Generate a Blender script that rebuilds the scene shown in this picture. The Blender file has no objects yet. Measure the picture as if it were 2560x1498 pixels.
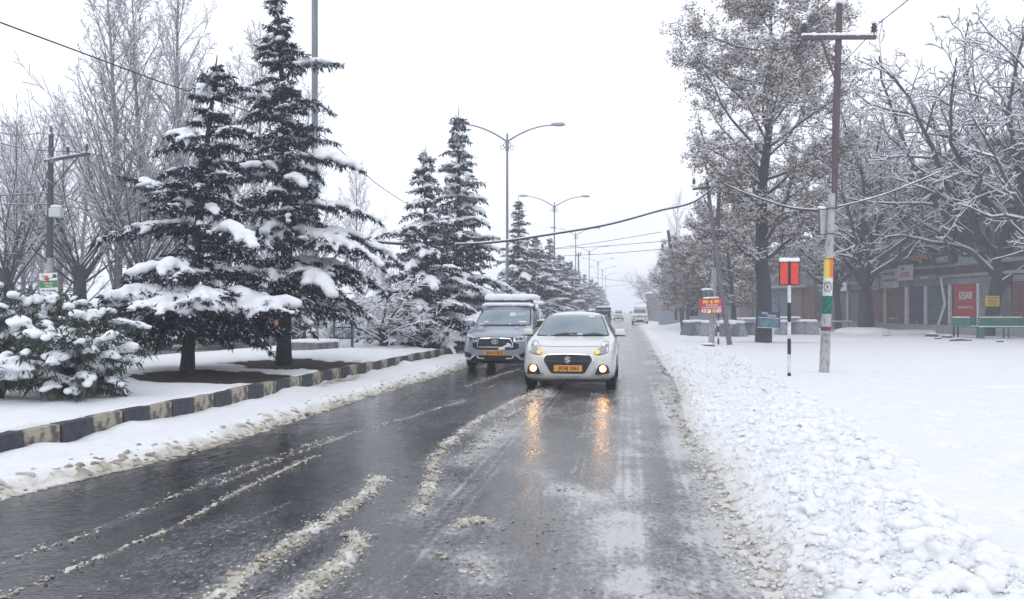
import bpy, bmesh, math, random
import numpy as np
from mathutils import Vector, Matrix, noise as mnoise
from mathutils.bvhtree import BVHTree

SC = bpy.context.scene
COL = SC.collection
R = math.radians
F = 1900.0          # focal length of the photograph in its own pixels (2560 wide)
CAMH = 1.52

# ------------------------------------------------------------------ camera
cd = bpy.data.cameras.new('camera')
cam = bpy.data.objects.new('camera', cd)
COL.objects.link(cam)
cam.location = (0, 0, CAMH)
cam.rotation_euler = (R(90), 0, 0)
cd.sensor_width = 36.0
cd.lens = 36.0 * F / 2560.0
cd.shift_y = 27.0 / 2560.0
cd.clip_start = 0.1
cd.clip_end = 2500
SC.camera = cam

# ------------------------------------------------------------------ light
world = bpy.data.worlds.new('World')
SC.world = world
world.use_nodes = True
wn, wl = world.node_tree.nodes, world.node_tree.links
wn.clear()
w_out = wn.new('ShaderNodeOutputWorld')
w_bg = wn.new('ShaderNodeBackground')
w_sky = wn.new('ShaderNodeTexSky')
w_sky.sky_type = 'NISHITA'
w_sky.sun_disc = False
w_sky.sun_elevation = R(42)
w_sky.sun_rotation = R(200)
w_sky.air_density = 1.0
w_sky.dust_density = 2.0
w_mix = wn.new('ShaderNodeMixRGB')        # the closed cloud cover lets only a little of the clear sky through
w_mix.inputs['Fac'].default_value = 0.93
w_mix.inputs['Color2'].default_value = (10.95, 11.3, 12.1, 1)
wl.new(w_sky.outputs['Color'], w_mix.inputs['Color1'])
wl.new(w_mix.outputs['Color'], w_bg.inputs['Color'])
wl.new(w_bg.outputs['Background'], w_out.inputs['Surface'])
w_bg.inputs['Strength'].default_value = 0.109

sd = bpy.data.lights.new('sun', 'SUN')
sd.energy = 0.5
sd.angle = R(30)
sd.color = (1.0, 0.98, 0.95)
sun = bpy.data.objects.new('sun', sd)
COL.objects.link(sun)
# direction towards the sun: elevation 42, rotation 200 (behind the camera, a little to the left)
_e, _a = R(42), R(200)
_d = Vector((math.sin(_a) * math.cos(_e), math.cos(_a) * math.cos(_e), math.sin(_e)))
sun.rotation_euler = _d.to_track_quat('Z', 'Y').to_euler()

SC.view_settings.view_transform = 'Standard'
SC.view_settings.look = 'None'
SC.view_settings.exposure = 0.0
SC.view_settings.gamma = 1.0
SC.view_settings.use_curve_mapping = False
SC.render.engine = 'CYCLES'
SC.cycles.max_bounces = 6
SC.cycles.diffuse_bounces = 3
SC.cycles.glossy_bounces = 3
SC.cycles.transmission_bounces = 4
SC.cycles.volume_bounces = 2
SC.cycles.transparent_max_bounces = 8
SC.cycles.caustics_reflective = False
SC.cycles.caustics_refractive = False
SC.cycles.use_denoising = True
SC.cycles.use_adaptive_sampling = True
SC.cycles.adaptive_threshold = 0.02

# ------------------------------------------------------------------ helpers
def P(px, py, D):
    """world point that the photograph shows at pixel (px, py) at distance D"""
    return Vector(((px - 1280.0) / F * D, D, CAMH - (py - 776.0) / F * D))

def smooth_interp(pts):
    xs = np.array([p[0] for p in pts], float); ys = np.array([p[1] for p in pts], float)
    m = np.zeros_like(ys)
    m[1:-1] = (ys[2:] - ys[:-2]) / (xs[2:] - xs[:-2])
    m[0] = (ys[1] - ys[0]) / (xs[1] - xs[0]); m[-1] = (ys[-1] - ys[-2]) / (xs[-1] - xs[-2])
    def f(x):
        x = np.asarray(x, float)
        i = np.clip(np.searchsorted(xs, x) - 1, 0, len(xs) - 2)
        h = xs[i + 1] - xs[i]; t = (x - xs[i]) / h
        t_ = np.clip(t, 0, 1)
        r = ((2*t_**3 - 3*t_**2 + 1) * ys[i] + (t_**3 - 2*t_**2 + t_) * h * m[i]
             + (-2*t_**3 + 3*t_**2) * ys[i+1] + (t_**3 - t_**2) * h * m[i+1])
        r = r + np.where(t < 0, (x - xs[0]) * m[0], 0) + np.where(t > 1, (x - xs[-1]) * m[-1], 0)
        return r
    return f

def _hash(ix, iy, seed):
    h = (ix.astype(np.int64) * 374761393 + iy.astype(np.int64) * 668265263 + seed * 1442695041) & 0xFFFFFFFF
    h = ((h ^ (h >> 13)) * 1274126177) & 0xFFFFFFFF
    return ((h ^ (h >> 16)) & 0xFFFF) / 65535.0

def vnoise(x, y, seed=0):
    x = np.asarray(x, float); y = np.asarray(y, float)
    ix = np.floor(x); iy = np.floor(y); fx = x - ix; fy = y - iy
    fx = fx*fx*(3 - 2*fx); fy = fy*fy*(3 - 2*fy)
    ix = ix.astype(np.int64); iy = iy.astype(np.int64)
    a = _hash(ix, iy, seed); b = _hash(ix+1, iy, seed); c = _hash(ix, iy+1, seed); d = _hash(ix+1, iy+1, seed)
    return (a*(1-fx) + b*fx)*(1-fy) + (c*(1-fx) + d*fx)*fy

def fbm(x, y, seed=0, octv=4, gain=0.5):
    s = 0; a = 1; t = 0
    for k in range(octv):
        s = s + a * vnoise(np.asarray(x) * 2**k + 13.7*k, np.asarray(y) * 2**k - 7.3*k, seed + k); t += a; a *= gain
    return s / t

def cells(x, y, seed=0):
    """distance to the nearest of one jittered point per unit cell (for rounded lumps)"""
    x = np.asarray(x, float); y = np.asarray(y, float)
    ix = np.floor(x).astype(np.int64); iy = np.floor(y).astype(np.int64)
    best = np.full(np.broadcast(x, y).shape, 9.0)
    for dx in (-1, 0, 1):
        for dy in (-1, 0, 1):
            cx = ix + dx; cy = iy + dy
            px = cx + _hash(cx, cy, seed); py = cy + _hash(cx, cy, seed + 77)
            best = np.minimum(best, (px - x)**2 + (py - y)**2)
    return np.sqrt(best)

def sstep(a, b, x):
    t = np.clip((np.asarray(x, float) - a) / (b - a), 0, 1)
    return t*t*(3 - 2*t)

# ------------------------------------------------------------------ object helpers
def fast_mesh(name, V, Q=None, T=None, mats=(), mi=None, smooth=False, attrs=None):
    """mesh from numpy arrays of vertices, quads and triangles"""
    me = bpy.data.meshes.new(name)
    V = np.asarray(V, np.float32).reshape(-1, 3)
    nq = 0 if Q is None else len(Q); nt = 0 if T is None else len(T)
    me.vertices.add(len(V)); me.vertices.foreach_set('co', V.ravel())
    idx = []
    if nq: idx.append(np.asarray(Q, np.int32).ravel())
    if nt: idx.append(np.asarray(T, np.int32).ravel())
    idx = np.concatenate(idx)
    me.loops.add(len(idx)); me.loops.foreach_set('vertex_index', idx)
    st = np.concatenate([np.arange(nq) * 4, nq * 4 + np.arange(nt) * 3]).astype(np.int32)
    me.polygons.add(nq + nt)
    me.polygons.foreach_set('loop_start', st)
    for m in mats: me.materials.append(m)
    if mi is not None: me.polygons.foreach_set('material_index', np.asarray(mi, np.int32))
    if smooth: me.polygons.foreach_set('use_smooth', np.ones(nq + nt, bool))
    me.update(calc_edges=True)
    if attrs:
        for k, a in attrs.items():
            at = me.attributes.new(k, 'FLOAT', 'POINT')
            at.data.foreach_set('value', np.asarray(a, np.float32).ravel())
    me.validate()
    return me

def link(name, data, parent=None, loc=None, rot=None):
    o = bpy.data.objects.new(name, data)
    COL.objects.link(o)
    if parent is not None: o.parent = parent
    if loc is not None: o.location = loc
    if rot is not None: o.rotation_euler = rot
    return o

def tag(o, label=None, cat=None, group=None, kind=None):
    if label: o['label'] = label
    if cat: o['category'] = cat
    if group: o['group'] = group
    if kind: o['kind'] = kind
    return o

def empty(name, loc=(0, 0, 0), rz=0.0, label=None, cat=None, group=None, rot=None):
    o = bpy.data.objects.new(name, None)
    COL.objects.link(o)
    o.empty_display_size = 0.2
    o.location = loc; o.rotation_euler = rot if rot else (0, 0, rz)
    return tag(o, label, cat, group)

def copy_tree(o, parent=None):
    c = o.copy(); COL.objects.link(c); c.parent = parent
    for ch in [k for k in bpy.data.objects if k.parent == o]:
        copy_tree(ch, c)
    return c

class MB:
    """collects simple shapes and links them as ONE mesh object"""
    def __init__(self): self.v = []; self.f = []; self.m = []
    def add(self, vs, fs, mi=0):
        b = len(self.v); self.v += [tuple(v) for v in vs]
        self.f += [tuple(b + i for i in f) for f in fs]; self.m += [mi] * len(fs); return self
    def box(self, c, s, rz=0.0, mi=0, rot=None, taper=1.0):
        M = rot if rot is not None else Matrix.Rotation(rz, 3, 'Z')
        hx, hy, hz = s[0]/2, s[1]/2, s[2]/2; vs = []
        for z, k in ((-hz, 1.0), (hz, taper)):
            for x, y in ((-hx, -hy), (hx, -hy), (hx, hy), (-hx, hy)):
                vs.append(Vector(c) + M @ Vector((x*k, y*k, z)))
        return self.add(vs, [(3,2,1,0), (4,5,6,7), (0,1,5,4), (1,2,6,5), (2,3,7,6), (3,0,4,7)], mi)
    def tube(self, pts, rad, n=8, mi=0, cap=True, flat=1.0):
        pts = [Vector(p) for p in pts]
        if not hasattr(rad, '__len__'): rad = [rad]*len(pts)
        vs = []; up = None
        for i, p in enumerate(pts):
            t = (pts[min(i+1, len(pts)-1)] - pts[max(i-1, 0)]).normalized()
            if up is None:
                up = Vector((0, 0, 1)) if abs(t.z) < 0.9 else Vector((0, 1, 0))
            a = t.cross(up).normalized(); b = a.cross(t).normalized(); up = b
            for k in range(n):
                th = 2*math.pi*(k + .5)/n
                vs.append(p + a*math.cos(th)*rad[i] + b*math.sin(th)*rad[i]*flat)
        fs = []
        for i in range(len(pts)-1):
            for k in range(n):
                k2 = (k+1) % n
                fs.append((i*n+k, i*n+k2, (i+1)*n+k2, (i+1)*n+k))
        if cap:
            fs.append(tuple(range(n-1, -1, -1))); fs.append(tuple((len(pts)-1)*n + k for k in range(n)))
        return self.add(vs, fs, mi)
    def prism(self, poly, y0, y1, mi=0):
        """polygon in (x, z), thick along y"""
        n = len(poly)
        vs = [(p[0], y0, p[1]) for p in poly] + [(p[0], y1, p[1]) for p in poly]
        fs = [tuple(range(n)), tuple(range(2*n-1, n-1, -1))]
        for i in range(n): fs.append((i, i+n, (i+1) % n + n, (i+1) % n))
        return self.add(vs, fs, mi)
    def disc(self, c, r, n=16, y=0.0, mi=0, t=0.01):
        return self.prism([(c[0] + r*math.cos(2*math.pi*k/n), c[1] + r*math.sin(2*math.pi*k/n)) for k in range(n)], y, y+t, mi)
    def blob(self, c, s, seed=0, mi=0, sub=2, rough=0.25):
        bm = bmesh.new(); bmesh.ops.create_icosphere(bm, subdivisions=sub, radius=1)
        vs = []
        for v in bm.verts:
            k = 1 + rough * mnoise.noise(v.co*1.7 + Vector((seed*3.1, seed*1.7, 0)))
            vs.append((c[0] + v.co.x*k*s[0], c[1] + v.co.y*k*s[1], c[2] + v.co.z*k*s[2]))
        fs = [tuple(v.index for v in f.verts) for f in bm.faces]; bm.free()
        return self.add(vs, fs, mi)
    def build(self, name, mats, parent=None, smooth=False, loc=None, rot=None, bevel=0.0):
        me = bpy.data.meshes.new(name)
        me.from_pydata(self.v, [], self.f)
        for m in (mats if isinstance(mats, (list, tuple)) else [mats]): me.materials.append(m)
        for p, mi in zip(me.polygons, self.m): p.material_index = mi
        bm = bmesh.new(); bm.from_mesh(me)
        bmesh.ops.recalc_face_normals(bm, faces=bm.faces)
        if bevel > 0:
            bmesh.ops.bevel(bm, geom=[e for e in bm.edges if e.calc_face_angle(0) > 0.6], offset=bevel, segments=2, affect='EDGES', profile=0.6)
        bm.to_mesh(me); bm.free()
        if smooth:
            me.polygons.foreach_set('use_smooth', [True]*len(me.polygons))
            if smooth == 'auto': me.set_sharp_from_angle(angle=R(35))
        me.update()
        return link(name, me, parent, loc, rot)

def remesh_blobs(name, C, S, mat, voxel, parent=None, sub=2, relief=0.02, seed=0, shade=True, freq=9.0, dirt=None):
    """spheres (centres C, radii S) fused into one rounded snow surface"""
    bm = bmesh.new(); bmesh.ops.create_icosphere(bm, subdivisions=sub, radius=1)
    bv = np.array([v.co[:] for v in bm.verts]); bf = np.array([[v.index for v in f.verts] for f in bm.faces]); bm.free()
    C = np.asarray(C, float).reshape(-1, 3); S = np.asarray(S, float).reshape(-1, 3)
    V = (C[:, None, :] + bv[None] * S[:, None, :]).reshape(-1, 3)
    T = (bf[None] + (np.arange(len(C)) * len(bv))[:, None, None]).reshape(-1, 3)
    me = fast_mesh(name + '_raw', V, T=T)
    ob = bpy.data.objects.new(name + '_raw', me); COL.objects.link(ob)
    md = ob.modifiers.new('r', 'REMESH'); md.mode = 'VOXEL'; md.voxel_size = voxel; md.use_smooth_shade = shade
    sm = ob.modifiers.new('s', 'SMOOTH'); sm.factor = 0.5; sm.iterations = 2
    dg = bpy.context.evaluated_depsgraph_get(); dg.update()
    out = bpy.data.meshes.new_from_object(ob.evaluated_get(dg))
    bpy.data.objects.remove(ob); bpy.data.meshes.remove(me)
    out.name = name
    n = len(out.vertices); co = np.empty(n*3); out.vertices.foreach_get('co', co); co = co.reshape(-1, 3)
    if relief:
        nn = np.empty(n*3); out.vertices.foreach_get('normal', nn); nn = nn.reshape(-1, 3)
        k = fbm(co[:, 0]*freq + co[:, 2]*freq*.6, co[:, 1]*freq + co[:, 2]*freq*.5, seed, 3) - 0.45
        co = co + nn * (k * relief)[:, None]
        out.vertices.foreach_set('co', co.ravel())
    out.materials.clear(); out.materials.append(mat)
    if dirt is not None:
        at = out.attributes.new('dirt', 'FLOAT', 'POINT'); at.data.foreach_set('value', np.asarray(dirt(co), np.float32))
    out.update()
    o = link(name, out, parent)
    return o

# ------------------------------------------------------------------ materials
MATS = {}
def mat(name, col, rough=0.8, var=0.0, scale=8.0, bump=0.0, bscale=30.0, metal=0.0, col2=None, spec=0.5, coat=0.0,
        emit=None, estr=0.0, detail=4.0, stretch=None, thresh=None, trans=0.0, ior=1.45, alpha=1.0):
    if name in MATS: return MATS[name]
    m = bpy.data.materials.new(name); m.use_nodes = True
    nt = m.node_tree; b = nt.nodes['Principled BSDF']
    b.inputs['Base Color'].default_value = (*col, 1)
    b.inputs['Roughness'].default_value = rough
    b.inputs['Metallic'].default_value = metal
    b.inputs['Specular IOR Level'].default_value = spec
    b.inputs['Coat Weight'].default_value = coat
    b.inputs['Coat Roughness'].default_value = 0.06
    b.inputs['IOR'].default_value = ior
    b.inputs['Transmission Weight'].default_value = trans
    b.inputs['Alpha'].default_value = alpha
    if emit:
        b.inputs['Emission Color'].default_value = (*emit, 1); b.inputs['Emission Strength'].default_value = estr
    if var > 0 or col2 or bump > 0:
        tc = nt.nodes.new('ShaderNodeTexCoord'); mp = nt.nodes.new('ShaderNodeMapping')
        nt.links.new(tc.outputs['Object'], mp.inputs['Vector'])
        if stretch: mp.inputs['Scale'].default_value = stretch
    if var > 0 or col2:
        nz = nt.nodes.new('ShaderNodeTexNoise'); nz.inputs['Scale'].default_value = scale; nz.inputs['Detail'].default_value = detail
        nt.links.new(mp.outputs['Vector'], nz.inputs['Vector'])
        rp = nt.nodes.new('ShaderNodeValToRGB')
        c2 = col2 if col2 else tuple(min(1, c*(1+var)) for c in col)
        c1 = col if col2 else tuple(c*(1-var) for c in col)
        a, z = thresh if thresh else (0.35, 0.65)
        rp.color_ramp.elements[0].position = a; rp.color_ramp.elements[1].position = z
        rp.color_ramp.elements[0].color = (*c1, 1); rp.color_ramp.elements[1].color = (*c2, 1)
        nt.links.new(nz.outputs['Fac'], rp.inputs['Fac']); nt.links.new(rp.outputs['Color'], b.inputs['Base Color'])
    if bump > 0:
        nb = nt.nodes.new('ShaderNodeTexNoise'); nb.inputs['Scale'].default_value = bscale; nb.inputs['Detail'].default_value = 5
        nt.links.new(mp.outputs['Vector'], nb.inputs['Vector'])
        bp = nt.nodes.new('ShaderNodeBump'); bp.inputs['Strength'].default_value = bump; bp.inputs['Distance'].default_value = 0.02
        nt.links.new(nb.outputs['Fac'], bp.inputs['Height']); nt.links.new(bp.outputs['Normal'], b.inputs['Normal'])
    MATS[name] = m
    return m

SNOW = mat('snow', (0.81, 0.825, 0.86), 0.75, bump=0.25, bscale=22, var=0.03, scale=3)
SNOWB = mat('branch_snow', (0.83, 0.85, 0.89), 0.8)
BARK = mat('dark_bark', (0.036, 0.035, 0.048), 0.9, var=0.35, scale=14, bump=0.6, bscale=40)
TWIG = mat('twig_bark', (0.09, 0.08, 0.095), 0.9)
PALEBARK = mat('poplar_bark', (0.22, 0.21, 0.23), 0.9, var=0.3, scale=6, bump=0.4, bscale=30)
NEEDLE = mat('cedar_needles', (0.007, 0.017, 0.038), 0.85, spec=0.2, col2=(0.016, 0.032, 0.052), scale=2.5)
LEAFD = mat('oleander_leaves', (0.03, 0.05, 0.045), 0.5, col2=(0.06, 0.085, 0.06), scale=5)
BROWNLEAF = mat('dry_leaves', (0.19, 0.10, 0.05), 0.85, col2=(0.085, 0.05, 0.04), scale=1.3)
CONC = mat('concrete', (0.3, 0.3, 0.31), 0.9, var=0.2, scale=5, bump=0.3, bscale=40)
STEEL = mat('galvanised_steel', (0.3, 0.33, 0.37), 0.5, var=0.12, scale=3, metal=0.5, stretch=(6, 6, 1))
RUST = mat('rusty_rail', (0.075, 0.055, 0.065), 0.85, col2=(0.13, 0.09, 0.095), scale=4, stretch=(5, 5, 1), bump=0.2)
BLACK = mat('black_plastic', (0.012, 0.013, 0.018), 0.45, var=0.2, scale=10)
RUBBER = mat('tyre_rubber', (0.018, 0.018, 0.022), 0.8, bump=0.3, bscale=60)
POLED = mat('dark_rail_grey', (0.035, 0.038, 0.055), 0.8, col2=(0.06, 0.055, 0.07), scale=4, stretch=(5, 5, 1))
WIRE = mat('cable_rubber', (0.02, 0.02, 0.024), 0.7)
FOG = 0.0033
# ================================================================== THE SETTING
kerbX = smooth_interp([(-60,-12.5),(-6,-6.7),(0,-5.95),(4,-5.42),(7.3,-4.95),(9.9,-4.55),(13.3,-4.0),(17.3,-3.4),(25.2,-1.9),(42,.9),(69,5.2),(95,9.4),(123,14.2),(151,19),(187,25),(300,45),(650,107)])
roadL = smooth_interp([(-60,-11.6),(-6,-5.9),(0,-5.0),(6.1,-4.1),(8.2,-3.4),(12.9,-2.6),(19.4,-1.35),(26,-.25),(42,2.2),(69,6.2),(95,10.4),(123,15.1),(151,19.9),(187,25.9),(300,46),(650,108)])
roadR = smooth_interp([(-60,-4.5),(-6,1.0),(0,1.3),(4,1.45),(5.1,1.6),(6.8,1.86),(10.5,2.4),(15.3,3.3),(23.3,4.5),(39,7),(60,10.3),(74,12.4),(95,16),(123,20.8),(187,31.5),(300,52),(650,114)])
bankO = smooth_interp([(-60,-3),(-6,2.0),(0,2.35),(4.6,2.85),(6.8,3.5),(10.5,4.5),(18.75,6.1),(30,7.8),(45,9.9),(74,14.2),(95,18),(123,23),(187,34),(300,55),(650,117)])
MEDW = 6.6          # width of the planted median
OTHERW = 7.5        # other carriageway

def rows(y0, y1, k, dmin):
    ys = [y0]
    while ys[-1] < y1: ys.append(ys[-1] + max(dmin, k*abs(ys[-1])))
    return np.array(ys)

def sheet(name, Y, cols, zf, m, attrf=None, kind='structure', label=None):
    """cols(Y) -> 2-D array of x per row"""
    X = cols(Y); Yg = np.repeat(Y[:, None], X.shape[1], 1)
    Z = zf(X, Yg)
    V = np.stack([X, Yg, Z], -1).reshape(-1, 3)
    nr, nc = X.shape; i = np.arange(nr*nc).reshape(nr, nc)
    Q = np.stack([i[:-1, :-1], i[:-1, 1:], i[1:, 1:], i[1:, :-1]], -1).reshape(-1, 4)
    at = None
    if attrf: at = {k: f(X, Yg) for k, f in attrf.items()}
    o = link(name, fast_mesh(name, V, Q=Q, mats=[m], smooth=True, attrs=at))
    tag(o, label, None, None, kind); return o

# ---- materials of the ground
def snow_ground_mat(name):
    m = bpy.data.materials.new(name); m.use_nodes = True; nt = m.node_tree; b = nt.nodes['Principled BSDF']
    L = nt.links.new
    at = nt.nodes.new('ShaderNodeAttribute'); at.attribute_name = 'dirt'
    geo = nt.nodes.new('ShaderNodeNewGeometry')
    nz = nt.nodes.new('ShaderNodeTexNoise'); nz.inputs['Scale'].default_value = 7; nz.inputs['Detail'].default_value = 6
    L(geo.outputs['Position'], nz.inputs['Vector'])
    ad = nt.nodes.new('ShaderNodeMath'); ad.operation = 'MULTIPLY_ADD'; ad.inputs[1].default_value = 0.9
    sb = nt.nodes.new('ShaderNodeMath'); sb.operation = 'SUBTRACT'; sb.inputs[1].default_value = 0.45
    L(nz.outputs['Fac'], sb.inputs[0]); L(sb.outputs[0], ad.inputs[0]); L(at.outputs['Fac'], ad.inputs[2])
    rp = nt.nodes.new('ShaderNodeValToRGB'); e = rp.color_ramp.elements
    e[0].position = 0.12; e[0].color = (0.81, 0.83, 0.865, 1)
    e[1].position = 1.0; e[1].color = (0.2, 0.17, 0.135, 1)
    k = e.new(0.45); k.color = (0.69, 0.695, 0.69, 1)
    k = e.new(0.75); k.color = (0.5, 0.47, 0.4, 1)
    L(ad.outputs[0], rp.inputs['Fac']); L(rp.outputs['Color'], b.inputs['Base Color'])
    b.inputs['Roughness'].default_value = 0.6
    n2 = nt.nodes.new('ShaderNodeTexNoise'); n2.inputs['Scale'].default_value = 15; n2.inputs['Detail'].default_value = 8
    L(geo.outputs['Position'], n2.inputs['Vector'])
    bp = nt.nodes.new('ShaderNodeBump'); bp.inputs['Strength'].default_value = 0.6; bp.inputs['Distance'].default_value = 0.05
    L(n2.outputs['Fac'], bp.inputs['Height']); L(bp.outputs['Normal'], b.inputs['Normal'])
    return m
SNOWG = snow_ground_mat('ground_snow')

def road_mat():
    m = bpy.data.materials.new('wet_asphalt'); m.use_nodes = True; nt = m.node_tree; b = nt.nodes['Principled BSDF']
    L = nt.links.new; N = nt.nodes.new
    geo = N('ShaderNodeNewGeometry')
    at = N('ShaderNodeAttribute'); at.attribute_name = 'slush'
    mp = N('ShaderNodeMapping'); mp.inputs['Rotation'].default_value = (0, 0, R(-10)); mp.inputs['Scale'].default_value = (1, 0.55, 1)
    L(geo.outputs['Position'], mp.inputs['Vector'])
    nz = N('ShaderNodeTexNoise'); nz.inputs['Scale'].default_value = 1.1; nz.inputs['Detail'].default_value = 7; nz.inputs['Roughness'].default_value = 0.62
    L(mp.outputs['Vector'], nz.inputs['Vector'])
    nf = N('ShaderNodeTexNoise'); nf.inputs['Scale'].default_value = 28; nf.inputs['Detail'].default_value = 5; nf.inputs['Roughness'].default_value = 0.65
    L(mp.outputs['Vector'], nf.inputs['Vector'])
    # amount of melting slush = attribute + noise
    a1 = N('ShaderNodeMath'); a1.operation = 'MULTIPLY_ADD'; a1.inputs[1].default_value = 1.3
    s1 = N('ShaderNodeMath'); s1.operation = 'SUBTRACT'; s1.inputs[1].default_value = 0.5
    L(nz.outputs['Fac'], s1.inputs[0]); L(s1.outputs[0], a1.inputs[0]); L(at.outputs['Fac'], a1.inputs[2])
    a2 = N('ShaderNodeMath'); a2.operation = 'MULTIPLY_ADD'; a2.inputs[1].default_value = 1.05
    s2 = N('ShaderNodeMath'); s2.operation = 'SUBTRACT'; s2.inputs[1].default_value = 0.5
    L(nf.outputs['Fac'], s2.inputs[0]); L(s2.outputs[0], a2.inputs[0]); L(a1.outputs[0], a2.inputs[2])
    rp = N('ShaderNodeValToRGB'); e = rp.color_ramp.elements
    e[0].position = 0.2; e[0].color = (0.012, 0.013, 0.017, 1)
    e[1].position = 1.0; e[1].color = (0.5, 0.5, 0.5, 1)
    k = e.new(0.45); k.color = (0.045, 0.049, 0.057, 1)
    k = e.new(0.7); k.color = (0.17, 0.175, 0.19, 1)
    L(a2.outputs[0], rp.inputs['Fac']); L(rp.outputs['Color'], b.inputs['Base Color'])
    rr = N('ShaderNodeMapRange'); rr.inputs['From Min'].default_value = 0.2; rr.inputs['From Max'].default_value = 0.9
    rr.inputs['To Min'].default_value = 0.02; rr.inputs['To Max'].default_value = 0.42
    L(a2.outputs[0], rr.inputs['Value']); L(rr.outputs['Result'], b.inputs['Roughness'])
    b.inputs['IOR'].default_value = 1.65
    # ripples of the water film, pebbly slush
    mr = N('ShaderNodeMapping'); mr.inputs['Scale'].default_value = (1, 2.4, 1); mr.inputs['Rotation'].default_value = (0, 0, R(8))
    L(geo.outputs['Position'], mr.inputs['Vector'])
    n3 = N('ShaderNodeTexNoise'); n3.inputs['Scale'].default_value = 17; n3.inputs['Detail'].default_value = 4; n3.inputs['Distortion'].default_value = 0.6
    L(mr.outputs['Vector'], n3.inputs['Vector'])
    b1 = N('ShaderNodeBump'); b1.inputs['Strength'].default_value = 0.27; b1.inputs['Distance'].default_value = 0.012
    L(n3.outputs['Fac'], b1.inputs['Height'])
    n4 = N('ShaderNodeTexNoise'); n4.inputs['Scale'].default_value = 55; n4.inputs['Detail'].default_value = 4
    L(geo.outputs['Position'], n4.inputs['Vector'])
    b2 = N('ShaderNodeBump'); b2.inputs['Distance'].default_value = 0.01
    mu = N('ShaderNodeMapRange'); mu.inputs['From Min'].default_value = 0.25; mu.inputs['From Max'].default_value = 0.8
    mu.inputs['To Min'].default_value = 0.02; mu.inputs['To Max'].default_value = 0.9
    L(a2.outputs[0], mu.inputs['Value']); L(mu.outputs['Result'], b2.inputs['Strength'])
    L(n4.outputs['Fac'], b2.inputs['Height']); L(b1.outputs['Normal'], b2.inputs['Normal'])
    L(b2.outputs['Normal'], b.inputs['Normal'])
    return m
ROADM = road_mat()

# ---- slush ridges left by tyres, traced as ground curves: pixel -> ground point
def G(px, py, z=0.0):
    D = (CAMH - z) * F / (py - 776.0)
    return ((px - 1280.0) / F * D, D)
RIDGES = [  # points (px,py), half width m, lumps per m, lump radius, brown 0..1
    ([(520,1520),(600,1448),(720,1362),(830,1296),(925,1232),(950,1195)], 0.08, 260, 0.018, 0.7),
    ([(720,1520),(800,1448),(870,1405),(900,1365),(885,1335)], 0.07, 300, 0.019, 0.55),
    ([(1052,1285),(1062,1250),(1078,1190),(1092,1140),(1128,1102),(1200,1050),(1290,1002),(1360,972)], 0.075, 170, 0.018, 0.8),
    ([(1150,1160),(1225,1085),(1320,1005),(1400,960)], 0.12, 50, 0.018, 0.6),
    ([(1128,1332),(1175,1300),(1235,1312)], 0.07, 110, 0.02, 0.6),
    ([(1080,1385),(1180,1400),(1210,1450)], 0.12, 40, 0.016, 0.3),
    ([(-40,1515),(200,1415),(430,1322),(600,1228),(790,1140)], 0.022, 330, 0.0095, 0.8),
    ([(-40,1420),(200,1345),(420,1250),(600,1172),(780,1112),(1000,1052),(1160,1002)], 0.04, 150, 0.010, 0.6),
    ([(540,1215),(700,1150),(860,1092)], 0.03, 140, 0.010, 0.6),
    ([(1165,968),(1250,938),(1330,915)], 0.05, 60, 0.014, 0.3),
    ([(1740,1190),(1765,1225),(1850,1400),(1880,1470)], 0.10, 45, 0.013, 0.6),
    ([(1640,960),(1700,1060),(1740,1130)], 0.1, 40, 0.016, 0.5),
    ([(1340,1240),(1420,1222),(1500,1240)], 0.12, 30, 0.013, 0.3),
]
TRACKS = [  # lighter stripes of thin slush between wheel paths (px), half width m, strength
    ([(700,1498),(980,1300),(1180,1150),(1330,1020),(1440,900)], 0.16, 0.22),
    ([(1580,1498),(1570,1300),(1590,1100),(1570,900),(1560,840)], 0.2, 0.3),
    ([(1450,1498),(1500,1350),(1460,1250),(1330,1180)], 0.2, 0.25),
    ([(1700,1498),(1720,1300),(1680,1100),(1610,900)], 0.12, 0.2),
    ([(0,1330),(400,1200),(800,1060),(1160,950)], 0.12, 0.12),
    ([(1050,1000),(1200,945),(1330,905)], 0.12, 0.3),
]
for a_, b_, c_, w_, k_ in [((860,1498),(1130,1240),(1400,960),.022,.3), ((905,1498),(1160,1240),(1410,960),.022,.28), ((955,1498),(1190,1240),(1425,960),.022,.25), ((1330,1498),(1420,1250),(1480,980),.02,.22), ((1370,1498),(1445,1250),(1490,980),.02,.22),
      ((1520,1498),(1545,1200),(1560,930),.02,.3), ((1555,1498),(1570,1200),(1572,930),.02,.3), ((1600,1498),(1600,1200),(1588,930),.02,.25), ((1745,1498),(1690,1220),(1625,950),.02,.25), ((1790,1498),(1715,1220),(1640,950),.02,.25),
      ((250,1300),(700,1130),(1120,985),.025,.3), ((330,1300),(760,1130),(1150,985),.02,.25), ((-40,1470),(460,1280),(980,1080),.02,.22), ((100,1498),(560,1330),(1000,1130),.02,.18), ((1180,960),(1260,925),(1340,895),.03,.35), ((1210,975),(1290,935),(1360,905),.03,.35), ((1000,1030),(1130,975),(1230,935),.02,.3)]:
    TRACKS.append(([a_, b_, c_], w_, k_))
def seg_dist(X, Y, pts):
    d = np.full(X.shape, 1e9)
    for (ax, ay), (bx, by) in zip(pts[:-1], pts[1:]):
        vx, vy = bx-ax, by-ay; t = np.clip(((X-ax)*vx + (Y-ay)*vy) / (vx*vx+vy*vy+1e-9), 0, 1)
        d = np.minimum(d, np.hypot(X-ax-t*vx, Y-ay-t*vy))
    return d
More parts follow.
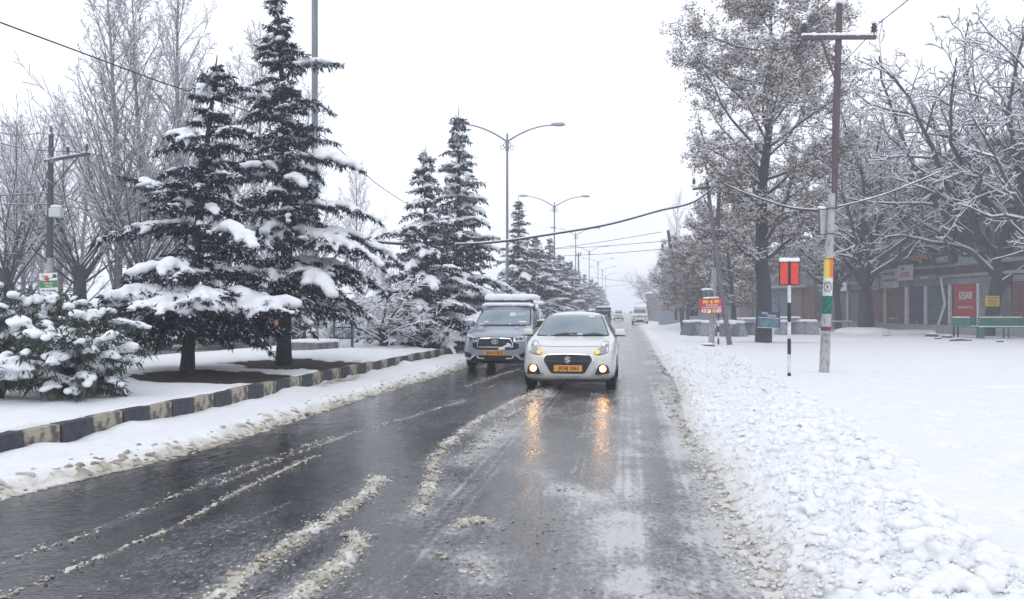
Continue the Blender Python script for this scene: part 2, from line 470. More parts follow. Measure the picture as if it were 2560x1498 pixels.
def road_slush(X, Y):
    s = 0.31 + 0.0*X + 0.36*(fbm(X*1.1, Y*.45, 201, 4)-.5)
    l = roadL(Y); r = roadR(Y)
    s += 0.16 * sstep(0.35, 0.7, (X-l)/(r-l)) + 0.2*sstep(20, 60, Y)
    s -= 0.2 * (1 - sstep(0.1, 0.42, (X-l)/(r-l))) * (1-sstep(18, 30, Y))
    s += 0.35 * np.exp(-((X-r)/0.35)**2) + 0.25*np.exp(-((X-l)/0.2)**2)
    near = Y < 30
    for pts, w, k in TRACKS:
        g = [G(*p) for p in pts]
        s = s + np.where(near, .7*k*(.35+1.3*vnoise(X*7, Y*5, 210))*np.exp(-(seg_dist(X, Y, g)/w)**2), 0)
    for pts, w, dens, rr, br in RIDGES:
        g = [G(*p) for p in pts]
        s = s + np.where(near, 0.3*np.exp(-(seg_dist(X, Y, g)/(w*1.5))**2), 0)
    return s
def road_z(X, Y):
    z = 0.012*(fbm(X*1.3, Y*1.3, 5, 3)-.5)
    for pts, w, dens, rr, br in RIDGES:
        if dens < 100: continue
        g = [G(*p) for p in pts]
        z = z + np.where(Y < 30, 0.45*rr*np.exp(-(seg_dist(X, Y, g)/(w*.8))**2), 0)
    z = z + np.where(Y < 26, 0.006*(vnoise(X*22, Y*22, 9)-.5), 0)
    return z
def road_cols(Y):
    a = kerbX(Y) - 0.05; b = roadR(Y) + 1.2
    t = np.linspace(0, 1, 210)
    return a[:, None]*(1-t) + b[:, None]*t
Yr = np.concatenate([np.arange(-55, 2.5, 2.5), rows(2.5, 600, 0.009, 0.036)])
Yr = Yr[Yr <= 600]
sheet('road', Yr, road_cols, road_z, ROADM, {'slush': road_slush})

# ---- right side: slush bank and the open snow field
def right_cols(Y):
    t = np.concatenate([np.arange(-0.12, 3.3, 0.032), 3.3 + np.cumsum(0.05*1.115**np.arange(62))])
    return roadR(Y)[:, None] + t[None, :]
def right_z(X, Y):
    t = X - roadR(Y); w = bankO(Y) - roadR(Y)
    edge = sstep(-0.1, 0.55, t + 0.35*(fbm(X*2.2, Y*2.2, 3, 3)-.5))
    base = 0.105*edge
    inbank = sstep(0, .25, t) * (1 - sstep(0.75, 1.15, t/w + 0.5*(fbm(X*1.5, Y*1.5, 21, 3)-.5)))
    c1 = np.clip(1 - cells(X*5.5, Y*5.5, 4)**2*1.6, 0, 1); c2 = np.clip(1 - cells(X*12, Y*12, 8)**2*1.6, 0, 1)
    near = 1 - sstep(25, 45, Y)
    lum = inbank*(0.085*c1*fbm(X*2, Y*2, 31, 3)*1.3 + 0.032*c2 + 0.045*(fbm(X*13, Y*13, 36, 2)-.5) + 0.09*(fbm(X*1.7, Y*1.7, 6, 3)-.4)) * (0.35 + .65*near)
    field = sstep(0.8, 1.3, t/w) * (0.10*(fbm(X*.6, Y*.6, 12, 4)-.5) + 0.035*(fbm(X*3.5, Y*3.5, 14, 4)-.5) - 0.03*np.exp(-((X-.32*Y-3.3+.6*np.sin(Y*.3))/.12)**2) - 0.03*np.exp(-((X-.32*Y-4.9+.6*np.sin(Y*.3))/.12)**2))
    # foot prints scattered over the field
    fp = np.clip(1.2 - (cells(X*1.5, Y*1.0, 19)/0.17)**2, 0, 1)
    field = field - sstep(0.9, 1.2, t/w) * 0.09*fp * (fbm(X*.3, Y*.3, 41, 2) > 0.40)
    far = 0.12*sstep(12, 30, t) + 0.2*sstep(30, 120, t)
    z = base + lum + field + far
    z = z - 0.05*(1-sstep(-.12, 0.04, t))
    z = z + 0.35*np.exp(-(((X-16.6)/1.6)**2 + ((Y-72)/4.5)**2))       # heap behind the far jeep
    return z
def right_dirt(X, Y):
    t = X - roadR(Y); w = bankO(Y) - roadR(Y)
    d = 0.44*np.exp(-np.clip(t, 0, 9)/0.15) + 0.26*(1-sstep(0.3, 1.0, t/w)) * (0.1+fbm(X*1.3, Y*1.3, 55, 3)) - 0.05
    d = d - 0.3*sstep(0.9, 1.2, t/w)
    bare = np.exp(-(((X-11.6)/3.8)**2 + ((Y-33.3)/0.9)**2))           # thin snow under the big tree
    return np.clip(d, 0, 1) + 0.65*bare
Yn = np.concatenate([np.arange(-55, 2.4, 2.0), rows(2.5, 600, 0.007, 0.034)]); Yn = Yn[Yn <= 600]
sheet('snow_field', Yn, right_cols, right_z, SNOWG, {'dirt': right_dirt})

def fz(x, y):
    """height of the snow on the right at (x, y)"""
    return float(right_z(np.array([[x]]), np.array([[y]]))[0, 0])

# ---- strip of snow between kerb and carriageway
def strip_cols(Y):
    t = np.linspace(0, 1.07, 64)
    return kerbX(Y)[:, None]*(1-t) + roadL(Y)[:, None]*t + 0.0
def strip_z(X, Y):
    a = kerbX(Y); b = roadL(Y); u = (X-a)/(b-a)
    e = 1 - sstep(0.72, 1.04, u + 0.16*(fbm(X*2.5, Y*2.5, 61, 4)-.5))
    z = -0.03 + e*(0.125 + 0.05*(fbm(X*1.4, Y*1.4, 62, 4)-.5)) + 0.018*(fbm(X*8, Y*8, 63, 3)-.5)*e
    z += 0.03*np.exp(-((u-.82)/.1)**2)*(vnoise(X*14, Y*14, 64))*(Y < 30)
    z += 0.14*(1-sstep(0, .35, u))*np.clip(fbm(X*1.1, Y*1.1, 66, 3)-.42, 0, 1)*2
    bare = np.exp(-(((Y-15.6)/1.6)**2) - ((u-.12)/.16)**2)
    return z - 0.075*bare*sstep(.42, .6, fbm(X*4, Y*4, 68, 2)+.1)
def strip_dirt(X, Y):
    a = kerbX(Y); b = roadL(Y); u = (X-a)/(b-a)
    return 0.75*sstep(0.70, 1.0, u) + 0.9*np.exp(-(((Y-15.6)/1.3)**2) - ((u-.1)/.12)**2)
Yk = np.concatenate([np.arange(-55, 4, 2.0), rows(4.0, 600, 0.0085, 0.05)]); Yk = Yk[Yk <= 600]
sheet('roadside_snow', Yk, strip_cols, strip_z, SNOWG, {'dirt': strip_dirt})

# ---- median: snow-covered planted strip
SOIL = []   # (x, y, rx, ry, angle)
def med_base(X, Y):
    u = (kerbX(Y) - X) / MEDW
    return 0.325 + 0.08*sstep(0.02, .4, u) - 0.1*sstep(.8, 1, u)
def med_z(X, Y):
    u = (kerbX(Y) - X) / MEDW
    z = med_base(X, Y) + 0.10*(fbm(X*.55, Y*.55, 71, 4)-.5) + 0.03*(fbm(X*3, Y*3, 72, 3)-.5)
    z = 0.285 + (z - 0.285)*sstep(0.0, 0.012, u - 0.004 - 0.02*fbm(X*5, Y*5, 73, 2)) + .0*X
    z = z - 0.35*sstep(.965, 1.0, u)
    for (sx, sy, rx, ry) in SOILP:
        q = ((X-sx)/rx)**2 + ((Y-sy)/ry)**2 + 1.5*(fbm(X*2.0, Y*3.0, 75, 4)-.5)
        z = z - 0.07*(1-sstep(.7, 1.15, q))
    # snow mound by the lamp pedestal
    z = z + 0.12*np.exp(-(((X+4.3)/1.2)**2 + ((Y-20.0)/1.6)**2))
    return z
def med_dirt(X, Y):
    d = 0*X
    for (sx, sy, rx, ry) in SOILP:
        q = ((X-sx)/rx)**2 + ((Y-sy)/ry)**2 + 1.5*(fbm(X*2.0, Y*3.0, 75, 4)-.5)
        d = np.maximum(d, 1.6*(1-sstep(.85, 1.05, q)))
    return d
SOILP = [(-5.35, 13.5, 1.5, 1.15), (-4.55, 16.6, 1.75, 1.4), (-1.9, 26.6, 1.9, 3.2), (0.1, 41, 1.2, 4)]
def med_cols(Y):
    t = np.concatenate([np.linspace(0, .05, 16), np.linspace(.055, .12, 8), np.linspace(.13, 1, 86)])
    return kerbX(Y)[:, None] - 0.012 - t[None, :]*(MEDW-.012)
SOILM = mat('dark_soil', (0.03, 0.022, 0.022), 0.95, var=0.4, scale=9, bump=0.8, bscale=25)
o = sheet('median_snow', Yk, med_cols, med_z, SNOWG, {'dirt': med_dirt})
def mz(x, y): return float(med_z(np.array([[x]]), np.array([[y]]))[0, 0])
# bare soil showing under the trees: lumpy sheets that rise a little through the thin snow
for i, (sx, sy, rx, ry) in enumerate(SOILP):
    n = 90; g = np.linspace(-1.25, 1.25, n); A, B = np.meshgrid(g, g)
    X = sx + A*rx; Y = sy + B*ry
    q = A*A + B*B + 1.5*(fbm(X*2.0, Y*3.0, 75, 4)-.5)
    Z = med_z(X, Y) + 0.03*(1-sstep(.8, 1.02, q)) - 0.06*sstep(.9, 1.1, q) + 0.03*(fbm(X*7, Y*7, 81, 3)-.5)
    keep = X < kerbX(Y) - 0.1
    idx = np.arange(n*n).reshape(n, n)
    Q = np.stack([idx[:-1, :-1], idx[:-1, 1:], idx[1:, 1:], idx[1:, :-1]], -1).reshape(-1, 4)
    ok = (keep.ravel()[Q].all(1)) & (q.ravel()[Q].min(1) < 1.1)
    o = link('soil_patch', fast_mesh('soil_patch', np.stack([X, Y, Z], -1).reshape(-1, 3), Q=Q[ok], mats=[SOILM], smooth=True))
    tag(o, kind='structure')

# ---- other carriageway and the ground beyond
def oc_cols(Y):
    t = np.linspace(0, 1, 40)
    return (kerbX(Y) - MEDW + .05)[:, None] - t[None, :]*(OTHERW+.3)
OTHERR = mat('other_wet_road', (0.13, 0.13, 0.135), 0.35, var=0.4, scale=1.2, bump=0.4, bscale=20)
sheet('far_carriageway', Yk[::2], oc_cols, lambda X, Y: 0.0*X - 0.01, OTHERR)
def left_cols(Y):
    t = np.concatenate([np.arange(0, 3, .1), 3 + np.cumsum(0.12*1.13**np.arange(50))])
    return (kerbX(Y) - MEDW - OTHERW + .6)[:, None] - t[None, :]
def left_z(X, Y):
    t = (kerbX(Y) - MEDW - OTHERW + .6) - X
    e = sstep(0.0, .5, t + .4*(fbm(X*1.5, Y*1.5, 91, 3)-.5))
    c = np.clip(1 - cells(X*3, Y*3, 92)**2*1.5, 0, 1)
    return -0.04 + e*.16 + 0.3*np.exp(-((t-1.0)/.6)**2)*(.4+c*.8)*fbm(X, Y, 93, 2) + 0.2*(fbm(X*.3, Y*.3, 94, 3)-.5)*sstep(2, 6, t) + .3*sstep(3, 20, t)
def left_dirt(X, Y):
    t = (kerbX(Y) - MEDW - OTHERW + .6) - X
    return 0.62*np.exp(-((t-.5)/.8)**2)
o = sheet('verge_snow', Yk[::2], left_cols, left_z, SNOWG, {'dirt': left_dirt})
def lz(x, y): return float(left_z(np.array([[x]]), np.array([[y]]))[0, 0])
# dirty ploughed ridge against the back edge of the median
def bk_cols(Y):
    t = np.linspace(0, 1, 26)
    return (kerbX(Y) - MEDW + .35)[:, None] - t[None, :]*1.5
def bk_z(X, Y):
    u = ((kerbX(Y) - MEDW + .35) - X)/1.5
    c = np.clip(1 - cells(X*4, Y*4, 95)**2*1.5, 0, 1)
    return -0.05 + np.sin(np.pi*np.clip(u, 0, 1))*(0.14 + 0.16*c*fbm(X*1.2, Y*1.2, 96, 2))
sheet('ploughed_snow_ridge', rows(8, 120, .008, .06), bk_cols, bk_z, SNOWG, {'dirt': lambda X, Y: 0.45+.25*fbm(X*2, Y*2, 97, 2)})

# ---- a plain snow sheet under everything out to where the fog closes
n = 60; gx = np.linspace(-560, 560, n); gy = np.linspace(-60, 620, n); A, B = np.meshgrid(gx, gy)
idx = np.arange(n*n).reshape(n, n); Q = np.stack([idx[:-1, :-1], idx[:-1, 1:], idx[1:, 1:], idx[1:, :-1]], -1).reshape(-1, 4)
o = link('ground', fast_mesh('ground', np.stack([A, B, 0*A-0.12], -1).reshape(-1, 3), Q=Q, mats=[SNOW])); tag(o, kind='structure')

# ---- kerb of painted stones
KB = mat('kerb_black_paint', (0.028, 0.033, 0.05), 0.75, col2=(0.06, 0.065, 0.08), scale=7, bump=0.4, bscale=30)
KW = mat('kerb_white_paint', (0.36, 0.34, 0.27), 0.85, col2=(0.11, 0.09, 0.08), scale=8, bump=0.5, bscale=30, thresh=(0.46, 0.6), detail=7)
kerb = empty('kerb', (0, 0, 0)); kerb['kind'] = 'structure'; kerb['label'] = 'black and white painted kerb along the median'
rng = random.Random(4)
def stone_mesh(m, seed):
    b = MB(); r_ = random.Random(seed)
    b.box((0, 0, 0), (0.16, 0.485, 0.46))
    o = b.build('kerb_stone', m, None, smooth=False, bevel=0.014)
    me = o.data
    for v in me.vertices:
        v.co += Vector((mnoise.noise(v.co*5 + Vector((seed, 0, 0))), 0, mnoise.noise(v.co*4 + Vector((0, seed, 0)))))*0.012
    bpy.data.objects.remove(o); return me
SM = {0: [stone_mesh(KB, s) for s in (1, 2, 3)], 1: [stone_mesh(KW, s) for s in (4, 5, 6)]}
y = 1.5; k = 0
while y < 118:
    sl = float(kerbX(y+.25) - kerbX(y-.25)) / .5
    L = 0.5 * (1 + rng.uniform(-.02, .02))
    x = float(kerbX(y))
    if k < 260:
        o = link('kerb_stone', SM[k % 2][rng.randrange(3)], kerb, (x - 0.08 + rng.uniform(-.008, .008), y, 0.075 + rng.uniform(-.006, .006)), (rng.uniform(-.012, .012), rng.uniform(-.05, .05), -math.atan(sl) + rng.uniform(-.025, .025)))
    y += L / math.sqrt(1+sl*sl); k += 1

# ---- slush: lumps pushed up by tyres (uncountable), and the broken snow of the roadside bank
bm = bmesh.new(); bmesh.ops.create_icosphere(bm, subdivisions=2, radius=1)
ICV = np.array([v.co[:] for v in bm.verts]); ICF = np.array([[v.index for v in f.verts] for f in bm.faces]); bm.free()
bm = bmesh.new(); bmesh.ops.create_icosphere(bm, subdivisions=1, radius=1)
IC1V = np.array([v.co[:] for v in bm.verts]); IC1F = np.array([[v.index for v in f.verts] for f in bm.faces]); bm.free()
def lumps(name, C, S, brown, m, seed=0, lo=False, label=None):
    rg = np.random.default_rng(seed); BV, BF = (IC1V, IC1F) if lo else (ICV, ICF)
    n = len(C); C = np.array(C); S = np.array(S)
    th = rg.uniform(0, 2*np.pi, n); c, s = np.cos(th), np.sin(th)
    V = BV[None].repeat(n, 0)
    kk = 1 + 0.28*(np.sin(V[..., 0]*3.1 + th[:, None]*7)*np.cos(V[..., 1]*2.7 + th[:, None]*3)) + .15*rg.standard_normal(V.shape[:2])*.6
    V = V*kk[..., None]*S[:, None, :]
    x = V[..., 0]*c[:, None] - V[..., 1]*s[:, None]; y = V[..., 0]*s[:, None] + V[..., 1]*c[:, None]
    V = np.stack([x, y, V[..., 2]], -1) + C[:, None, :]
    T = (BF[None] + (np.arange(n)*len(BV))[:, None, None]).reshape(-1, 3)
    at = {'dirt': np.repeat(np.array(brown), len(BV))}
    o = link(name, fast_mesh(name, V.reshape(-1, 3), T=T, mats=[m], smooth=True, attrs=at)); tag(o, label, None, None, 'stuff'); return o

def slush_mat():
    m = bpy.data.materials.new('slush'); m.use_nodes = True; nt = m.node_tree; b = nt.nodes['Principled BSDF']
    at = nt.nodes.new('ShaderNodeAttribute'); at.attribute_name = 'dirt'
    rp = nt.nodes.new('ShaderNodeValToRGB'); e = rp.color_ramp.elements
    e[0].position = 0; e[0].color = (0.83, 0.85, 0.88, 1); e[1].position = 1; e[1].color = (0.22, 0.185, 0.145, 1)
    k = e.new(.5); k.color = (0.5, 0.47, 0.41, 1)
    nt.links.new(at.outputs['Fac'], rp.inputs['Fac']); nt.links.new(rp.outputs['Color'], b.inputs['Base Color'])
    b.inputs['Roughness'].default_value = 0.28
    return m
SLUSH = slush_mat()
rg = np.random.default_rng(11)
C, S, B = [], [], []
for pts, w, dens, rr, br in RIDGES:
    g = [np.array(G(*p)) for p in pts]
    for a, b in zip(g[:-1], g[1:]):
        L = np.linalg.norm(b-a); n = int(L*dens*1.5)
        nrm = np.array([-(b-a)[1], (b-a)[0]])/max(L, 1e-6)
        for k in range(n):
            t = rg.random(); q = rg.normal(0, .62); w_ = w*(.7+.7*vnoise(a[0]*3+t*L*5, a[1]*3, 77))
            if abs(q) > 1.5: q *= .4
            p = a + (b-a)*t + nrm*q*w_
            if vnoise(p[0]*11, p[1]*11, 78) < .30: continue
            r = rr*rg.uniform(.3, 1.15)*(1.15 - .35*abs(q))*(1.5 if rg.random() < .08 else 1)
            h = max(0, 1-abs(q))*rr*1.1*rg.random()
            C.append((p[0], p[1], h + r*.15)); S.append((r*rg.uniform(.9, 1.6), r*rg.uniform(.8, 1.2), r*rg.uniform(.5, .8)))
            B.append(np.clip(br + rg.normal(0, .22), 0, 1))
remesh_blobs('slush_ridges', C, np.array(S)*1.05, SLUSH, .0105, None, sub=1, relief=.024, freq=44, seed=4,
             dirt=lambda co: np.clip(.12 + 1.0*fbm(co[:, 0]*4, co[:, 1]*4, 301, 4) - 6*(co[:, 2]-.012) + .35*(fbm(co[:, 0]*30, co[:, 1]*30, 302, 2)-.5), 0, 1))
tag(bpy.data.objects['slush_ridges'], 'brown slush ridges pushed up by tyres on the wet road', kind='stuff')
C2, S2, B2 = [], [], []
Ca = np.array(C)
for k in rg.choice(np.nonzero(np.array(S)[:, 2] > .0075)[0], 5500):
    p = Ca[k]; q = 0.0035 + .008*rg.random()**2
    C2.append((p[0]+rg.normal(0, .03), p[1]+rg.normal(0, .03), abs(rg.normal(0, .012))+p[2]*1.1*(rg.random() < .7))); S2.append((q*rg.uniform(.9, 1.8), q*rg.uniform(.8, 1.3), q*.8)); B2.append(rg.uniform(.15, 1))
lumps('ridge_grains', C2, S2, B2, SLUSH, 12, lo=True, label='loose grains of dirty slush along the ridges')
# scattered crumbs over the lane
C, S, B = [], [], []
for k in range(1500):
    y = 3.9 + 9*rg.random()**1.6; l, r = float(roadL(y)), float(roadR(y)); x = l + (r-l)*(rg.random()**.75)
    if vnoise(x*1.1, y*.8, 17) < .55: continue
    q = 0.006*rg.uniform(.6, 2.0); C.append((x, y, q*.1)); S.append((q*1.7, q, q*.45)); B.append(rg.uniform(.5, 1))
lumps('road_crumbs', C, S, B, SLUSH, 1, lo=True, label='small crumbs of slush scattered over the wet lane')
# right bank lumps
C, S, B = [], [], []
for k in range(6500):
    y = 3.4 + 22*rg.random()**1.9; l, r = float(roadR(y)), float(bankO(y)); u = rg.random()**1.15
    x = l - .12 + (r-l+.15)*u
    if u > .85 and rg.random() < .6: continue
    q = 0.007 + 0.055*rg.random()**4.2*(0.5+u*.8)
    C.append((x, y, q*.35)); S.append((q*rg.uniform(.9, 1.5), q*rg.uniform(.8, 1.2), q*rg.uniform(.6, .9)))
    B.append(np.clip(.62*math.exp(-(x-l)/.16) + .02 + rg.normal(0, .05), 0, 1))
C = np.array(C); C[:, 2] += right_z(C[:, :1], C[:, 1:2])[:, 0].clip(0)
nearm = C[:, 1] < 12.5
Sb = np.array(S); Bb = np.array(B)
bank_dirt = lambda co: np.clip(.32*np.exp(-np.clip(co[:, 0]-roadR(co[:, 1]), 0, 9)/.15) + .12*(fbm(co[:, 0]*2, co[:, 1]*2, 303, 3)-.35), 0, 1)
remesh_blobs('bank_snow_lumps', C[nearm] + [0, 0, -.004], Sb[nearm]*1.15, SLUSH, .0155, None, sub=1, relief=.045, freq=22, seed=5, dirt=bank_dirt)
tag(bpy.data.objects['bank_snow_lumps'], 'broken lumps of snow ploughed beside the lane', kind='stuff')
lumps('far_bank_lumps', C[~nearm], Sb[~nearm], Bb[~nearm], SLUSH, 2, lo=True, label='small broken snow lumps farther along the lane edge')
C2, S2, B2 = [], [], []
for k in range(6000):
    y = 3.6 + 13*rg.random()**1.7; l, r = float(roadR(y)), float(bankO(y)); u = rg.random()**1.3
    x = l - .2 + (r-l+.1)*u; q = .004 + .013*rg.random()**2.5
    C2.append((x, y, q*.5+.01*(u > .1))); S2.append((q*rg.uniform(.9, 1.6), q*rg.uniform(.8, 1.2), q*.8)); B2.append(np.clip((.45 if rg.random() < .3 else .2)*math.exp(-max(0, x-l)/.09) + .01, 0, 1))
C2 = np.array(C2); C2[:, 2] += right_z(C2[:, :1], C2[:, 1:2])[:, 0].clip(0)
lumps('bank_grains', C2, S2, B2, SLUSH, 13, lo=True, label='small crumbs of broken snow on the ploughed bank')
C, S, B = [], [], []
for k in range(2300):
    y = 5.5 + 22*rg.random()**1.6; a, b = float(kerbX(y)), float(roadL(y)); u = 1.0 - .16*abs(rg.normal(0, .8)) + .04
    x = a + (b-a)*u; q = 0.012 + .02*rg.random()**2
    C.append((x, y, q*.2)); S.append((q*1.4, q, q*.7)); B.append(rg.uniform(.3, .9))
C = np.array(C); C[:, 2] += strip_z(C[:, :1], C[:, 1:2])[:, 0].clip(0)
remesh_blobs('edge_slush_crumbs', C, np.array(S)*1.2, SLUSH, .019, None, sub=1, relief=.014, freq=30, seed=6, dirt=lambda co: np.clip(.1+1.0*fbm(co[:, 0]*3, co[:, 1]*3, 305, 3), 0, 1))
tag(bpy.data.objects['edge_slush_crumbs'], 'dirty slush crumbs along the kerbside snow edge', kind='stuff')
# ================================================================== TREES
def frusta(P0, P1, R0, R1, n):
    """open cones for many segments at once -> vertices, quads"""
    P0 = np.asarray(P0, float); P1 = np.asarray(P1, float); R0 = np.asarray(R0, float); R1 = np.asarray(R1, float)
    t = P1 - P0; t /= np.maximum(np.linalg.norm(t, axis=1, keepdims=True), 1e-9)
    up = np.where(np.abs(t[:, 2:3]) < .9, np.array([[0, 0, 1.]]), np.array([[1., 0, 0]]))
    a = np.cross(t, up); a /= np.linalg.norm(a, axis=1, keepdims=True); b = np.cross(a, t)
    th = 2*np.pi*(np.arange(n)+.5)/n; c, s = np.cos(th), np.sin(th)
    ring = a[:, None]*c[None, :, None] + b[:, None]*s[None, :, None]
    V = np.concatenate([P0[:, None] + ring*R0[:, None, None], P1[:, None] + ring*R1[:, None, None]], 1).reshape(-1, 3)
    k = np.arange(n); k2 = (k+1) % n
    q = np.stack([k, k2, n+k2, n+k], -1)
    Q = (q[None] + (np.arange(len(P0))*2*n)[:, None, None]).reshape(-1, 4)
    return V, Q

def rot_about(v, ax, ang):
    return Matrix.Rotation(ang, 3, ax) @ v

def perp(v, rng):
    u = Vector((rng.gauss(0, 1), rng.gauss(0, 1), rng.gauss(0, 1)))
    return v.cross(u).normalized()

class Skel:
    def __init__(self, seed): self.rng = random.Random(seed); self.seg = []; self.tips = []
    def branch(self, p, d, L, r, lev, spec):
        """spec[lev] = dict(n segments, wig, up, kids, ang, ratio, start, taper)"""
        s = spec[lev]; rng = self.rng; n = s['n']; st = L/n; pts = [(p.copy(), r)]; d = d.normalized()
        for i in range(n):
            d = (d + Vector((rng.gauss(0, 1), rng.gauss(0, 1), rng.gauss(0, 1)))*s['wig'] + Vector((0, 0, s['up']))).normalized()
            p = p + d*st
            rr = r*(1 - (1-s.get('taper', .25))*(i+1)/n)
            self.seg.append((pts[-1][0], p.copy(), pts[-1][1], rr, lev)); pts.append((p.copy(), rr))
        if lev+1 < len(spec):
            kid = spec[lev+1]; nk = s['kids']
            nk = int(nk*(0.75+.5*rng.random())) if nk > 3 else nk
            phi = rng.uniform(0, 6.28)
            for k in range(nk):
                f = s['start'] + (1-s['start'])*(k+rng.random()*.8)/nk
                f = min(f, .999); i = int(f*n); u = f*n - i
                a, b = pts[i], pts[i+1]; q = a[0].lerp(b[0], u); dd = (b[0]-a[0]).normalized()
                phi += 2.4 + rng.uniform(-.5, .5)
                ax = rot_about(dd.orthogonal().normalized(), dd, phi)
                nd = rot_about(dd, ax, kid['ang']*rng.uniform(.75, 1.25))
                env = s.get('env', lambda x: 1-.55*x)(f)
                self.branch(q, nd, s.get('klen', L*kid['ratio'])*env*rng.uniform(.75, 1.2), (a[1]*(1-u)+b[1]*u)*kid.get('rr', .5), lev+1, spec)
        else: self.tips.append((p, d))

def bare_tree(name, sk, thick, parent_args, bark, twig=None, snow_min=0.0, snow_k=1.0, leaves=None, frost=0.0, snow_lev=9, minr=0.004):
    """trunk, branches and the snow lying on them, each one mesh"""
    root = empty(name, **parent_args) if isinstance(parent_args, dict) else parent_args
    S = sk.seg
    P0 = np.array([s[0][:] for s in S]); P1 = np.array([s[1][:] for s in S]); R0 = np.array([s[2] for s in S]); R1 = np.array([s[3] for s in S]); lv = np.array([s[4] for s in S])
    R0 = np.maximum(R0, minr); R1 = np.maximum(R1, minr*.7)
    big = lv <= 0
    V, Q = frusta(P0[big], P1[big], R0[big], R1[big], 12)
    link('trunk', fast_mesh('trunk', V, Q=Q, mats=[bark], smooth=True), root)
    mid = (~big) & (R0 > thick)
    V1, Q1 = frusta(P0[mid], P1[mid], R0[mid], R1[mid], 6)
    sm = (~big) & (~mid)
    V2, Q2 = frusta(P0[sm], P1[sm], R0[sm], R1[sm], 3)
    V = np.concatenate([V1, V2]); Qa = np.concatenate([Q1, Q2+len(V1)])
    mi = np.concatenate([np.zeros(len(Q1)), np.ones(len(Q2))]).astype(int)
    o = link('branches', fast_mesh('branches', V, Q=Qa, mats=[bark, twig or TWIG], mi=mi, smooth=True), root)
    # snow: a ridge on the upper side of every branch that is not steep
    t = P1-P0; ln = np.linalg.norm(t, axis=1); st = np.abs(t[:, 2])/np.maximum(ln, 1e-6)
    rg = np.random.default_rng(3)
    kk = (R0 > snow_min) & (st < .93) & (lv <= snow_lev) & (rg.random(len(st)) < .93)
    h = np.sqrt(np.clip(1-st**2, 0, 1))
    off = np.zeros_like(P0[kk]); rad0 = (np.minimum(R0[kk]*.62, .035+.2*R0[kk]) + 0.009*snow_k)*h[kk] + .002
    rad1 = (np.minimum(R1[kk]*.62, .035+.2*R1[kk]) + 0.008*snow_k)*h[kk] + .002
    wob = rg.uniform(.75, 1.3, len(rad0)); rad0 = rad0*wob; rad1 = rad1*np.roll(wob, -1)
    off[:, 2] = R0[kk]*.75 + rad0*.6
    V, Q = frusta(P0[kk]+off, P1[kk]+off, rad0, rad1, 4)
    link('snow', fast_mesh('snow', V, Q=Q, mats=[SNOWB], smooth=True), root)
    return root

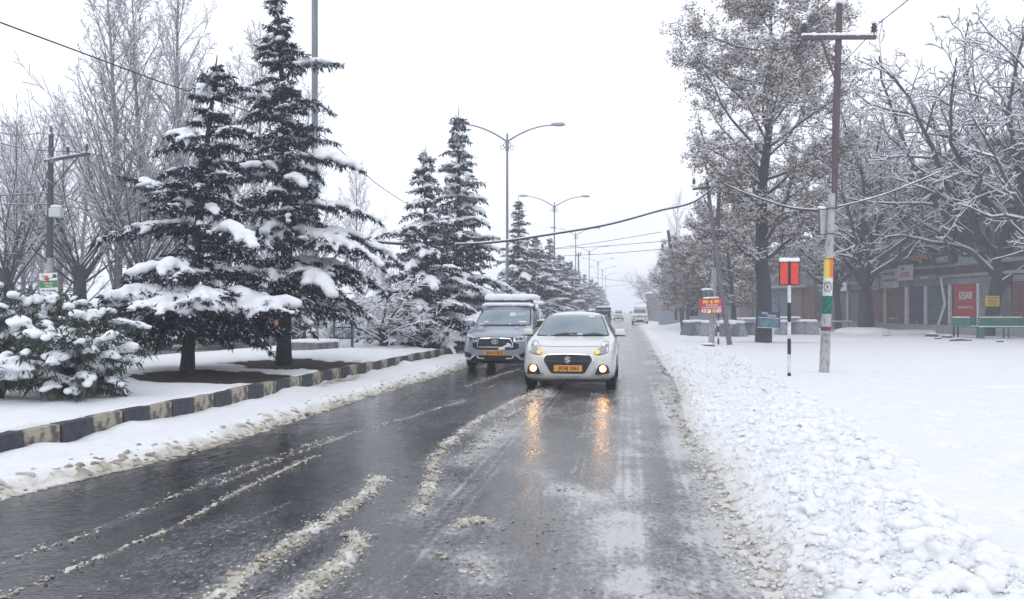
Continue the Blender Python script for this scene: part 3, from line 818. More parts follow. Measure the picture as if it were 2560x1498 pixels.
# --------------------------------------------------------------- cedars
def cedar(root, H, W, seed, clear=0.12, lev=0.26, per=5, voxel=0.035, fing=1.0, snow=1.0, lean=(0, 0), tr=0.13, curve=0.0, boughs=(), skirt=None, detail=1.0, flen=0.15, droop=1.0, wpow=.75, snowp=.75, bigp=.16, wid=.12, hv=.75, dust=.2):
    rng = random.Random(seed); rg = np.random.default_rng(seed)
    # trunk
    def axis(t): return Vector((lean[0]*t + curve*math.sin(t*math.pi*1.2)*.9, lean[1]*t, H*t))
    pts = [axis(i/14) for i in range(15)]; pts[0].z = -0.15
    rad = [tr*(1.35 if i == 0 else 1)*(1-i/14)**.8 + .008 for i in range(15)]
    mb = MB().tube(pts, rad, 10); mb.build('trunk', BARK, root, smooth=True)
    P0, P1, A0, A1 = [], [], [], []      # woody parts
    SP = []                              # sprays: (start, direction, length, half width)
    SB = []                              # snow balls
    def bough(z0, az, L, up0, dr, heavy=1.0, wide=.3):
        p = axis(z0/H); d = Vector((math.cos(az)*math.cos(up0), math.sin(az)*math.cos(up0), math.sin(up0)))
        n = max(5, int(L/.16)); st = L/n; r = 0.012 + .012*L; big = 1.75 if (heavy >= 1 and rng.random() < bigp) else 1.0
        side = Vector((-math.sin(az), math.cos(az), 0)); phase = rng.random()*6
        for i in range(n):
            u = (i+1)/n
            d = (d + Vector((0, 0, -dr*st*(.5+1.2*u))) + side*rng.gauss(0, .06)).normalized()
            q = p + d*st
            P0.append(p[:]); P1.append(q[:]); A0.append(r*(1-u*.8)+.003); A1.append(r*(1-u*.8)+.002)
            if u > .12:
                w = wide*L*math.sin(min(1, u*1.15)*math.pi)**.7*(1.05-.4*u) + .07
                for sgn in (-1, 1):
                    sd = (side*sgn*rng.uniform(.8, 1.1) + d*rng.uniform(.35, .8) + Vector((0, 0, -rng.uniform(.05, .45)*droop))).normalized()
                    l = w*rng.uniform(.7, 1.2); e = q + sd*l
                    P0.append(q[:]); P1.append(e[:]); A0.append(.006); A1.append(.002)
                    SP.append((q, sd, l, 1.0))
                    if heavy > 0 and rng.random() < snowp*heavy:
                        m = max(1, int(l/.09))
                        for j in range(m):
                            v = (j+.6)/m; c = q + sd*l*v*.92; s = .048*(1.15-.5*v)*rng.uniform(.65, 1.35)*snow*min(1.5, .7+L*.3)*(big*.9 if u > .45 else 1)
                            SB.append((c.x, c.y, c.z+s*.35, s*1.15, s*1.15, s*.75))
                SP.append((p, d, st*1.4, .8))
                if heavy > 0 and rng.random() < min(1, .93*heavy) and math.sin(phase+u*7) > -.75:
                    s = .062*rng.uniform(.7, 1.25)*snow*min(1.6, .65+L*.35)*(1-.3*u)*(big if u > .4 else 1)
                    SB.append((q.x, q.y, q.z+s*.45, s*1.3, s*1.3, s*.8))
            p = q
        SP.append((p, d, .14, 1))
    z = H*clear
    while z < H*.965:
        t = z/H
        Lm = W*(1-t)**wpow + .05
        k = max(3, int(round(per*(1-t*.4))))
        a0 = rng.uniform(0, 6.28)
        for i in range(k):
            L = Lm*rng.uniform(.5, 1.15) * (1.25 if rng.random() < .14 else 1)
            bough(z + rng.uniform(-.5, .5)*lev, a0 + 6.283*i/k + rng.gauss(0, .25), L, rng.uniform(.0, .38)+.3*t, rng.uniform(.35, .8)*droop/(max(.5, L)), 1.0 if rng.random() < hv else .12)
        z += lev*(1-.35*t)
    for b in boughs: bough(*b)
    if skirt:
        zs, rs, nb = skirt
        for i in range(nb):
            bough(zs + rng.uniform(-.12, .12), 6.283*i/nb + rng.gauss(0, .1), rs*rng.uniform(.85, 1.06), .04, .26/rs, 2.6, .36)
            bough(zs - .12 + rng.uniform(-.1, .1), 6.283*i/nb + rng.gauss(0, .2), rs*rng.uniform(.6, .95), -.1, .45/rs, 0, .34)
            bough(zs - .22 + rng.uniform(-.1, .1), 6.283*i/nb + rng.gauss(0, .3), rs*rng.uniform(.5, .85), -.22, .6/rs, 0, .34)
    V, Q = frusta(P0, P1, A0, A1, 3)
    link('limbs', fast_mesh('limbs', V, Q=Q, mats=[BARK]), root)
    # needles: slender hanging fingers along every spray
    base, dirs, lens = [], [], []
    for q, d, l, k in SP:
        m = max(2, int(l*46*fing*k))
        t = rg.random(m)[:, None]; qa = np.array(q[:])[None]; da = np.array(d[:])[None]
        b = qa + da*l*t*1.1
        v = da*.55 + rg.normal(0, .42, (m, 3)); v[:, 2] -= .42*droop*rg.random(m) + .2
        v /= np.linalg.norm(v, axis=1, keepdims=True)
        base.append(b); dirs.append(v); lens.append(flen*rg.uniform(.5, 1.25, m))
    base = np.concatenate(base); dirs = np.concatenate(dirs); lens = np.concatenate(lens)
    n = len(base); sdv = np.cross(dirs, rg.normal(0, 1, (n, 3))); sdv /= np.linalg.norm(sdv, axis=1, keepdims=True)
    w = (lens*wid)[:, None]
    e = base + dirs*lens[:, None]; mid = base + dirs*lens[:, None]*.45
    V = np.stack([base, mid + sdv*w, e, mid - sdv*w], 1).reshape(-1, 3)
    i = np.arange(n)*4; Q = np.stack([i, i+1, i+2, i+3], -1)
    link('needles', fast_mesh('needles', V, Q=Q, mats=[NEEDLE]), root)['kind'] = 'stuff'
    m = rg.random(n) < dust; bd = base[m] + [0, 0, .006]; dd = dirs[m]; ld = lens[m]*rg.uniform(.35, .8, m.sum()); sv = np.cross(dd, [0, 0, 1.]) + rg.normal(0, .15, (m.sum(), 3)); sv /= np.maximum(np.linalg.norm(sv, axis=1, keepdims=True), 1e-6)
    wv = (ld*.22)[:, None]; e = bd + dd*ld[:, None] + [0, 0, .008]; mm = bd + dd*ld[:, None]*.5 + [0, 0, .02]
    V = np.stack([bd, mm + sv*wv, e, mm - sv*wv], 1).reshape(-1, 3); i = np.arange(m.sum())*4
    link('needle_snow', fast_mesh('needle_snow', V, Q=np.stack([i, i+1, i+2, i+3], -1), mats=[SNOWB]), root)['kind'] = 'stuff'
    SBa = np.array(SB)
    remesh_blobs('snow', SBa[:, :3], SBa[:, 3:], SNOWB, voxel, root, sub=1 if voxel > .04 else 2, relief=.035 if voxel < .05 else .03, freq=13, seed=seed)['kind'] = 'stuff'
    return root

# hero cedar with the leaning trunk (right one of the near pair)
r = empty('cedar_tree', (-5.0, 16.6, mz(-5.0, 16.6)), 0, 'tall near cedar with curved dark trunk, second tree from the left on the median', 'tree', 'snowy cedars along the median')
cedar(r, 8.25, 2.45, 5, clear=.155, lev=.28, per=5, voxel=.044, lean=(-.08, 0), tr=.145, curve=.13, wpow=1.05, fing=2.1, snow=1.2, snowp=.5, bigp=.24, flen=.135, droop=1.25, wid=.10, boughs=[
    (6.5, -.1, 1.25, .25, .25, 1.3, .2), (4.55, -.25, 1.75, .1, .3, 1.4, .22), (3.5, -.15, 2.1, .15, .3, 1.2, .25), (2.7, -.35, 2.4, .2, .38, 1.6, .3), (2.9, .1, 2.5, .2, .35, 1.5, .3), (2.1, -.7, 1.9, .1, .45, 1.5, .3), (5.3, -1.2, 1.1, .5, .6, 1.6, .3)])
# hero cedar with the umbrella skirt (left one)
r = empty('cedar_tree', (-5.95, 13.9, mz(-5.95, 13.9)), 0, 'near cedar whose lowest boughs spread like a snow-covered umbrella over dark soil', 'tree', 'snowy cedars along the median')
cedar(r, 5.95, 2.0, 8, clear=.27, lev=.27, per=5, voxel=.042, lean=(.42, .3), tr=.11, curve=-.04, wpow=1.05, fing=2.2, snow=1.2, snowp=.5, bigp=.24, flen=.125, droop=1.25, wid=.10, skirt=(1.42, 1.9, 24), boughs=[
    (3.1, 2.95, 1.9, .45, .1, 1.6, .2), (2.75, 3.2, 1.75, .1, .3, 1.5, .25), (5.1, -.2, .85, .7, .9, 1.7, .35), (4.4, 2.9, .75, .35, .6, 1.7, .4), (4.4, -.3, 1.15, .4, .7, 1.5, .25), (2.6, -.5, 1.7, .2, .45, 1.4, .25)])
# middle distance pair behind the silver van
r = empty('cedar_tree', (-3.0, 26.3, mz(-3.0, 26.3)), 0, 'shorter cedar of the snowy pair behind the silver car', 'tree', 'snowy cedars along the median')
cedar(r, 6.9, 2.6, 21, clear=.05, lev=.29, per=6, voxel=.058, tr=.13, dust=.35, fing=.95, wpow=1.05, droop=1.25, bigp=.25, snow=1.35, snowp=.9, flen=.17)
CMID = empty('cedar_tree', (-2.1, 30.0, mz(-2.1, 30.0)), 0, 'taller slender cedar of the snowy pair behind the silver car', 'tree', 'snowy cedars along the median')
cedar(CMID, 9.3, 2.8, 22, clear=.04, lev=.31, per=6, voxel=.065, tr=.15, dust=.35, fing=.9, wpow=1.1, droop=1.25, bigp=.25, snow=1.45, snowp=.95, flen=.18)
CFAR = empty('cedar_tree', (0, 0, 0), 0, 'cedar', 'tree', 'snowy cedars along the median')
cedar(CFAR, 7.0, 2.9, 33, clear=.03, lev=.3, per=6, voxel=.095, tr=.13, dust=.5, fing=.6, wpow=1.0, snow=1.6, snowp=.95, flen=.24)
far_spots = [  # px of apex, D, height, spread
    (1300, 45, 8.0, 1.0, CMID, 'cedar in front of the first double-armed street lamp beyond the pair'),
    (1345, 53, 6.4, 1.05, CFAR, 'low broad cedar right behind the white sedan roof'),
    (1392, 62, 7.4, 1.0, CMID, 'cedar standing at the foot of the second double-armed lamp'),
    (1418, 71, 6.5, 1.1, CFAR, 'rounded cedar just past the second double-armed lamp'),
    (1437, 81, 6.6, 1.1, CFAR, 'misty cedar below the third double-armed lamp'),
    (1456, 92, 6.2, 1.1, CFAR, 'misty cedar between the third and fourth double-armed lamps'),
    (1470, 104, 6.4, 1.1, CMID, 'faint cedar below the fourth double-armed lamp'),
    (1482, 117, 6.2, 1.1, CFAR, 'pale cedar in the fog beyond the fourth lamp'),
    (1492, 131, 6.2, 1.1, CFAR, 'very pale cedar in the fog near the fifth lamp'),
    (1501, 147, 6.0, 1.1, CFAR, 'ghostly cedar in the fog past the fifth lamp'),
    (1509, 165, 6.0, 1.1, CMID, 'last cedar still visible in the fog'),
]
rng = random.Random(7); used = False
for i, (px, D, h, sp, src, lab) in enumerate(far_spots):
    if src is CFAR and not used: o = CFAR; used = True
    else: o = copy_tree(src)
    H0 = 9.2 if src is CMID else 7.0
    x = min((px-1280)/F*D, float(kerbX(D)) - 1.0)
    o.location = (x, D, .3); s = h/H0; o.scale = (s*sp, s*sp, s); o.rotation_euler = (0, 0, rng.uniform(0, 6.28)); o['label'] = lab

# --------------------------------------------------------------- bare poplars and others on the left
def make_poplar(seed, H, kids=46, ang=.55):
    sk = Skel(seed)
    spec = [dict(n=14, wig=.02, up=.02, kids=kids, start=.12, taper=.08, env=lambda f: 1.15-.85*f),
            dict(n=6, wig=.07, up=.09, kids=10, ang=ang, ratio=.33, start=.12, taper=.2, rr=.42),
            dict(n=4, wig=.1, up=.06, kids=7, ang=.6, ratio=.3, start=.1, taper=.3, rr=.5),
            dict(n=2, wig=.16, up=.03, kids=0, ang=.75, ratio=.42, start=0, taper=.4, rr=.6)]
    sk.branch(Vector((0, 0, -.2)), Vector((0, 0, 1)), H, .012*H, 0, spec); return sk
def make_fan(seed, H):
    sk = Skel(seed)
    spec = [dict(n=5, wig=.1, up=.02, kids=24, start=.7, taper=.75, klen=H*.68, env=lambda f: 1),
            dict(n=7, wig=.055, up=.05, kids=10, ang=.72, ratio=1, start=.15, taper=.2, rr=.2),
            dict(n=4, wig=.1, up=.04, kids=5, ang=.5, ratio=.32, start=.1, taper=.3, rr=.5),
            dict(n=2, wig=.14, up=0, kids=0, ang=.6, ratio=.4, start=0, taper=.4, rr=.6)]
    sk.branch(Vector((0, 0, -.2)), Vector((.15, 0, 1)), H*.33, .028*H, 0, spec); return sk
def proto(name, sk, thick, bark, **kw):
    return bare_tree(name, sk, thick, dict(loc=(0, 0, 0)), bark, **kw)
FROST = mat('frosted_twigs', (0.085, 0.078, 0.1), .9)
PA = proto('poplar_tree', make_poplar(101, 17, 64), .03, PALEBARK, twig=FROST, snow_k=.3, minr=.009)
PB = proto('poplar_tree', make_poplar(102, 15, 58, .75), .03, PALEBARK, twig=FROST, snow_k=.35, minr=.009)
FA = proto('pollarded_tree', make_fan(103, 9.5), .03, BARK, twig=FROST, snow_k=.4, minr=.009)
GP = 'frosted bare trees beyond the far carriageway'
# src, px, D, scale, label
left_spots = [
    (PA, 290, 33, 1.0, 'tall frosted poplar with the pale straight trunk, left of the near cedars', 1),
    (PA, 455, 38, 1.12, 'broad frosted poplar rising behind the umbrella cedar', 0),
    (PB, 375, 35, 1.1, 'frosted poplar with widely forking limbs between two taller ones', 0),
    (PB, 622, 40, 1.05, 'frosted poplar seen between the tops of the two near cedars', 0),
    (PA, 760, 50, .92, 'slim frosted poplar behind the plain lamp pole', 0),
    (PB, 20, 38, .70, 'frosted tree at the left edge of the picture', 0),
    (PB, 200, 42, .78, 'frosted tree just right of the left utility pole', 0),
    (PB, 895, 58, .80, 'small pale bare tree right of the plain lamp pole', 1),
    (PB, 110, 46, .72, 'frosted tree behind the left utility pole', 0),
    (PA, 960, 85, .62, 'faint bare tree far behind the snowy shrub', 0),
    (PA, 1090, 120, .9, 'very faint poplar behind the cedar pair', 0),
    (PB, 700, 62, .72, 'low bare tree filling the gap behind the curved cedar trunk', 0),
    (PB, 530, 55, .85, 'bare tree half hidden behind the umbrella cedar', 0),
    (PB, 60, 36, .66, 'frosted thin tree near the left edge behind the leaning trunk', 0),
    (PA, 150, 36, .66, 'slim frosted tree between the left pole and the tall pale poplar', 0),
    (PB, 440, 33, .8, 'forking frosted tree right behind the umbrella cedar', 0),
    (PB, 560, 44, 1.0, 'frosted tree in the gap between the two near cedars', 0),
    (FA, 205, 33, 1.15, 'pollarded tree with a fan of long straight shoots, nearer the left pole', 1),
    (FA, 320, 31, 1.1, 'pollarded tree with fan of shoots beside the umbrella cedar', 0),
    (FA, 45, 30, 1.05, 'dark-trunked pollarded tree at the far left edge', 0),
    (FA, 740, 40, .8, 'pollarded tree behind the tree guard', 0),
    (FA, 1000, 60, .75, 'pollarded tree in mist above the snowy hedge', 0),
]
firsts = set(); rng = random.Random(12)
for src, px, D, s, lab, _ in left_spots:
    if src.name not in firsts: o = src; firsts.add(src.name)
    else: o = copy_tree(src)
    x = (px-1280)/F*D; o.location = (x, D, lz(x, D)); o.scale = (s, s, s); o.rotation_euler = (0, 0, rng.uniform(0, 6.28))
    o['label'] = lab; o['category'] = 'tree'; o['group'] = GP

# --------------------------------------------------------------- right side: crooked spreading trees
def make_spread(seed, H, kids0=9, rr=.66):
    sk = Skel(seed)
    spec = [dict(n=7, wig=.09, up=.03, kids=kids0, start=.27, taper=.4, klen=H*.60, env=lambda f: 1.15-.3*f),
            dict(n=10, wig=.16, up=.07, kids=11, ang=.85, ratio=1, start=.15, taper=.25, rr=rr),
            dict(n=6, wig=.2, up=.02, kids=7, ang=.85, ratio=.45, start=.12, taper=.3, rr=.62),
            dict(n=4, wig=.24, up=.02, kids=3, ang=.8, ratio=.42, start=.1, taper=.4, rr=.6),
            dict(n=2, wig=.28, up=.0, kids=0, ang=.8, ratio=.5, start=0, taper=.5, rr=.65)]
    sk.branch(Vector((0, 0, -.2)), Vector((0, 0, 1)), H*.5, .0195*H, 0, spec)
    sk.seg = [q for q in sk.seg if not ((q[4] >= 2 and q[1].z < 3.6) or (q[4] == 1 and q[1].z < 2.2 and math.hypot(q[1].x, q[1].y) > 1.8))]; return sk
GR = 'crooked snow-covered trees in front of the shops'
DBARK = mat('walnut_bark', (0.022, 0.024, 0.03), .9, var=.4, scale=10, bump=.6, bscale=30)
WA = bare_tree('walnut_tree', make_spread(202, 17, 19), .03, dict(loc=(26.0, 41.3, .1), label='big forked snow-covered tree standing behind the green bench', cat='tree', group=GR), DBARK, snow_k=1.5, minr=.017)
WB = bare_tree('walnut_tree', make_spread(207, 14.5, 16), .03, dict(loc=(21.7, 47.0, .1), label='snow-covered tree with a mossy trunk in front of the brown shutters', cat='tree', group=GR), DBARK, snow_k=1.5, minr=.017)
WA.scale = (1.15, 1.15, 1.2); WB.scale = (1.12, 1.12, 1.15)
WA.rotation_euler = (0, 0, 2.0); WB.rotation_euler = (0, .06, 4.4)
o = copy_tree(WA); o.location = (30.5, 49, .1); o.rotation_euler = (0, 0, 4.3); o.scale = (1.05,)*3; o['label'] = 'taller snow-covered tree at the right edge with its crown above the roof'
o = copy_tree(WA); o.location = (27.0, 35.6, .1); o.rotation_euler = (0, 0, 3.6); o.scale = (.85, .85, 1.1); o['label'] = 'snow-covered tree whose crown reaches in from beyond the right edge over the green bench'
o = copy_tree(WB); o.location = (24.7, 52.5, .1); o.rotation_euler = (0, .03, 1.0); o.scale = (1.1, 1.1, 1.25); o['label'] = 'tall snow-covered tree rising behind the mossy trunk, before the low roof'
o = copy_tree(WB); o.location = (23.6, 55, .1); o.rotation_euler = (0, 0, 1.3); o.scale = (.95,)*3; o['label'] = 'snow-covered tree behind the shutters tree, its crown over the yellow sign'
o = copy_tree(WB); o.location = (12.3, 90, .3); o.location.x = (1668-1280)/F*90; o.rotation_euler = (0, 0, 2.3); o.scale = (.5,)*3; o['label'] = 'small pale tree leaning over the lane near the far jeep'
o = copy_tree(WA); o.location = ((1630-1280)/F*120, 120, .3); o.rotation_euler = (0, 0, .3); o.scale = (.55,)*3; o['label'] = 'faint spreading tree in the fog beyond the far jeep'
for px, D, s, src, lab in ((1690, 100, .95, PA, 'tall faint poplar behind the leaning far pole'), (1745, 88, .8, PA, 'thin faint poplar right of the leaning far pole'), (1655, 125, .8, PB, 'ghostly poplar in the fog on the right side')):
    o = copy_tree(src); o.location = ((px-1280)/F*D, D, .2); o.scale = (s*.7, s*.7, s); o.rotation_euler = (0, 0, rng.uniform(0, 6)); o['label'] = lab; o['group'] = 'faint poplars on the right'

# leafy plane tree (brown leaves loaded with snow)
def leafy(root, sk, npt, nl, leaf, spread, seed, droop=.5, snowfrac=.45):
    rg = np.random.default_rng(seed)
    nc = nl//5; S0 = np.array([q[0][:] for q in sk.seg if q[4] >= 2]); S1 = np.array([q[1][:] for q in sk.seg if q[4] >= 2]); pk = rg.integers(0, len(S0), nc); tt = rg.random(nc)[:, None]
    CC = S0[pk]*(1-tt) + S1[pk]*tt + rg.normal(0, spread*.35, (nc, 3)); CC[:, 2] -= leaf*.5
    pick = rg.integers(0, nc, nl); base = CC[pick] + rg.normal(0, leaf*.85, (nl, 3))*np.array([1, 1, .7])
    a = rg.uniform(0, 6.28, nl); dn = np.stack([np.cos(a), np.sin(a), -droop*rg.uniform(.3, 2.2, nl)], -1); dn /= np.linalg.norm(dn, axis=1, keepdims=True)
    sd = np.cross(dn, rg.normal(0, 1, (nl, 3))); sd /= np.linalg.norm(sd, axis=1, keepdims=True)
    l = (leaf*rg.uniform(.6, 1.3, nl))[:, None]
    V = np.stack([base, base+dn*l*.5+sd*l*.38, base+dn*l, base+dn*l*.5-sd*l*.38], 1)
    i = np.arange(nl)*4; Q = np.stack([i, i+1, i+2, i+3], -1)
    link('leaves', fast_mesh('leaves', V.reshape(-1, 3), Q=Q, mats=[BROWNLEAF]), root)['kind'] = 'stuff'
    m = int(nl*snowfrac); b = CC[rg.integers(0, nc, m)] + rg.normal(0, leaf*.6, (m, 3)) + np.array([[0, 0, leaf*.7]]); s = leaf*.5*rg.uniform(.5, 1.5, m)
    C = b + np.stack([0*s, 0*s, s*.3], -1)
    BV = np.array([(1, 0, 0), (-.5, .86, 0), (-.5, -.86, 0), (0, 0, .7), (0, 0, -.25)])
    th = rg.uniform(0, 6.28, m); c_, s_ = np.cos(th), np.sin(th)
    X = BV[None, :, 0]*c_[:, None] - BV[None, :, 1]*s_[:, None]; Y = BV[None, :, 0]*s_[:, None] + BV[None, :, 1]*c_[:, None]
    V = np.stack([X*s[:, None]*1.4, Y*s[:, None]*1.1, np.broadcast_to(BV[None, :, 2], X.shape)*s[:, None]], -1) + C[:, None]
    TR = np.array([(0, 1, 3), (1, 2, 3), (2, 0, 3), (2, 1, 0)])
    T_ = (TR[None] + (np.arange(m)*5)[:, None, None]).reshape(-1, 3)
    link('leaf_snow', fast_mesh('leaf_snow', V.reshape(-1, 3), T=T_, mats=[SNOWB]), root)['kind'] = 'stuff'
def make_plane(seed, H, cl=.38, klen=.40, kids=34):
    sk = Skel(seed)
    spec = [dict(n=16, wig=.035, up=.03, kids=kids, start=cl, taper=.12, klen=H*klen, env=lambda f: math.sin(min(1, (f-cl+.16)/(1-cl+.2))*math.pi)**.5*1.1+.15),
            dict(n=7, wig=.1, up=.03, kids=9, ang=1.0, ratio=1, start=.2, taper=.25, rr=.36),
            dict(n=4, wig=.14, up=.0, kids=7, ang=.75, ratio=.36, start=.1, taper=.3, rr=.5),
            dict(n=3, wig=.2, up=-.08, kids=0, ang=.75, ratio=.45, start=0, taper=.5, rr=.6)]
    sk.branch(Vector((0, 0, -.2)), Vector((-.03, 0, 1)), H, .38*H/15, 0, spec); return sk
sk = make_plane(301, 15.3, .24, .27, 50)
PT = bare_tree('plane_tree', sk, .03, dict(loc=(11.1, 33.6, .08), label='tall plane tree still holding brown leaves under snow, blue sign on its trunk', cat='tree', group='leafy plane trees on the right'), BARK, snow_k=1.4, minr=.007)
PT.scale = (.95, .95, .93)
PT.rotation_euler = (Matrix.Rotation(-.055, 3, 'Y') @ Matrix.Rotation(2.6, 3, 'Z')).to_euler()
leafy(PT, sk, 0, 52000, .088, .42, 1, snowfrac=.45)
sk = make_plane(302, 7.6, .22, .40)
PS = bare_tree('plane_tree', sk, .03, dict(loc=(14.3, 49, .1), label='smaller leafy plane tree hanging over the concrete blocks beside the tall one', cat='tree', group='leafy plane trees on the right'), BARK, snow_k=1.5, minr=.008)
leafy(PS, sk, 0, 15000, .125, .4, 2, droop=.9, snowfrac=.5)
for (x, y, s, rz, lab) in ((13.4, 58, .78, 2.0, 'low leafy tree drooping behind the red sign'), (14.8, 66, .85, 4.0, 'leafy tree overhanging the leaning far pole'), (16.6, 57, .95, 5.0, 'leafy tree in front of the blue shutters')):
    o = copy_tree(PS); o.location = (x, y, .1); o.scale = (s, s, s); o.rotation_euler = (0, 0, rz); o['label'] = lab

# --------------------------------------------------------------- snow-laden shrubs on the near left
def leaf_bush(root, stems, seed, leaf=.16, nl=5200, voxel=.027, pads=.95, padtop=.55):
    """arching stems with long narrow leaves and thick pads of snow"""
    rng = random.Random(seed); rg = np.random.default_rng(seed)
    P0, P1, A0, A1 = [], [], [], []; nodes = []; SB = []
    for (az, L, up, out) in stems:
        p = Vector((rng.uniform(-.12, .12), rng.uniform(-.12, .12), 0)); d = Vector((math.cos(az)*out, math.sin(az)*out, up)).normalized(); n = 22; st = L/n
        for i in range(n):
            u = (i+1)/n; d = (d + Vector((0, 0, -.125*u*1.2)) + Vector((rng.gauss(0, .045), rng.gauss(0, .045), 0))).normalized()
            q = p + d*st; P0.append(p[:]); P1.append(q[:]); A0.append(.014*(1-.7*u)+.003); A1.append(.014*(1-.75*u)+.003)
            if u > .3: nodes.append((q, d, u))
            if u > .38 and rng.random() < .95*pads and math.sin(az*5+u*9) > -.8:
                s = rng.uniform(.042, .082)*(1.0 if q.z > .3 else .8); SB.append((q.x, q.y, q.z+s*.5, s*1.25, s*1.25, s*.9))
                if rng.random() < .85:
                    a = rng.uniform(0, 6.28); s2 = s*rng.uniform(.6, 1.1); SB.append((q.x+math.cos(a)*s*1.5, q.y+math.sin(a)*s*1.5, q.z+s2*.1, s2*1.2, s2*1.2, s2*.8))
            p = q
    V, Q = frusta(P0, P1, A0, A1, 4); link('stems', fast_mesh('stems', V, Q=Q, mats=[BARK]), root)
    pk = rg.integers(0, len(nodes), nl); base = np.array([nodes[k][0][:] for k in pk]) + rg.normal(0, .035, (nl, 3)); dd = np.array([nodes[k][1][:] for k in pk])
    v = dd*.35 + rg.normal(0, .55, (nl, 3)); v[:, 2] -= .3; v /= np.linalg.norm(v, axis=1, keepdims=True)
    sd = np.cross(v, rg.normal(0, 1, (nl, 3))); sd /= np.linalg.norm(sd, axis=1, keepdims=True); l = (leaf*rg.uniform(.6, 1.3, nl))[:, None]
    m1 = base + v*l*.35 + np.array([[0, 0, .012]]); e = base + v*l - np.array([[0, 0, .02]])
    V = np.stack([base, m1 + sd*l*.085, e, m1 - sd*l*.085], 1).reshape(-1, 3); i = np.arange(nl)*4
    link('leaves', fast_mesh('leaves', V, Q=np.stack([i, i+1, i+2, i+3], -1), mats=[LEAFD]), root)['kind'] = 'stuff'
    S = np.array(SB); remesh_blobs('snow', S[:, :3], S[:, 3:], SNOWB, voxel, root, sub=2, relief=.014, seed=seed)['kind'] = 'stuff'
def ring(n, L, up, out, rng, a0=0, a1=6.283): return [(a0 + (a1-a0)*(i+rng.random()*.7)/n, L*rng.uniform(.8, 1.15), up*rng.uniform(.8, 1.2), out*rng.uniform(.8, 1.2)) for i in range(n)]
rng = random.Random(31); GB = 'snow-laden oleander shrubs at the near left'
def bush(x, y, st, seed, lab, **kw):
    o = empty('oleander_shrub', (x, y, mz(x, y)-.03), 0, lab, 'shrub', GB); leaf_bush(o, st, seed, **kw); o.scale = (.9, .9, .88); return o
bush(-5.95, 10.35, ring(26, 1.3, 1.5, .62, rng) + ring(16, .9, 1.0, .8, rng), 41, 'dome-shaped snow-laden shrub with drooping dark leaves nearest the kerb', nl=9500)
bush(-6.95, 11.2, ring(20, 1.75, 2.0, .5, rng), 42, 'taller loose shrub arching out behind the dome-shaped one', nl=6500)
bush(-7.5, 11.2, ring(22, 1.75, 1.9, .7, rng), 43, 'snow-laden shrub at the left edge of the picture', nl=6500)
bush(-6.55, 9.55, ring(20, .8, 1.3, .7, rng), 44, 'low rounded shrub nearly buried in snow at the left edge', nl=2600, pads=1.3)
bush(-9.1, 13.4, ring(18, 1.8, 2.0, .6, rng), 45, 'shrub behind the others under the left utility pole', nl=4500)

# snowy twiggy shrubs and hedge in the middle distance
def make_shrub(seed, H):
    sk = Skel(seed)
    spec = [dict(n=2, wig=.1, up=0, kids=9, start=.2, taper=.6, klen=H*.85, env=lambda f: 1),
            dict(n=6, wig=.16, up=-.01, kids=9, ang=.85, ratio=1, start=.15, taper=.25, rr=.4),
            dict(n=4, wig=.22, up=-.04, kids=9, ang=.8, ratio=.4, start=.1, taper=.35, rr=.5),
            dict(n=2, wig=.3, up=-.05, kids=0, ang=.8, ratio=.5, start=0, taper=.5, rr=.6)]
    sk.branch(Vector((0, 0, -.1)), Vector((0, 0, 1)), H*.35, .05*H, 0, spec); return sk
SH = bare_tree('bare_shrub', make_shrub(61, 2.3), .02, dict(loc=(-4.05, 24.2, mz(-4.05, 24.2)), label='small crooked shrub heaped with snow beside the tree guard', cat='shrub', group='twiggy shrubs heaped with snow'), BARK, snow_k=2.0, minr=.007)
SH.scale = (1.3, 1.3, .88)
for px, D, s, lab in ((1010, 26.0, 1.0, 'snow-heaped shrub below the yellow tree guard'), (1065, 25.0, .7, 'snow-heaped shrub at the foot of the shorter cedar'), (900, 33, 1.0, 'snow-heaped shrub behind the plain lamp pole'), (975, 31, 1.2, 'taller snow-heaped shrub behind the yellow tree guard'), (830, 36, 1.1, 'snow-heaped shrub seen through the blue tree guard'), (760, 39, 1.1, 'snow-heaped shrub left of the lamp pedestal'), (1140, 33, .9, 'snow-heaped shrub between the cedar pair and the silver car')):
    o = copy_tree(SH); x = (px-1280)/F*D; o.location = (x, D, .3 if D < 30 else lz(x, D)*.5+.1); o.scale = (s*1.4, s*1.4, s*.9); o.rotation_euler = (0, 0, rng.uniform(0, 6)); o['label'] = lab
# low hedge line of twigs along the far verge (a mass)
rg = np.random.default_rng(71)
PZ0, PZ1 = [], []
for k in range(7000):
    D = 24 + 90*rg.random()**1.5; x = float(kerbX(D)) - MEDW - OTHERW - 1.2 - 4*rg.random()
    h = 1.1*rg.random()*(.5+fbm(np.array(x*.5), np.array(D*.3), 72, 2)); z0 = lz(x, D)*0+.1+h*.9
    a = rg.uniform(0, 6.28); L = rg.uniform(.15, .55); PZ0.append((x, D, z0)); PZ1.append((x+L*math.cos(a)*.7, D+L*math.sin(a)*.7, z0+L*rg.uniform(-.1, .9)))
PZ0 = np.array(PZ0); PZ1 = np.array(PZ1)
V, Q = frusta(PZ0, PZ1, np.full(len(PZ0), .009), np.full(len(PZ0), .004), 3); V2, Q2 = frusta(PZ0+[0, 0, .014], PZ1+[0, 0, .014], np.full(len(PZ0), .015), np.full(len(PZ0), .01), 3)
tag(link('hedge_twigs', fast_mesh('hedge_twigs', np.concatenate([V, V2]), Q=np.concatenate([Q, Q2+len(V)]), mats=[TWIG, SNOWB], mi=[0]*len(Q)+[1]*len(Q2))), 'tangle of snowy twigs along the far verge', kind='stuff')
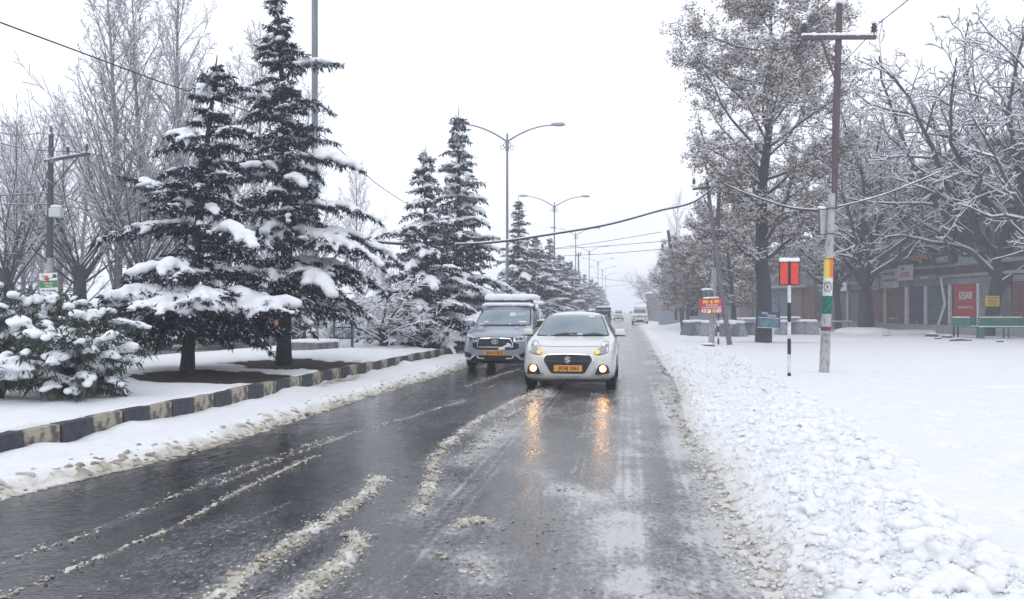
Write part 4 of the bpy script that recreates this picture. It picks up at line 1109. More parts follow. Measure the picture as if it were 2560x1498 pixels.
# ================================================================== VEHICLES
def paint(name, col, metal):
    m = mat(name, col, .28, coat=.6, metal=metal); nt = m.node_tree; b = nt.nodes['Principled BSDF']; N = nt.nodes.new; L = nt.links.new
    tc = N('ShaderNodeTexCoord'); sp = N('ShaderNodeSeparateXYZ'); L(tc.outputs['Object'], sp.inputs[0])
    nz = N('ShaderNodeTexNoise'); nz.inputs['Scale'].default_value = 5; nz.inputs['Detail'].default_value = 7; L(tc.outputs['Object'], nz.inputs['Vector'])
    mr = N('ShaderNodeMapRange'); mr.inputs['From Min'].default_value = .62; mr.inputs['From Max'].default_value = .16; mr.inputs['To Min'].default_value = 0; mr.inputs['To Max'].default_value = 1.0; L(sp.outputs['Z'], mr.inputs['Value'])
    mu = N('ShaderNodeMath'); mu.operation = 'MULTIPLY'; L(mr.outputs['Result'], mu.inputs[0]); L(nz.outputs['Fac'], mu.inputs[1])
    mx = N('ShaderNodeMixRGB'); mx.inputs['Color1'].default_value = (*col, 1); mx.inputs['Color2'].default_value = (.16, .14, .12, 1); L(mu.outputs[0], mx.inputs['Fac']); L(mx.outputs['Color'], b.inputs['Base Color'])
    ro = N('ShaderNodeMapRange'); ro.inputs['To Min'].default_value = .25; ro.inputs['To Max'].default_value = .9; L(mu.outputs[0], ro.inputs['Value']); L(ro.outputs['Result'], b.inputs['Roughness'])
    return m
GLASS = mat('car_glass', (0.035, 0.05, 0.06), 0.04, spec=0.9, coat=.6, var=.25, scale=1.6)
GLASS_I = mat('screen_glass', (0.17, 0.235, 0.27), 0.08, spec=0.8, coat=.4, col2=(0.12, 0.18, 0.215), scale=2.2)  # two-tone noise in the glass colour mimics mottled reflections
CHROME = mat('chrome', (0.72, 0.74, 0.78), 0.12, metal=1.0, var=.05, scale=5)
PLATE = mat('plate_amber', (0.80, 0.36, 0.055), 0.5, var=.06, scale=6)
INK = mat('plate_ink', (0.035, 0.015, 0.012), 0.6, var=.1)
LAMPGREY = mat('lamp_reflector', (0.38, 0.4, 0.43), 0.18, metal=.5, col2=(0.2, 0.21, 0.23), scale=16)
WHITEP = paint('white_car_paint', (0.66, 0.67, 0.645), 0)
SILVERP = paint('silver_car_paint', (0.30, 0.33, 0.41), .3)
SEAM = mat('panel_gap', (0.03, 0.03, 0.035), .8, var=.1)
AMBERL = mat('lit_indicator', (0.9, 0.35, 0.03), .4, emit=(1.0, 0.34, 0.02), estr=1.3, var=.1)
FOGL = mat('lit_fog_lamp', (1, .9, .75), .3, emit=(1.0, 0.60, 0.26), estr=55, var=.02)
FOGRIM = mat('fog_lamp_glow_rim', (0.8, .2, .05), .4, emit=(1.0, .18, .05), estr=.7, var=.1)

def text_mesh(name, s, size, m, parent, depth=.003, loc=(0, 0, 0), rot=(R(90), 0, 0), sx=1.0, bold=0.0, align='CENTER', shear=0.0):
    c = bpy.data.curves.new(name, 'FONT'); c.body = s; c.size = size; c.align_x = align; c.align_y = 'CENTER'
    c.extrude = depth; c.offset = bold; c.resolution_u = 2; c.shear = shear
    o = bpy.data.objects.new(name + '_t', c); COL.objects.link(o)
    bpy.context.view_layer.update()
    me = bpy.data.meshes.new_from_object(o.evaluated_get(bpy.context.evaluated_depsgraph_get()))
    bpy.data.objects.remove(o); me.name = name
    for v in me.vertices: v.co.x *= sx
    me.materials.clear(); me.materials.append(m)
    return link(name, me, parent, loc, rot)

class Hull:
    """closed car body lofted through cross sections; parts are laid onto its surface"""
    def __init__(self, st, levels=2, wells=()):
        # st rows: y, zb, wl, zm, wm, zbelt, wbelt, wt, zte, ztop
        vs, fs = [], []; N = 0
        for (y, zb, wl, zm, wm, zbt, wb, wt, zte, zt) in st:
            half = [(.55*wl, zb), (wl, zb+.01), (wm*.985, zb+.35*(zm-zb)), (wm, zm), (wb, zbt-.07), (wb-.035, zbt), ((wb+wt)/2-.012+.0, (zbt+zte)/2),
                    (wt+.018, zte-.055), (wt-.06, zte), (.55*wt, zte+.75*(zt-zte))]
            ring = [(0, zb)] + half + [(0, zt)] + [(-x, z) for x, z in reversed(half)]
            N = len(ring); vs += [(x, y, z) for x, z in ring]
        for i in range(len(st)-1):
            for k in range(N): fs.append((i*N+k, i*N+(k+1) % N, (i+1)*N+(k+1) % N, (i+1)*N+k))
        # caps as strips between the two halves
        for base in (0, (len(st)-1)*N):
            h = N//2
            for k in range(h):
                a, b = k, k+1; c, d = (N-k-1) % N, (N-k) % N
                q = [a, b, c, d]; q = list(dict.fromkeys(q))
                if len(q) > 2: fs.append(tuple(base+i for i in q))
        me = bpy.data.meshes.new('h'); me.from_pydata(vs, [], fs)
        bm = bmesh.new(); bm.from_mesh(me); bmesh.ops.remove_doubles(bm, verts=bm.verts, dist=1e-5); bmesh.ops.recalc_face_normals(bm, faces=bm.faces); bm.to_mesh(me); bm.free()
        o = bpy.data.objects.new('h', me); COL.objects.link(o)
        s = o.modifiers.new('s', 'SUBSURF'); s.levels = levels; s.render_levels = levels
        cut = []
        for (wy, wr, wx) in wells:
            for sg in (-1, 1):
                b = MB(); pts = [(wy + wr*math.cos(2*math.pi*k/28), wr*.98 - .0 + wr*math.sin(2*math.pi*k/28)) for k in range(28)]
                b.v = [(sg*(wx-.28), y_, z_) for y_, z_ in pts] + [(sg*(wx+.3), y_, z_) for y_, z_ in pts]
                b.f = [tuple(range(28)), tuple(range(55, 27, -1))] + [(k, k+28, (k+1) % 28 + 28, (k+1) % 28) for k in range(28)]; b.m = [0]*30
                c = b.build('c', SEAM); cut.append(c); md = o.modifiers.new('b', 'BOOLEAN'); md.object = c; md.solver = 'EXACT'
        dg = bpy.context.evaluated_depsgraph_get(); dg.update()
        self.me = bpy.data.meshes.new_from_object(o.evaluated_get(dg))
        bpy.data.objects.remove(o)
        for c in cut: bpy.data.objects.remove(c)
        self.me.polygons.foreach_set('use_smooth', [True]*len(self.me.polygons)); self.me.set_sharp_from_angle(angle=R(45))
        bm = bmesh.new(); bm.from_mesh(self.me); self.tree = BVHTree.FromBMesh(bm); bm.free()
    def body(self, m, root, name='body'):
        self.me.materials.clear(); self.me.materials.append(m); self.me.name = name
        return link(name, self.me, root)
    def patch(self, name, poly, m, parent, axis='F', off=.006, thick=.02, cut=.05, ring=None, smooth=True, hole=None):
        """poly: (x,z) seen from the front ('F'), (y,z) from a side ('L','R'), (x,y) from above ('T')"""
        bm = bmesh.new()
        to3 = {'F': lambda a, b: (a, 0, b), 'B': lambda a, b: (a, 0, b), 'L': lambda a, b: (0, a, b), 'R': lambda a, b: (0, a, b), 'T': lambda a, b: (a, b, 0)}[axis]
        vs = [bm.verts.new(to3(*p)) for p in poly]
        if ring:   # keep only a border of the given width
            cx = sum(p[0] for p in poly)/len(poly); cz = sum(p[1] for p in poly)/len(poly); wi = []
            hx = max(abs(p[0]-cx) for p in poly); hz = max(abs(p[1]-cz) for p in poly)
            for p in poly: wi.append(bm.verts.new(to3(cx+(p[0]-cx)*(1-ring/hx), cz+(p[1]-cz)*(1-ring/hz))))
            for i in range(len(vs)): j = (i+1) % len(vs); bm.faces.new((vs[i], vs[j], wi[j], wi[i]))
        else: bm.faces.new(vs)
        if True:
            mn = [min(v.co[i] for v in bm.verts) for i in range(3)]; mx = [max(v.co[i] for v in bm.verts) for i in range(3)]
            for i in range(3):
                if mx[i]-mn[i] < 1e-4: continue
                nn = max(1, int((mx[i]-mn[i])/cut))
                for k in range(1, nn):
                    no = [0, 0, 0]; no[i] = 1; co = [0, 0, 0]; co[i] = mn[i] + (mx[i]-mn[i])*k/nn
                    bmesh.ops.bisect_plane(bm, geom=bm.verts[:]+bm.edges[:]+bm.faces[:], plane_co=co, plane_no=no, dist=1e-5)
        D = {'F': Vector((0, 1, 0)), 'B': Vector((0, -1, 0)), 'L': Vector((1, 0, 0)), 'R': Vector((-1, 0, 0)), 'T': Vector((0, 0, -1))}[axis]
        bmesh.ops.triangulate(bm, faces=[f for f in bm.faces if len(f.verts) > 4])
        for v in bm.verts:
            hit = self.tree.ray_cast(v.co - D*8, D)
            if hit[0] is None:
                hit = self.tree.find_nearest(v.co + Vector((0, 0, 0)) if axis != 'F' else Vector((v.co.x, .2, v.co.z)))
            p, nrm = hit[0], hit[1]
            if nrm.dot(D) > 0: nrm = -nrm
            v.co = p + (nrm*.5 - D*.5).normalized()*off
        be = [e for e in bm.edges if e.is_boundary]
        r = bmesh.ops.extrude_edge_only(bm, edges=be)
        for v in [g for g in r['geom'] if isinstance(g, bmesh.types.BMVert)]: v.co += D*thick
        bmesh.ops.recalc_face_normals(bm, faces=bm.faces)
        me = bpy.data.meshes.new(name); bm.to_mesh(me); bm.free(); me.materials.append(m)
        if smooth: me.polygons.foreach_set('use_smooth', [True]*len(me.polygons)); me.set_sharp_from_angle(angle=R(40))
        return link(name, me, parent)
    def front(self, x, z):
        h = self.tree.ray_cast(Vector((x, -8, z)), Vector((0, 1, 0))); return h[0].y if h[0] else .5

def mir(p): return [(-a, b) for a, b in reversed(p)]
def arc(cx, cz, rx, rz, a0, a1, n=8): return [(cx + rx*math.cos(R(a0+(a1-a0)*k/n)), cz + rz*math.sin(R(a0+(a1-a0)*k/n))) for k in range(n+1)]

def wheel(root, x, y, r, w, rimm, steer=0):
    s = 1 if x > 0 else -1
    t = MB(); n = 32; prof = [(r*.66, -w/2), (r*.93, -w/2), (r, -w*.36), (r, w*.36), (r*.93, w/2), (r*.66, w/2)]
    vs = [(xx, rr*math.cos(2*math.pi*k/n), rr*math.sin(2*math.pi*k/n)) for k in range(n) for rr, xx in prof]
    m = len(prof); fs = [(k*m+j, k*m+j+1, ((k+1) % n)*m+j+1, ((k+1) % n)*m+j) for k in range(n) for j in range(m-1)]
    t.add(vs, fs)
    wo = t.build('wheel', RUBBER, root, smooth='auto', loc=(x, y, r), rot=(0, 0, steer))
    b = MB()
    b.tube([(s*w*.36, 0, 0), (s*w*.3, 0, 0)], [r*.64, r*.66], 24)
    for k in range(8):
        a = 2*math.pi*k/8; b.box((s*w*.40, math.cos(a)*r*.36, math.sin(a)*r*.36), (.02, r*.5, .035), rot=Matrix.Rotation(a, 3, 'X'))
    b.tube([(s*w*.3, 0, 0), (s*w*.46, 0, 0)], [r*.16, r*.14], 12)
    b.build('rim', rimm, wo, smooth='auto')
    return wo
def pad(root, name, boxes, seed=0, voxel=.03, relief=.03):
    """rounded slab of snow: boxes = (cx,cy,cz, sx,sy,sz) filled with overlapping balls"""
    C, S = [], []; rg_ = random.Random(seed)
    for cx, cy, cz, sx, sy, sz in boxes:
        nx, ny = max(2, int(sx/(sz*.55))+1), max(2, int(sy/(sz*.55))+1)
        for i in range(nx):
            for j in range(ny):
                k = rg_.uniform(.85, 1.15); x = cx - sx/2 + sz*.5 + (sx-sz)*i/(nx-1); y = cy - sy/2 + sz*.5 + (sy-sz)*j/(ny-1)
                C.append((x, y, cz)); S.append((sz*.6*k, sz*.6*k, sz*.52*k))
    return remesh_blobs(name, C, S, SNOWB, voxel, root, sub=2, relief=relief, seed=seed)

# --------------------------------------------------------------- white sedan
def rowsx(r): return r
st = [ # y, zb, wl, zm, wm, zbelt, wbelt, wt, zte, ztop
 (0.00, .30, .40, .46, .52, .60, .50, .34, .64, .66),
 (0.05, .22, .58, .44, .70, .68, .66, .48, .72, .74),
 (0.16, .185, .70, .44, .79, .74, .75, .60, .79, .815),
 (0.38, .18, .76, .48, .845, .82, .82, .70, .865, .885),
 (0.75, .18, .78, .52, .862, .90, .845, .745, .925, .95),
 (1.10, .18, .78, .54, .866, .945, .85, .745, .965, 1.0),
 (1.22, .18, .78, .55, .866, .96, .852, .72, 1.02, 1.06),
 (1.60, .18, .78, .55, .866, .975, .855, .63, 1.26, 1.31),
 (1.92, .18, .78, .55, .866, .985, .855, .585, 1.405, 1.455),
 (2.25, .18, .78, .55, .866, .99, .855, .57, 1.455, 1.51),
 (2.75, .18, .78, .55, .866, 1.0, .85, .57, 1.43, 1.49),
 (3.10, .18, .78, .55, .86, 1.01, .84, .57, 1.34, 1.39),
 (3.45, .20, .77, .56, .85, 1.01, .82, .60, 1.12, 1.16),
 (3.75, .24, .74, .60, .82, .98, .79, .66, 1.05, 1.08),
 (3.95, .30, .64, .62, .74, .92, .72, .60, .98, 1.0),
]
# the part of the photo's car that shows: front axle 0.78 m behind the nose
SX, SY = (1419-1280)/F*14.2, 14.2
sedan = empty('white_sedan', (SX, SY, 0.0), -math.atan(.158), 'white sedan with lit fog lamps and amber indicators driving towards the camera', 'car')
sedan.scale = (1.05, 1, 1.0)
H1 = Hull(st, 2, wells=[(.80, .335, .80), (3.2, .335, .80)])
H1.body(WHITEP, sedan)
k = .00112
def Z(zx, zy): return ((zx-790)*k, (1481-zy)*k)
wsp = [(-.665, 1.0), (.665, 1.0), (.70, 1.015), (.60, 1.27), (.545, 1.395), (.50, 1.415), (0, 1.432), (-.50, 1.415), (-.545, 1.395), (-.60, 1.27), (-.70, 1.015)]
w = H1.patch('windscreen', wsp, SEAM, sedan, off=.006, thick=.02)
wsi = [(x*.965, .985+.0+(z-1.0)*.955+.03) for x, z in wsp]
H1.patch('glass', wsi, GLASS_I, w, off=.012, thick=.005)
st_ = H1.patch('sticker', [(.28, 1.375), (.40, 1.37), (.40, 1.39), (.28, 1.395)], mat('paper_sticker', (.8, .82, .84), .6, var=.05), w, off=.016, thick=.003)
for p in ([(-.33, 1.005), (.10, 1.035), (.105, 1.05), (-.10, 1.06), (-.34, 1.025)], [(.2, 1.005), (.58, 1.01), (.6, 1.025), (.42, 1.055), (.22, 1.03)]):
    H1.patch('wiper', p, BLACK, sedan, off=.03, thick=.02)
hp = [(-.435, .665), (-.42, .69), (-.36, .705), (-.15, .718), (0, .72), (.15, .718), (.36, .705), (.42, .69), (.435, .665), (.455, .61), (.44, .575), (.335, .375), (.31, .35), (.27, .335), (-.27, .335), (-.31, .35), (-.335, .375), (-.44, .575), (-.455, .61)]
gr = H1.patch('grille', [(x*.99-.0, z-.012) for x, z in hp], CHROME, sedan, off=.008, thick=.03)
GRB = mat('grille_mesh_black', (0.016, 0.019, 0.032), .35, var=.3, scale=30)
H1.patch('grille_mesh', [(x*.955, .515+(z-.515)*.93-.012) for x, z in hp], GRB, gr, off=.013, thick=.01)
H1.patch('grille_bar', [(-.40, .55), (.40, .55), (.42, .59), (.38, .602), (-.38, .602), (-.42, .59)], mat('grille_bar_dark', (.035, .042, .065), .25, var=.1), gr, off=.026, thick=.02)
for zz in (.375, .40, .425, .45, .475, .50, .525, .63, .65, .67):
    hw = min(.40, .27+(zz-.35)*.62) if zz < .56 else .385
    H1.patch('grille_slat', [(-hw, zz), (hw, zz), (hw, zz+.007), (-hw, zz+.007)], BLACK, gr, off=.022, thick=.015, cut=.1)
# emblem: angular S
em = [(-.0, .068), (.062, .022), (.03, .0+.004), (.055, -.02), (0, -.068), (-.062, -.022), (-.035, -.006), (-.0, -.033), (.012, -.025), (-.055, .022)]
yf = H1.front(0, .60)
eb = MB(); S_ = 1.0
for poly in ([(-.066, .012), (.0, .066), (.058, .030), (.036, .020), (.0, .042), (-.012, .034), (.045, -.012), (.066, -.012), (.0, -.066), (-.058, -.030), (-.036, -.020), (.0, -.042), (.012, -.034), (-.045, .012)],):
    eb.prism([(x*S_, z*S_) for x, z in poly], -.006, .006)
eb.build('emblem', CHROME, gr, loc=(0, yf-.034, .598))
def plate(root, x, z, w, h, yf, s, size, sx=1.0):
    b = MB().box((0, 0, 0), (w, .008, h)); p = b.build('number_plate', PLATE, root, loc=(x, yf, z), bevel=.003)
    text_mesh('plate_lettering', s, size, INK, p, .0012, (0.015, -.0055, -.002), sx=sx, bold=size*.018)
    MB().disc((-w*.445, 0), .011, 10, -.0058, 0, .002).build('plate_emblem', INK, p)
    return p
plate(sedan, .005, .437, .50, .117, yf-.005-.02, 'JK04J 2063', .105, .80)
# headlights
for s in (1, -1):
    q = [Z(165, 668), Z(228, 655), Z(258, 672), Z(300, 722), Z(345, 780), Z(380, 828), Z(352, 872), Z(292, 868), Z(215, 850), Z(152, 822), Z(158, 745)]
    q = [(x-.005, z-.005) for x, z in q]
    if s == 1: q = mir(q)
    hl = H1.patch('headlight', q, SEAM, sedan, off=.006, thick=.02, cut=.03)
    cx = sum(p[0] for p in q)/len(q); cz = sum(p[1] for p in q)/len(q)
    H1.patch('lens', [(cx+(x-cx)*.93, cz+(z-cz)*.93) for x, z in q], CHROME, hl, off=.012, thick=.004, cut=.02)
    H1.patch('reflector', [(cx+(x-cx)*.74-s*.0, cz+(z-cz)*.74-.012) for x, z in q], LAMPGREY, hl, off=.018, thick=.003, cut=.02)
    q2 = [Z(300, 800), Z(345, 795), Z(372, 828), Z(348, 862), Z(300, 858), Z(288, 830)]
    if s == 1: q2 = mir(q2)
    H1.patch('indicator', q2, AMBERL, hl, off=.022, thick=.004, cut=.015)
    tx, tz = Z(235, 720); tx = -tx if s == 1 else tx
    H1.patch('side_lamp', arc(tx, tz, .028, .020, 0, 340, 10), mat('dim_side_lamp', (.9, .6, .55), .3, emit=(1, .45, .35), estr=.6, var=.05), hl, off=.024, thick=.004, cut=.015)
    # fog lamp recess, chrome blade, lamp
    fq = [Z(135, 1135), Z(150, 1070), Z(185, 1035), Z(240, 1020), Z(290, 1035), Z(325, 1085), Z(365, 1150), Z(392, 1190), Z(300, 1200), Z(132, 1172)]
    if s == 1: fq = mir(fq)
    fr = H1.patch('fog_lamp_recess', fq, BLACK, sedan, off=.006, thick=.02)
    cb = [Z(293, 1028), Z(318, 1040), Z(360, 1105), Z(414, 1192), Z(400, 1212), Z(345, 1222), Z(118, 1192), Z(118, 1172), Z(320, 1198), Z(365, 1185), Z(340, 1120)]
    if s == 1: cb = mir(cb)
    H1.patch('chrome_blade', cb, CHROME, fr, off=.014, thick=.02, cut=.03)
    fx, fzz = Z(238, 1095); fx = -fx if s == 1 else fx
    yl = H1.front(fx, fzz)
    lp = MB().disc((0, 0), .068, 24, 0, 0, .03).build('fog_lamp', FOGRIM, fr, loc=(fx, yl-.012, fzz))
    bl = MB().blob((0, 0, 0), (.050, .018, .050), 3, sub=3, rough=0).build('bulb_glass', FOGL, lp, smooth=True, loc=(0, -.004, 0))
# bumper crease and lower lip
H1.patch('lower_lip', [(-.70, .205), (.70, .205), (.76, .235), (.72, .262), (.4, .245), (-.4, .245), (-.72, .262), (-.76, .235)], mat('grey_lip', (.32, .33, .34), .35, var=.1), sedan, off=.012, thick=.03)
H1.patch('bonnet_gap', [(-.56, .838), (-.3, .828), (0, .826), (.3, .828), (.56, .838), (.56, .843), (.3, .833), (0, .831), (-.3, .833), (-.56, .843)], SEAM, sedan, off=.003, thick=.01)
# side glass and mirrors
for s, ax in ((1, 'R'), (-1, 'L')):
    sw = [(1.42, 1.02), (1.72, 1.22), (2.0, 1.36), (2.2, 1.395), (2.23, 1.03)]
    H1.patch('side_window', sw, GLASS, sedan, ax, off=.006, thick=.02, cut=.12)
    sw = [(2.31, 1.03), (2.29, 1.395), (2.75, 1.38), (3.05, 1.27), (3.12, 1.05)]
    H1.patch('side_window', sw, GLASS, sedan, ax, off=.006, thick=.02, cut=.12)
    H1.patch('door_gap', [(1.30, .3), (1.31, .3), (1.33, .95), (1.32, .95)], SEAM, sedan, ax, off=.002, thick=.01)
    H1.patch('door_gap', [(2.27, .3), (2.28, .3), (2.28, .99), (2.27, .99)], SEAM, sedan, ax, off=.002, thick=.01)
    H1.patch('door_handle', [(2.0, .85), (2.18, .855), (2.18, .885), (2.0, .88)], WHITEP, sedan, ax, off=.03, thick=.03)
    mb = MB(); mb.box((s*.905, 1.50, 1.075), (.22, .12, .13), taper=.86)
    mo = mb.build('wing_mirror', WHITEP, sedan, smooth='auto', bevel=.042)
    MB().tube([(s*.80, 1.52, 1.0), (s*.9, 1.51, 1.025)], [.03, .022], 8).box((s*.94, 1.50, .998), (.17, .09, .016)).build('mirror_foot', BLACK, mo, smooth='auto')
    for y_ in (.80, 3.2): wheel(sedan, s*.745, y_, .305, .18, LAMPGREY)
MB().box((0, 1.9, .2), (1.3, 3.0, .1)).build('underbody', BLACK, sedan)
H1.patch('roof_seam', [(.50, 1.93), (.51, 1.93), (.51, 3.0), (.50, 3.0)], SEAM, sedan, 'T', off=.003, thick=.01)
H1.patch('roof_seam', [(-.51, 1.93), (-.50, 1.93), (-.50, 3.0), (-.51, 3.0)], SEAM, sedan, 'T', off=.003, thick=.01)
remesh_blobs('snow_crumbs', [(-.09, 1.19, 1.045), (-.05, 1.2, 1.055), (.1, 1.17, 1.045), (.16, 1.16, 1.04), (-.45, 1.08, 1.0), (-.02, 1.15, 1.035)], [(.035, .03, .03), (.02, .02, .028), (.05, .02, .014), (.04, .02, .012), (.05, .02, .01), (.06, .02, .012)], SNOWB, .008, sedan, relief=.005)['kind'] = 'stuff'

# --------------------------------------------------------------- silver people carrier with snow on its roof
st = [
 (0.00, .26, .50, .50, .60, .70, .58, .44, .78, .80),
 (0.06, .19, .62, .50, .74, .80, .72, .56, .86, .88),
 (0.18, .15, .72, .52, .82, .87, .79, .66, .93, .95),
 (0.45, .16, .78, .56, .845, .94, .83, .72, 1.0, 1.02),
 (0.90, .18, .80, .60, .85, 1.01, .84, .74, 1.055, 1.085),
 (1.10, .22, .80, .62, .85, 1.04, .84, .74, 1.09, 1.13),
 (1.50, .22, .80, .64, .85, 1.06, .84, .70, 1.36, 1.40),
 (1.85, .22, .80, .64, .85, 1.07, .84, .665, 1.56, 1.61),
 (2.3, .22, .80, .64, .85, 1.08, .84, .655, 1.64, 1.70),
 (3.6, .22, .80, .64, .85, 1.08, .84, .655, 1.66, 1.72),
 (4.2, .24, .80, .64, .85, 1.08, .83, .65, 1.60, 1.66),
 (4.55, .26, .78, .66, .83, 1.06, .81, .66, 1.36, 1.42),
 (4.65, .34, .70, .7, .76, 1.0, .74, .62, 1.2, 1.25),
]
VD = 19.3; VX = (1238-1280)/F*VD
van = empty('silver_people_carrier', (VX, VD, 0.0), -math.atan(.155), 'silver people carrier with thick snow on its roof rack, just behind the white sedan', 'car')
van.scale = (1.045, 1, 1)
H2 = Hull(st, 2, wells=[(.92, .375, .79), (3.75, .375, .79)])
H2.body(SILVERP, van)
k2 = .00166
def Z2(zx, zy): return ((zx-598)*k2, (1262-zy)*k2 + .0)
wp = [(-.70, 1.115), (.70, 1.115), (.72, 1.135), (.655, 1.50), (.625, 1.545), (0, 1.57), (-.625, 1.545), (-.655, 1.50), (-.72, 1.135)]
w = H2.patch('windscreen', wp, SEAM, van, off=.006)
H2.patch('glass', [(x*.965, 1.345+(z-1.345)*.93) for x, z in wp], GLASS_I, w, off=.012, thick=.004)
PAPER = mat('visor_card', (.5, .58, .58), .5, var=.1)  # even pale grey-green of the left visor panel
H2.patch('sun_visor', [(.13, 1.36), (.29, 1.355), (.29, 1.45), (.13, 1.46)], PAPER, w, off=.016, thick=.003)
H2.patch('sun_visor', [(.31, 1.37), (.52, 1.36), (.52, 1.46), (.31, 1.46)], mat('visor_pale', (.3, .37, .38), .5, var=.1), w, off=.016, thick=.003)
H2.patch('wiper', [(-.5, 1.115), (.6, 1.115), (.6, 1.135), (-.5, 1.13)], BLACK, van, off=.025, thick=.02)
# grille assembly
bz = [Z2(255, 850), Z2(325, 835), Z2(332, 762), Z2(598, 752), Z2(864, 762), Z2(872, 840), Z2(945, 855), Z2(945, 930), Z2(860, 950), Z2(330, 950), Z2(262, 920)]
g2 = H2.patch('grille', bz, BLACK, van, off=.006, thick=.03)
hx = [Z2(345, 775), Z2(598, 765), Z2(825, 775), Z2(862, 850), Z2(862, 915), Z2(335, 915), Z2(325, 880)]
H2.patch('grille_frame', hx, CHROME, g2, off=.018, thick=.02, ring=.018, cut=.08)
for zy in (800, 822, 844, 866, 888):
    a, b = Z2(360, zy), Z2(825, zy); H2.patch('grille_slat', [(a[0], a[1]), (b[0], b[1]), (b[0], b[1]+.014), (a[0], a[1]+.014)], mat('slat_dark', (.045, .05, .07), .3, var=.1), g2, off=.012, thick=.01, cut=.12)
yf = H2.front(0, .72)
def ellipse_ring(mb, cx, cz, rx, rz, w, y0, y1, n=26):
    o = [(cx+rx*math.cos(2*math.pi*k/n), cz+rz*math.sin(2*math.pi*k/n)) for k in range(n)]; i_ = [(cx+(rx-w)*math.cos(2*math.pi*k/n), cz+(rz-w)*math.sin(2*math.pi*k/n)) for k in range(n)]
    vs = [(x, y0, z) for x, z in o] + [(x, y0, z) for x, z in i_] + [(x, y1, z) for x, z in o] + [(x, y1, z) for x, z in i_]
    fs = []
    for k in range(n):
        m = (k+1) % n; fs += [(k, m, n+m, n+k), (2*n+k, 3*n+k, 3*n+m, 2*n+m), (k, 2*n+k, 2*n+m, m), (n+k, n+m, 3*n+m, 3*n+k)]
    mb.add(vs, fs)
e = MB(); ellipse_ring(e, 0, 0, .085, .058, .010, -.006, .006); ellipse_ring(e, 0, .018, .052, .022, .008, -.008, .004); ellipse_ring(e, 0, -.006, .024, .046, .008, -.010, .002)
e.build('emblem', CHROME, g2, loc=(Z2(595, 0)[0], yf-.03, Z2(0, 828)[1]))
plate(van, Z2(585, 0)[0], Z2(0, 1005)[1]+.01, .52, .115, H2.front(0, .43)-.025, 'JK01AT6022', .105, .76)
for s in (1, -1):
    q = [Z2(150, 730), Z2(235, 748), Z2(330, 775), Z2(325, 828), Z2(250, 815), Z2(140, 800)]
    if s == 1: q = mir(q)
    hl = H2.patch('headlight', q, CHROME, van, off=.006)
    cx = sum(p[0] for p in q)/6; cz = sum(p[1] for p in q)/6
    H2.patch('reflector', [(cx+(x-cx)*.86, cz+(z-cz)*.72) for x, z in q], LAMPGREY, hl, off=.012, thick=.004)
    H2.patch('projector', arc(cx+s*.02, cz, .035, .026, 0, 340, 10), BLACK, hl, off=.018, thick=.004, cut=.03)
    H2.patch('projector', arc(cx-s*.07, cz-.005, .03, .022, 0, 340, 10), BLACK, hl, off=.018, thick=.004, cut=.03)
    q = [Z2(125, 985), Z2(180, 990), Z2(245, 1025), Z2(225, 1065), Z2(120, 1062)]
    if s == 1: q = mir(q)
    H2.patch('fog_lamp_recess', q, BLACK, van, off=.006)
    q = [Z2(112, 1078), Z2(218, 1082), Z2(300, 1015), Z2(300, 1035), Z2(228, 1104), Z2(112, 1098)]
    if s == 1: q = mir(q)
    H2.patch('chrome_blade', q, mat('pale_trim', (.75, .77, .8), .25, metal=.6, var=.05), van, off=.012, cut=.04)
lo = [Z2(180, 1120), Z2(300, 1040), Z2(425, 1035), Z2(745, 1035), Z2(890, 1040), Z2(1010, 1120), Z2(1010, 1155), Z2(180, 1155)]
H2.patch('lower_intake', lo, BLACK, van, off=.01, thick=.03)
for s in (1, -1):
    q = [Z2(320, 1040), Z2(335, 1040), Z2(355, 1070), Z2(440, 1076), Z2(440, 1092), Z2(350, 1088), Z2(328, 1066)]
    if s == 1: q = mir(q)
    H2.patch('chrome_arc', q, CHROME, van, off=.02, cut=.03)
H2.patch('bumper_base', [(-.74, .17), (.74, .17), (.79, .24), (-.79, .24)], BLACK, van, off=.01, thick=.03)
for s, ax in ((1, 'R'), (-1, 'L')):
    for sw in ([(1.55, 1.14), (1.85, 1.36), (2.08, 1.53), (2.28, 1.56), (2.30, 1.14)], [(2.38, 1.14), (2.36, 1.57), (3.15, 1.59), (3.15, 1.14)], [(3.25, 1.14), (3.25, 1.59), (4.1, 1.53), (4.25, 1.16)]):
        H2.patch('side_window', sw, GLASS, van, ax, off=.006, cut=.15)
    H2.patch('door_gap', [(1.45, .35), (1.46, .35), (1.46, 1.05), (1.45, 1.05)], SEAM, van, ax, off=.002, thick=.01)
    H2.patch('door_gap', [(2.33, .35), (2.34, .35), (2.34, 1.1), (2.33, 1.1)], SEAM, van, ax, off=.002, thick=.01)
    mb = MB().box((s*.95, 1.55, 1.17), (.22, .13, .15), taper=.88); mo = mb.build('wing_mirror', SILVERP if s < 0 else BLACK, van, smooth='auto', bevel=.04)
    MB().tube([(s*.80, 1.6, 1.08), (s*.92, 1.56, 1.10)], [.03, .025], 8).build('mirror_foot', BLACK, mo, smooth='auto')
    remesh_blobs('snow', [(s*.96, 1.55, 1.25), (s*1.02, 1.55, 1.245), (s*.90, 1.56, 1.24)], [(.07, .07, .03)]*3, SNOWB, .012, mo, relief=.01)
    for y_ in (.92, 3.75): wheel(van, s*.745, y_, .335, .20, LAMPGREY, 0)
MB().box((0, 2.2, .26), (1.3, 3.6, .12)).tube([(-.6, .9, .3), (.6, .9, .3)], .05, 8).build('underbody', BLACK, van)
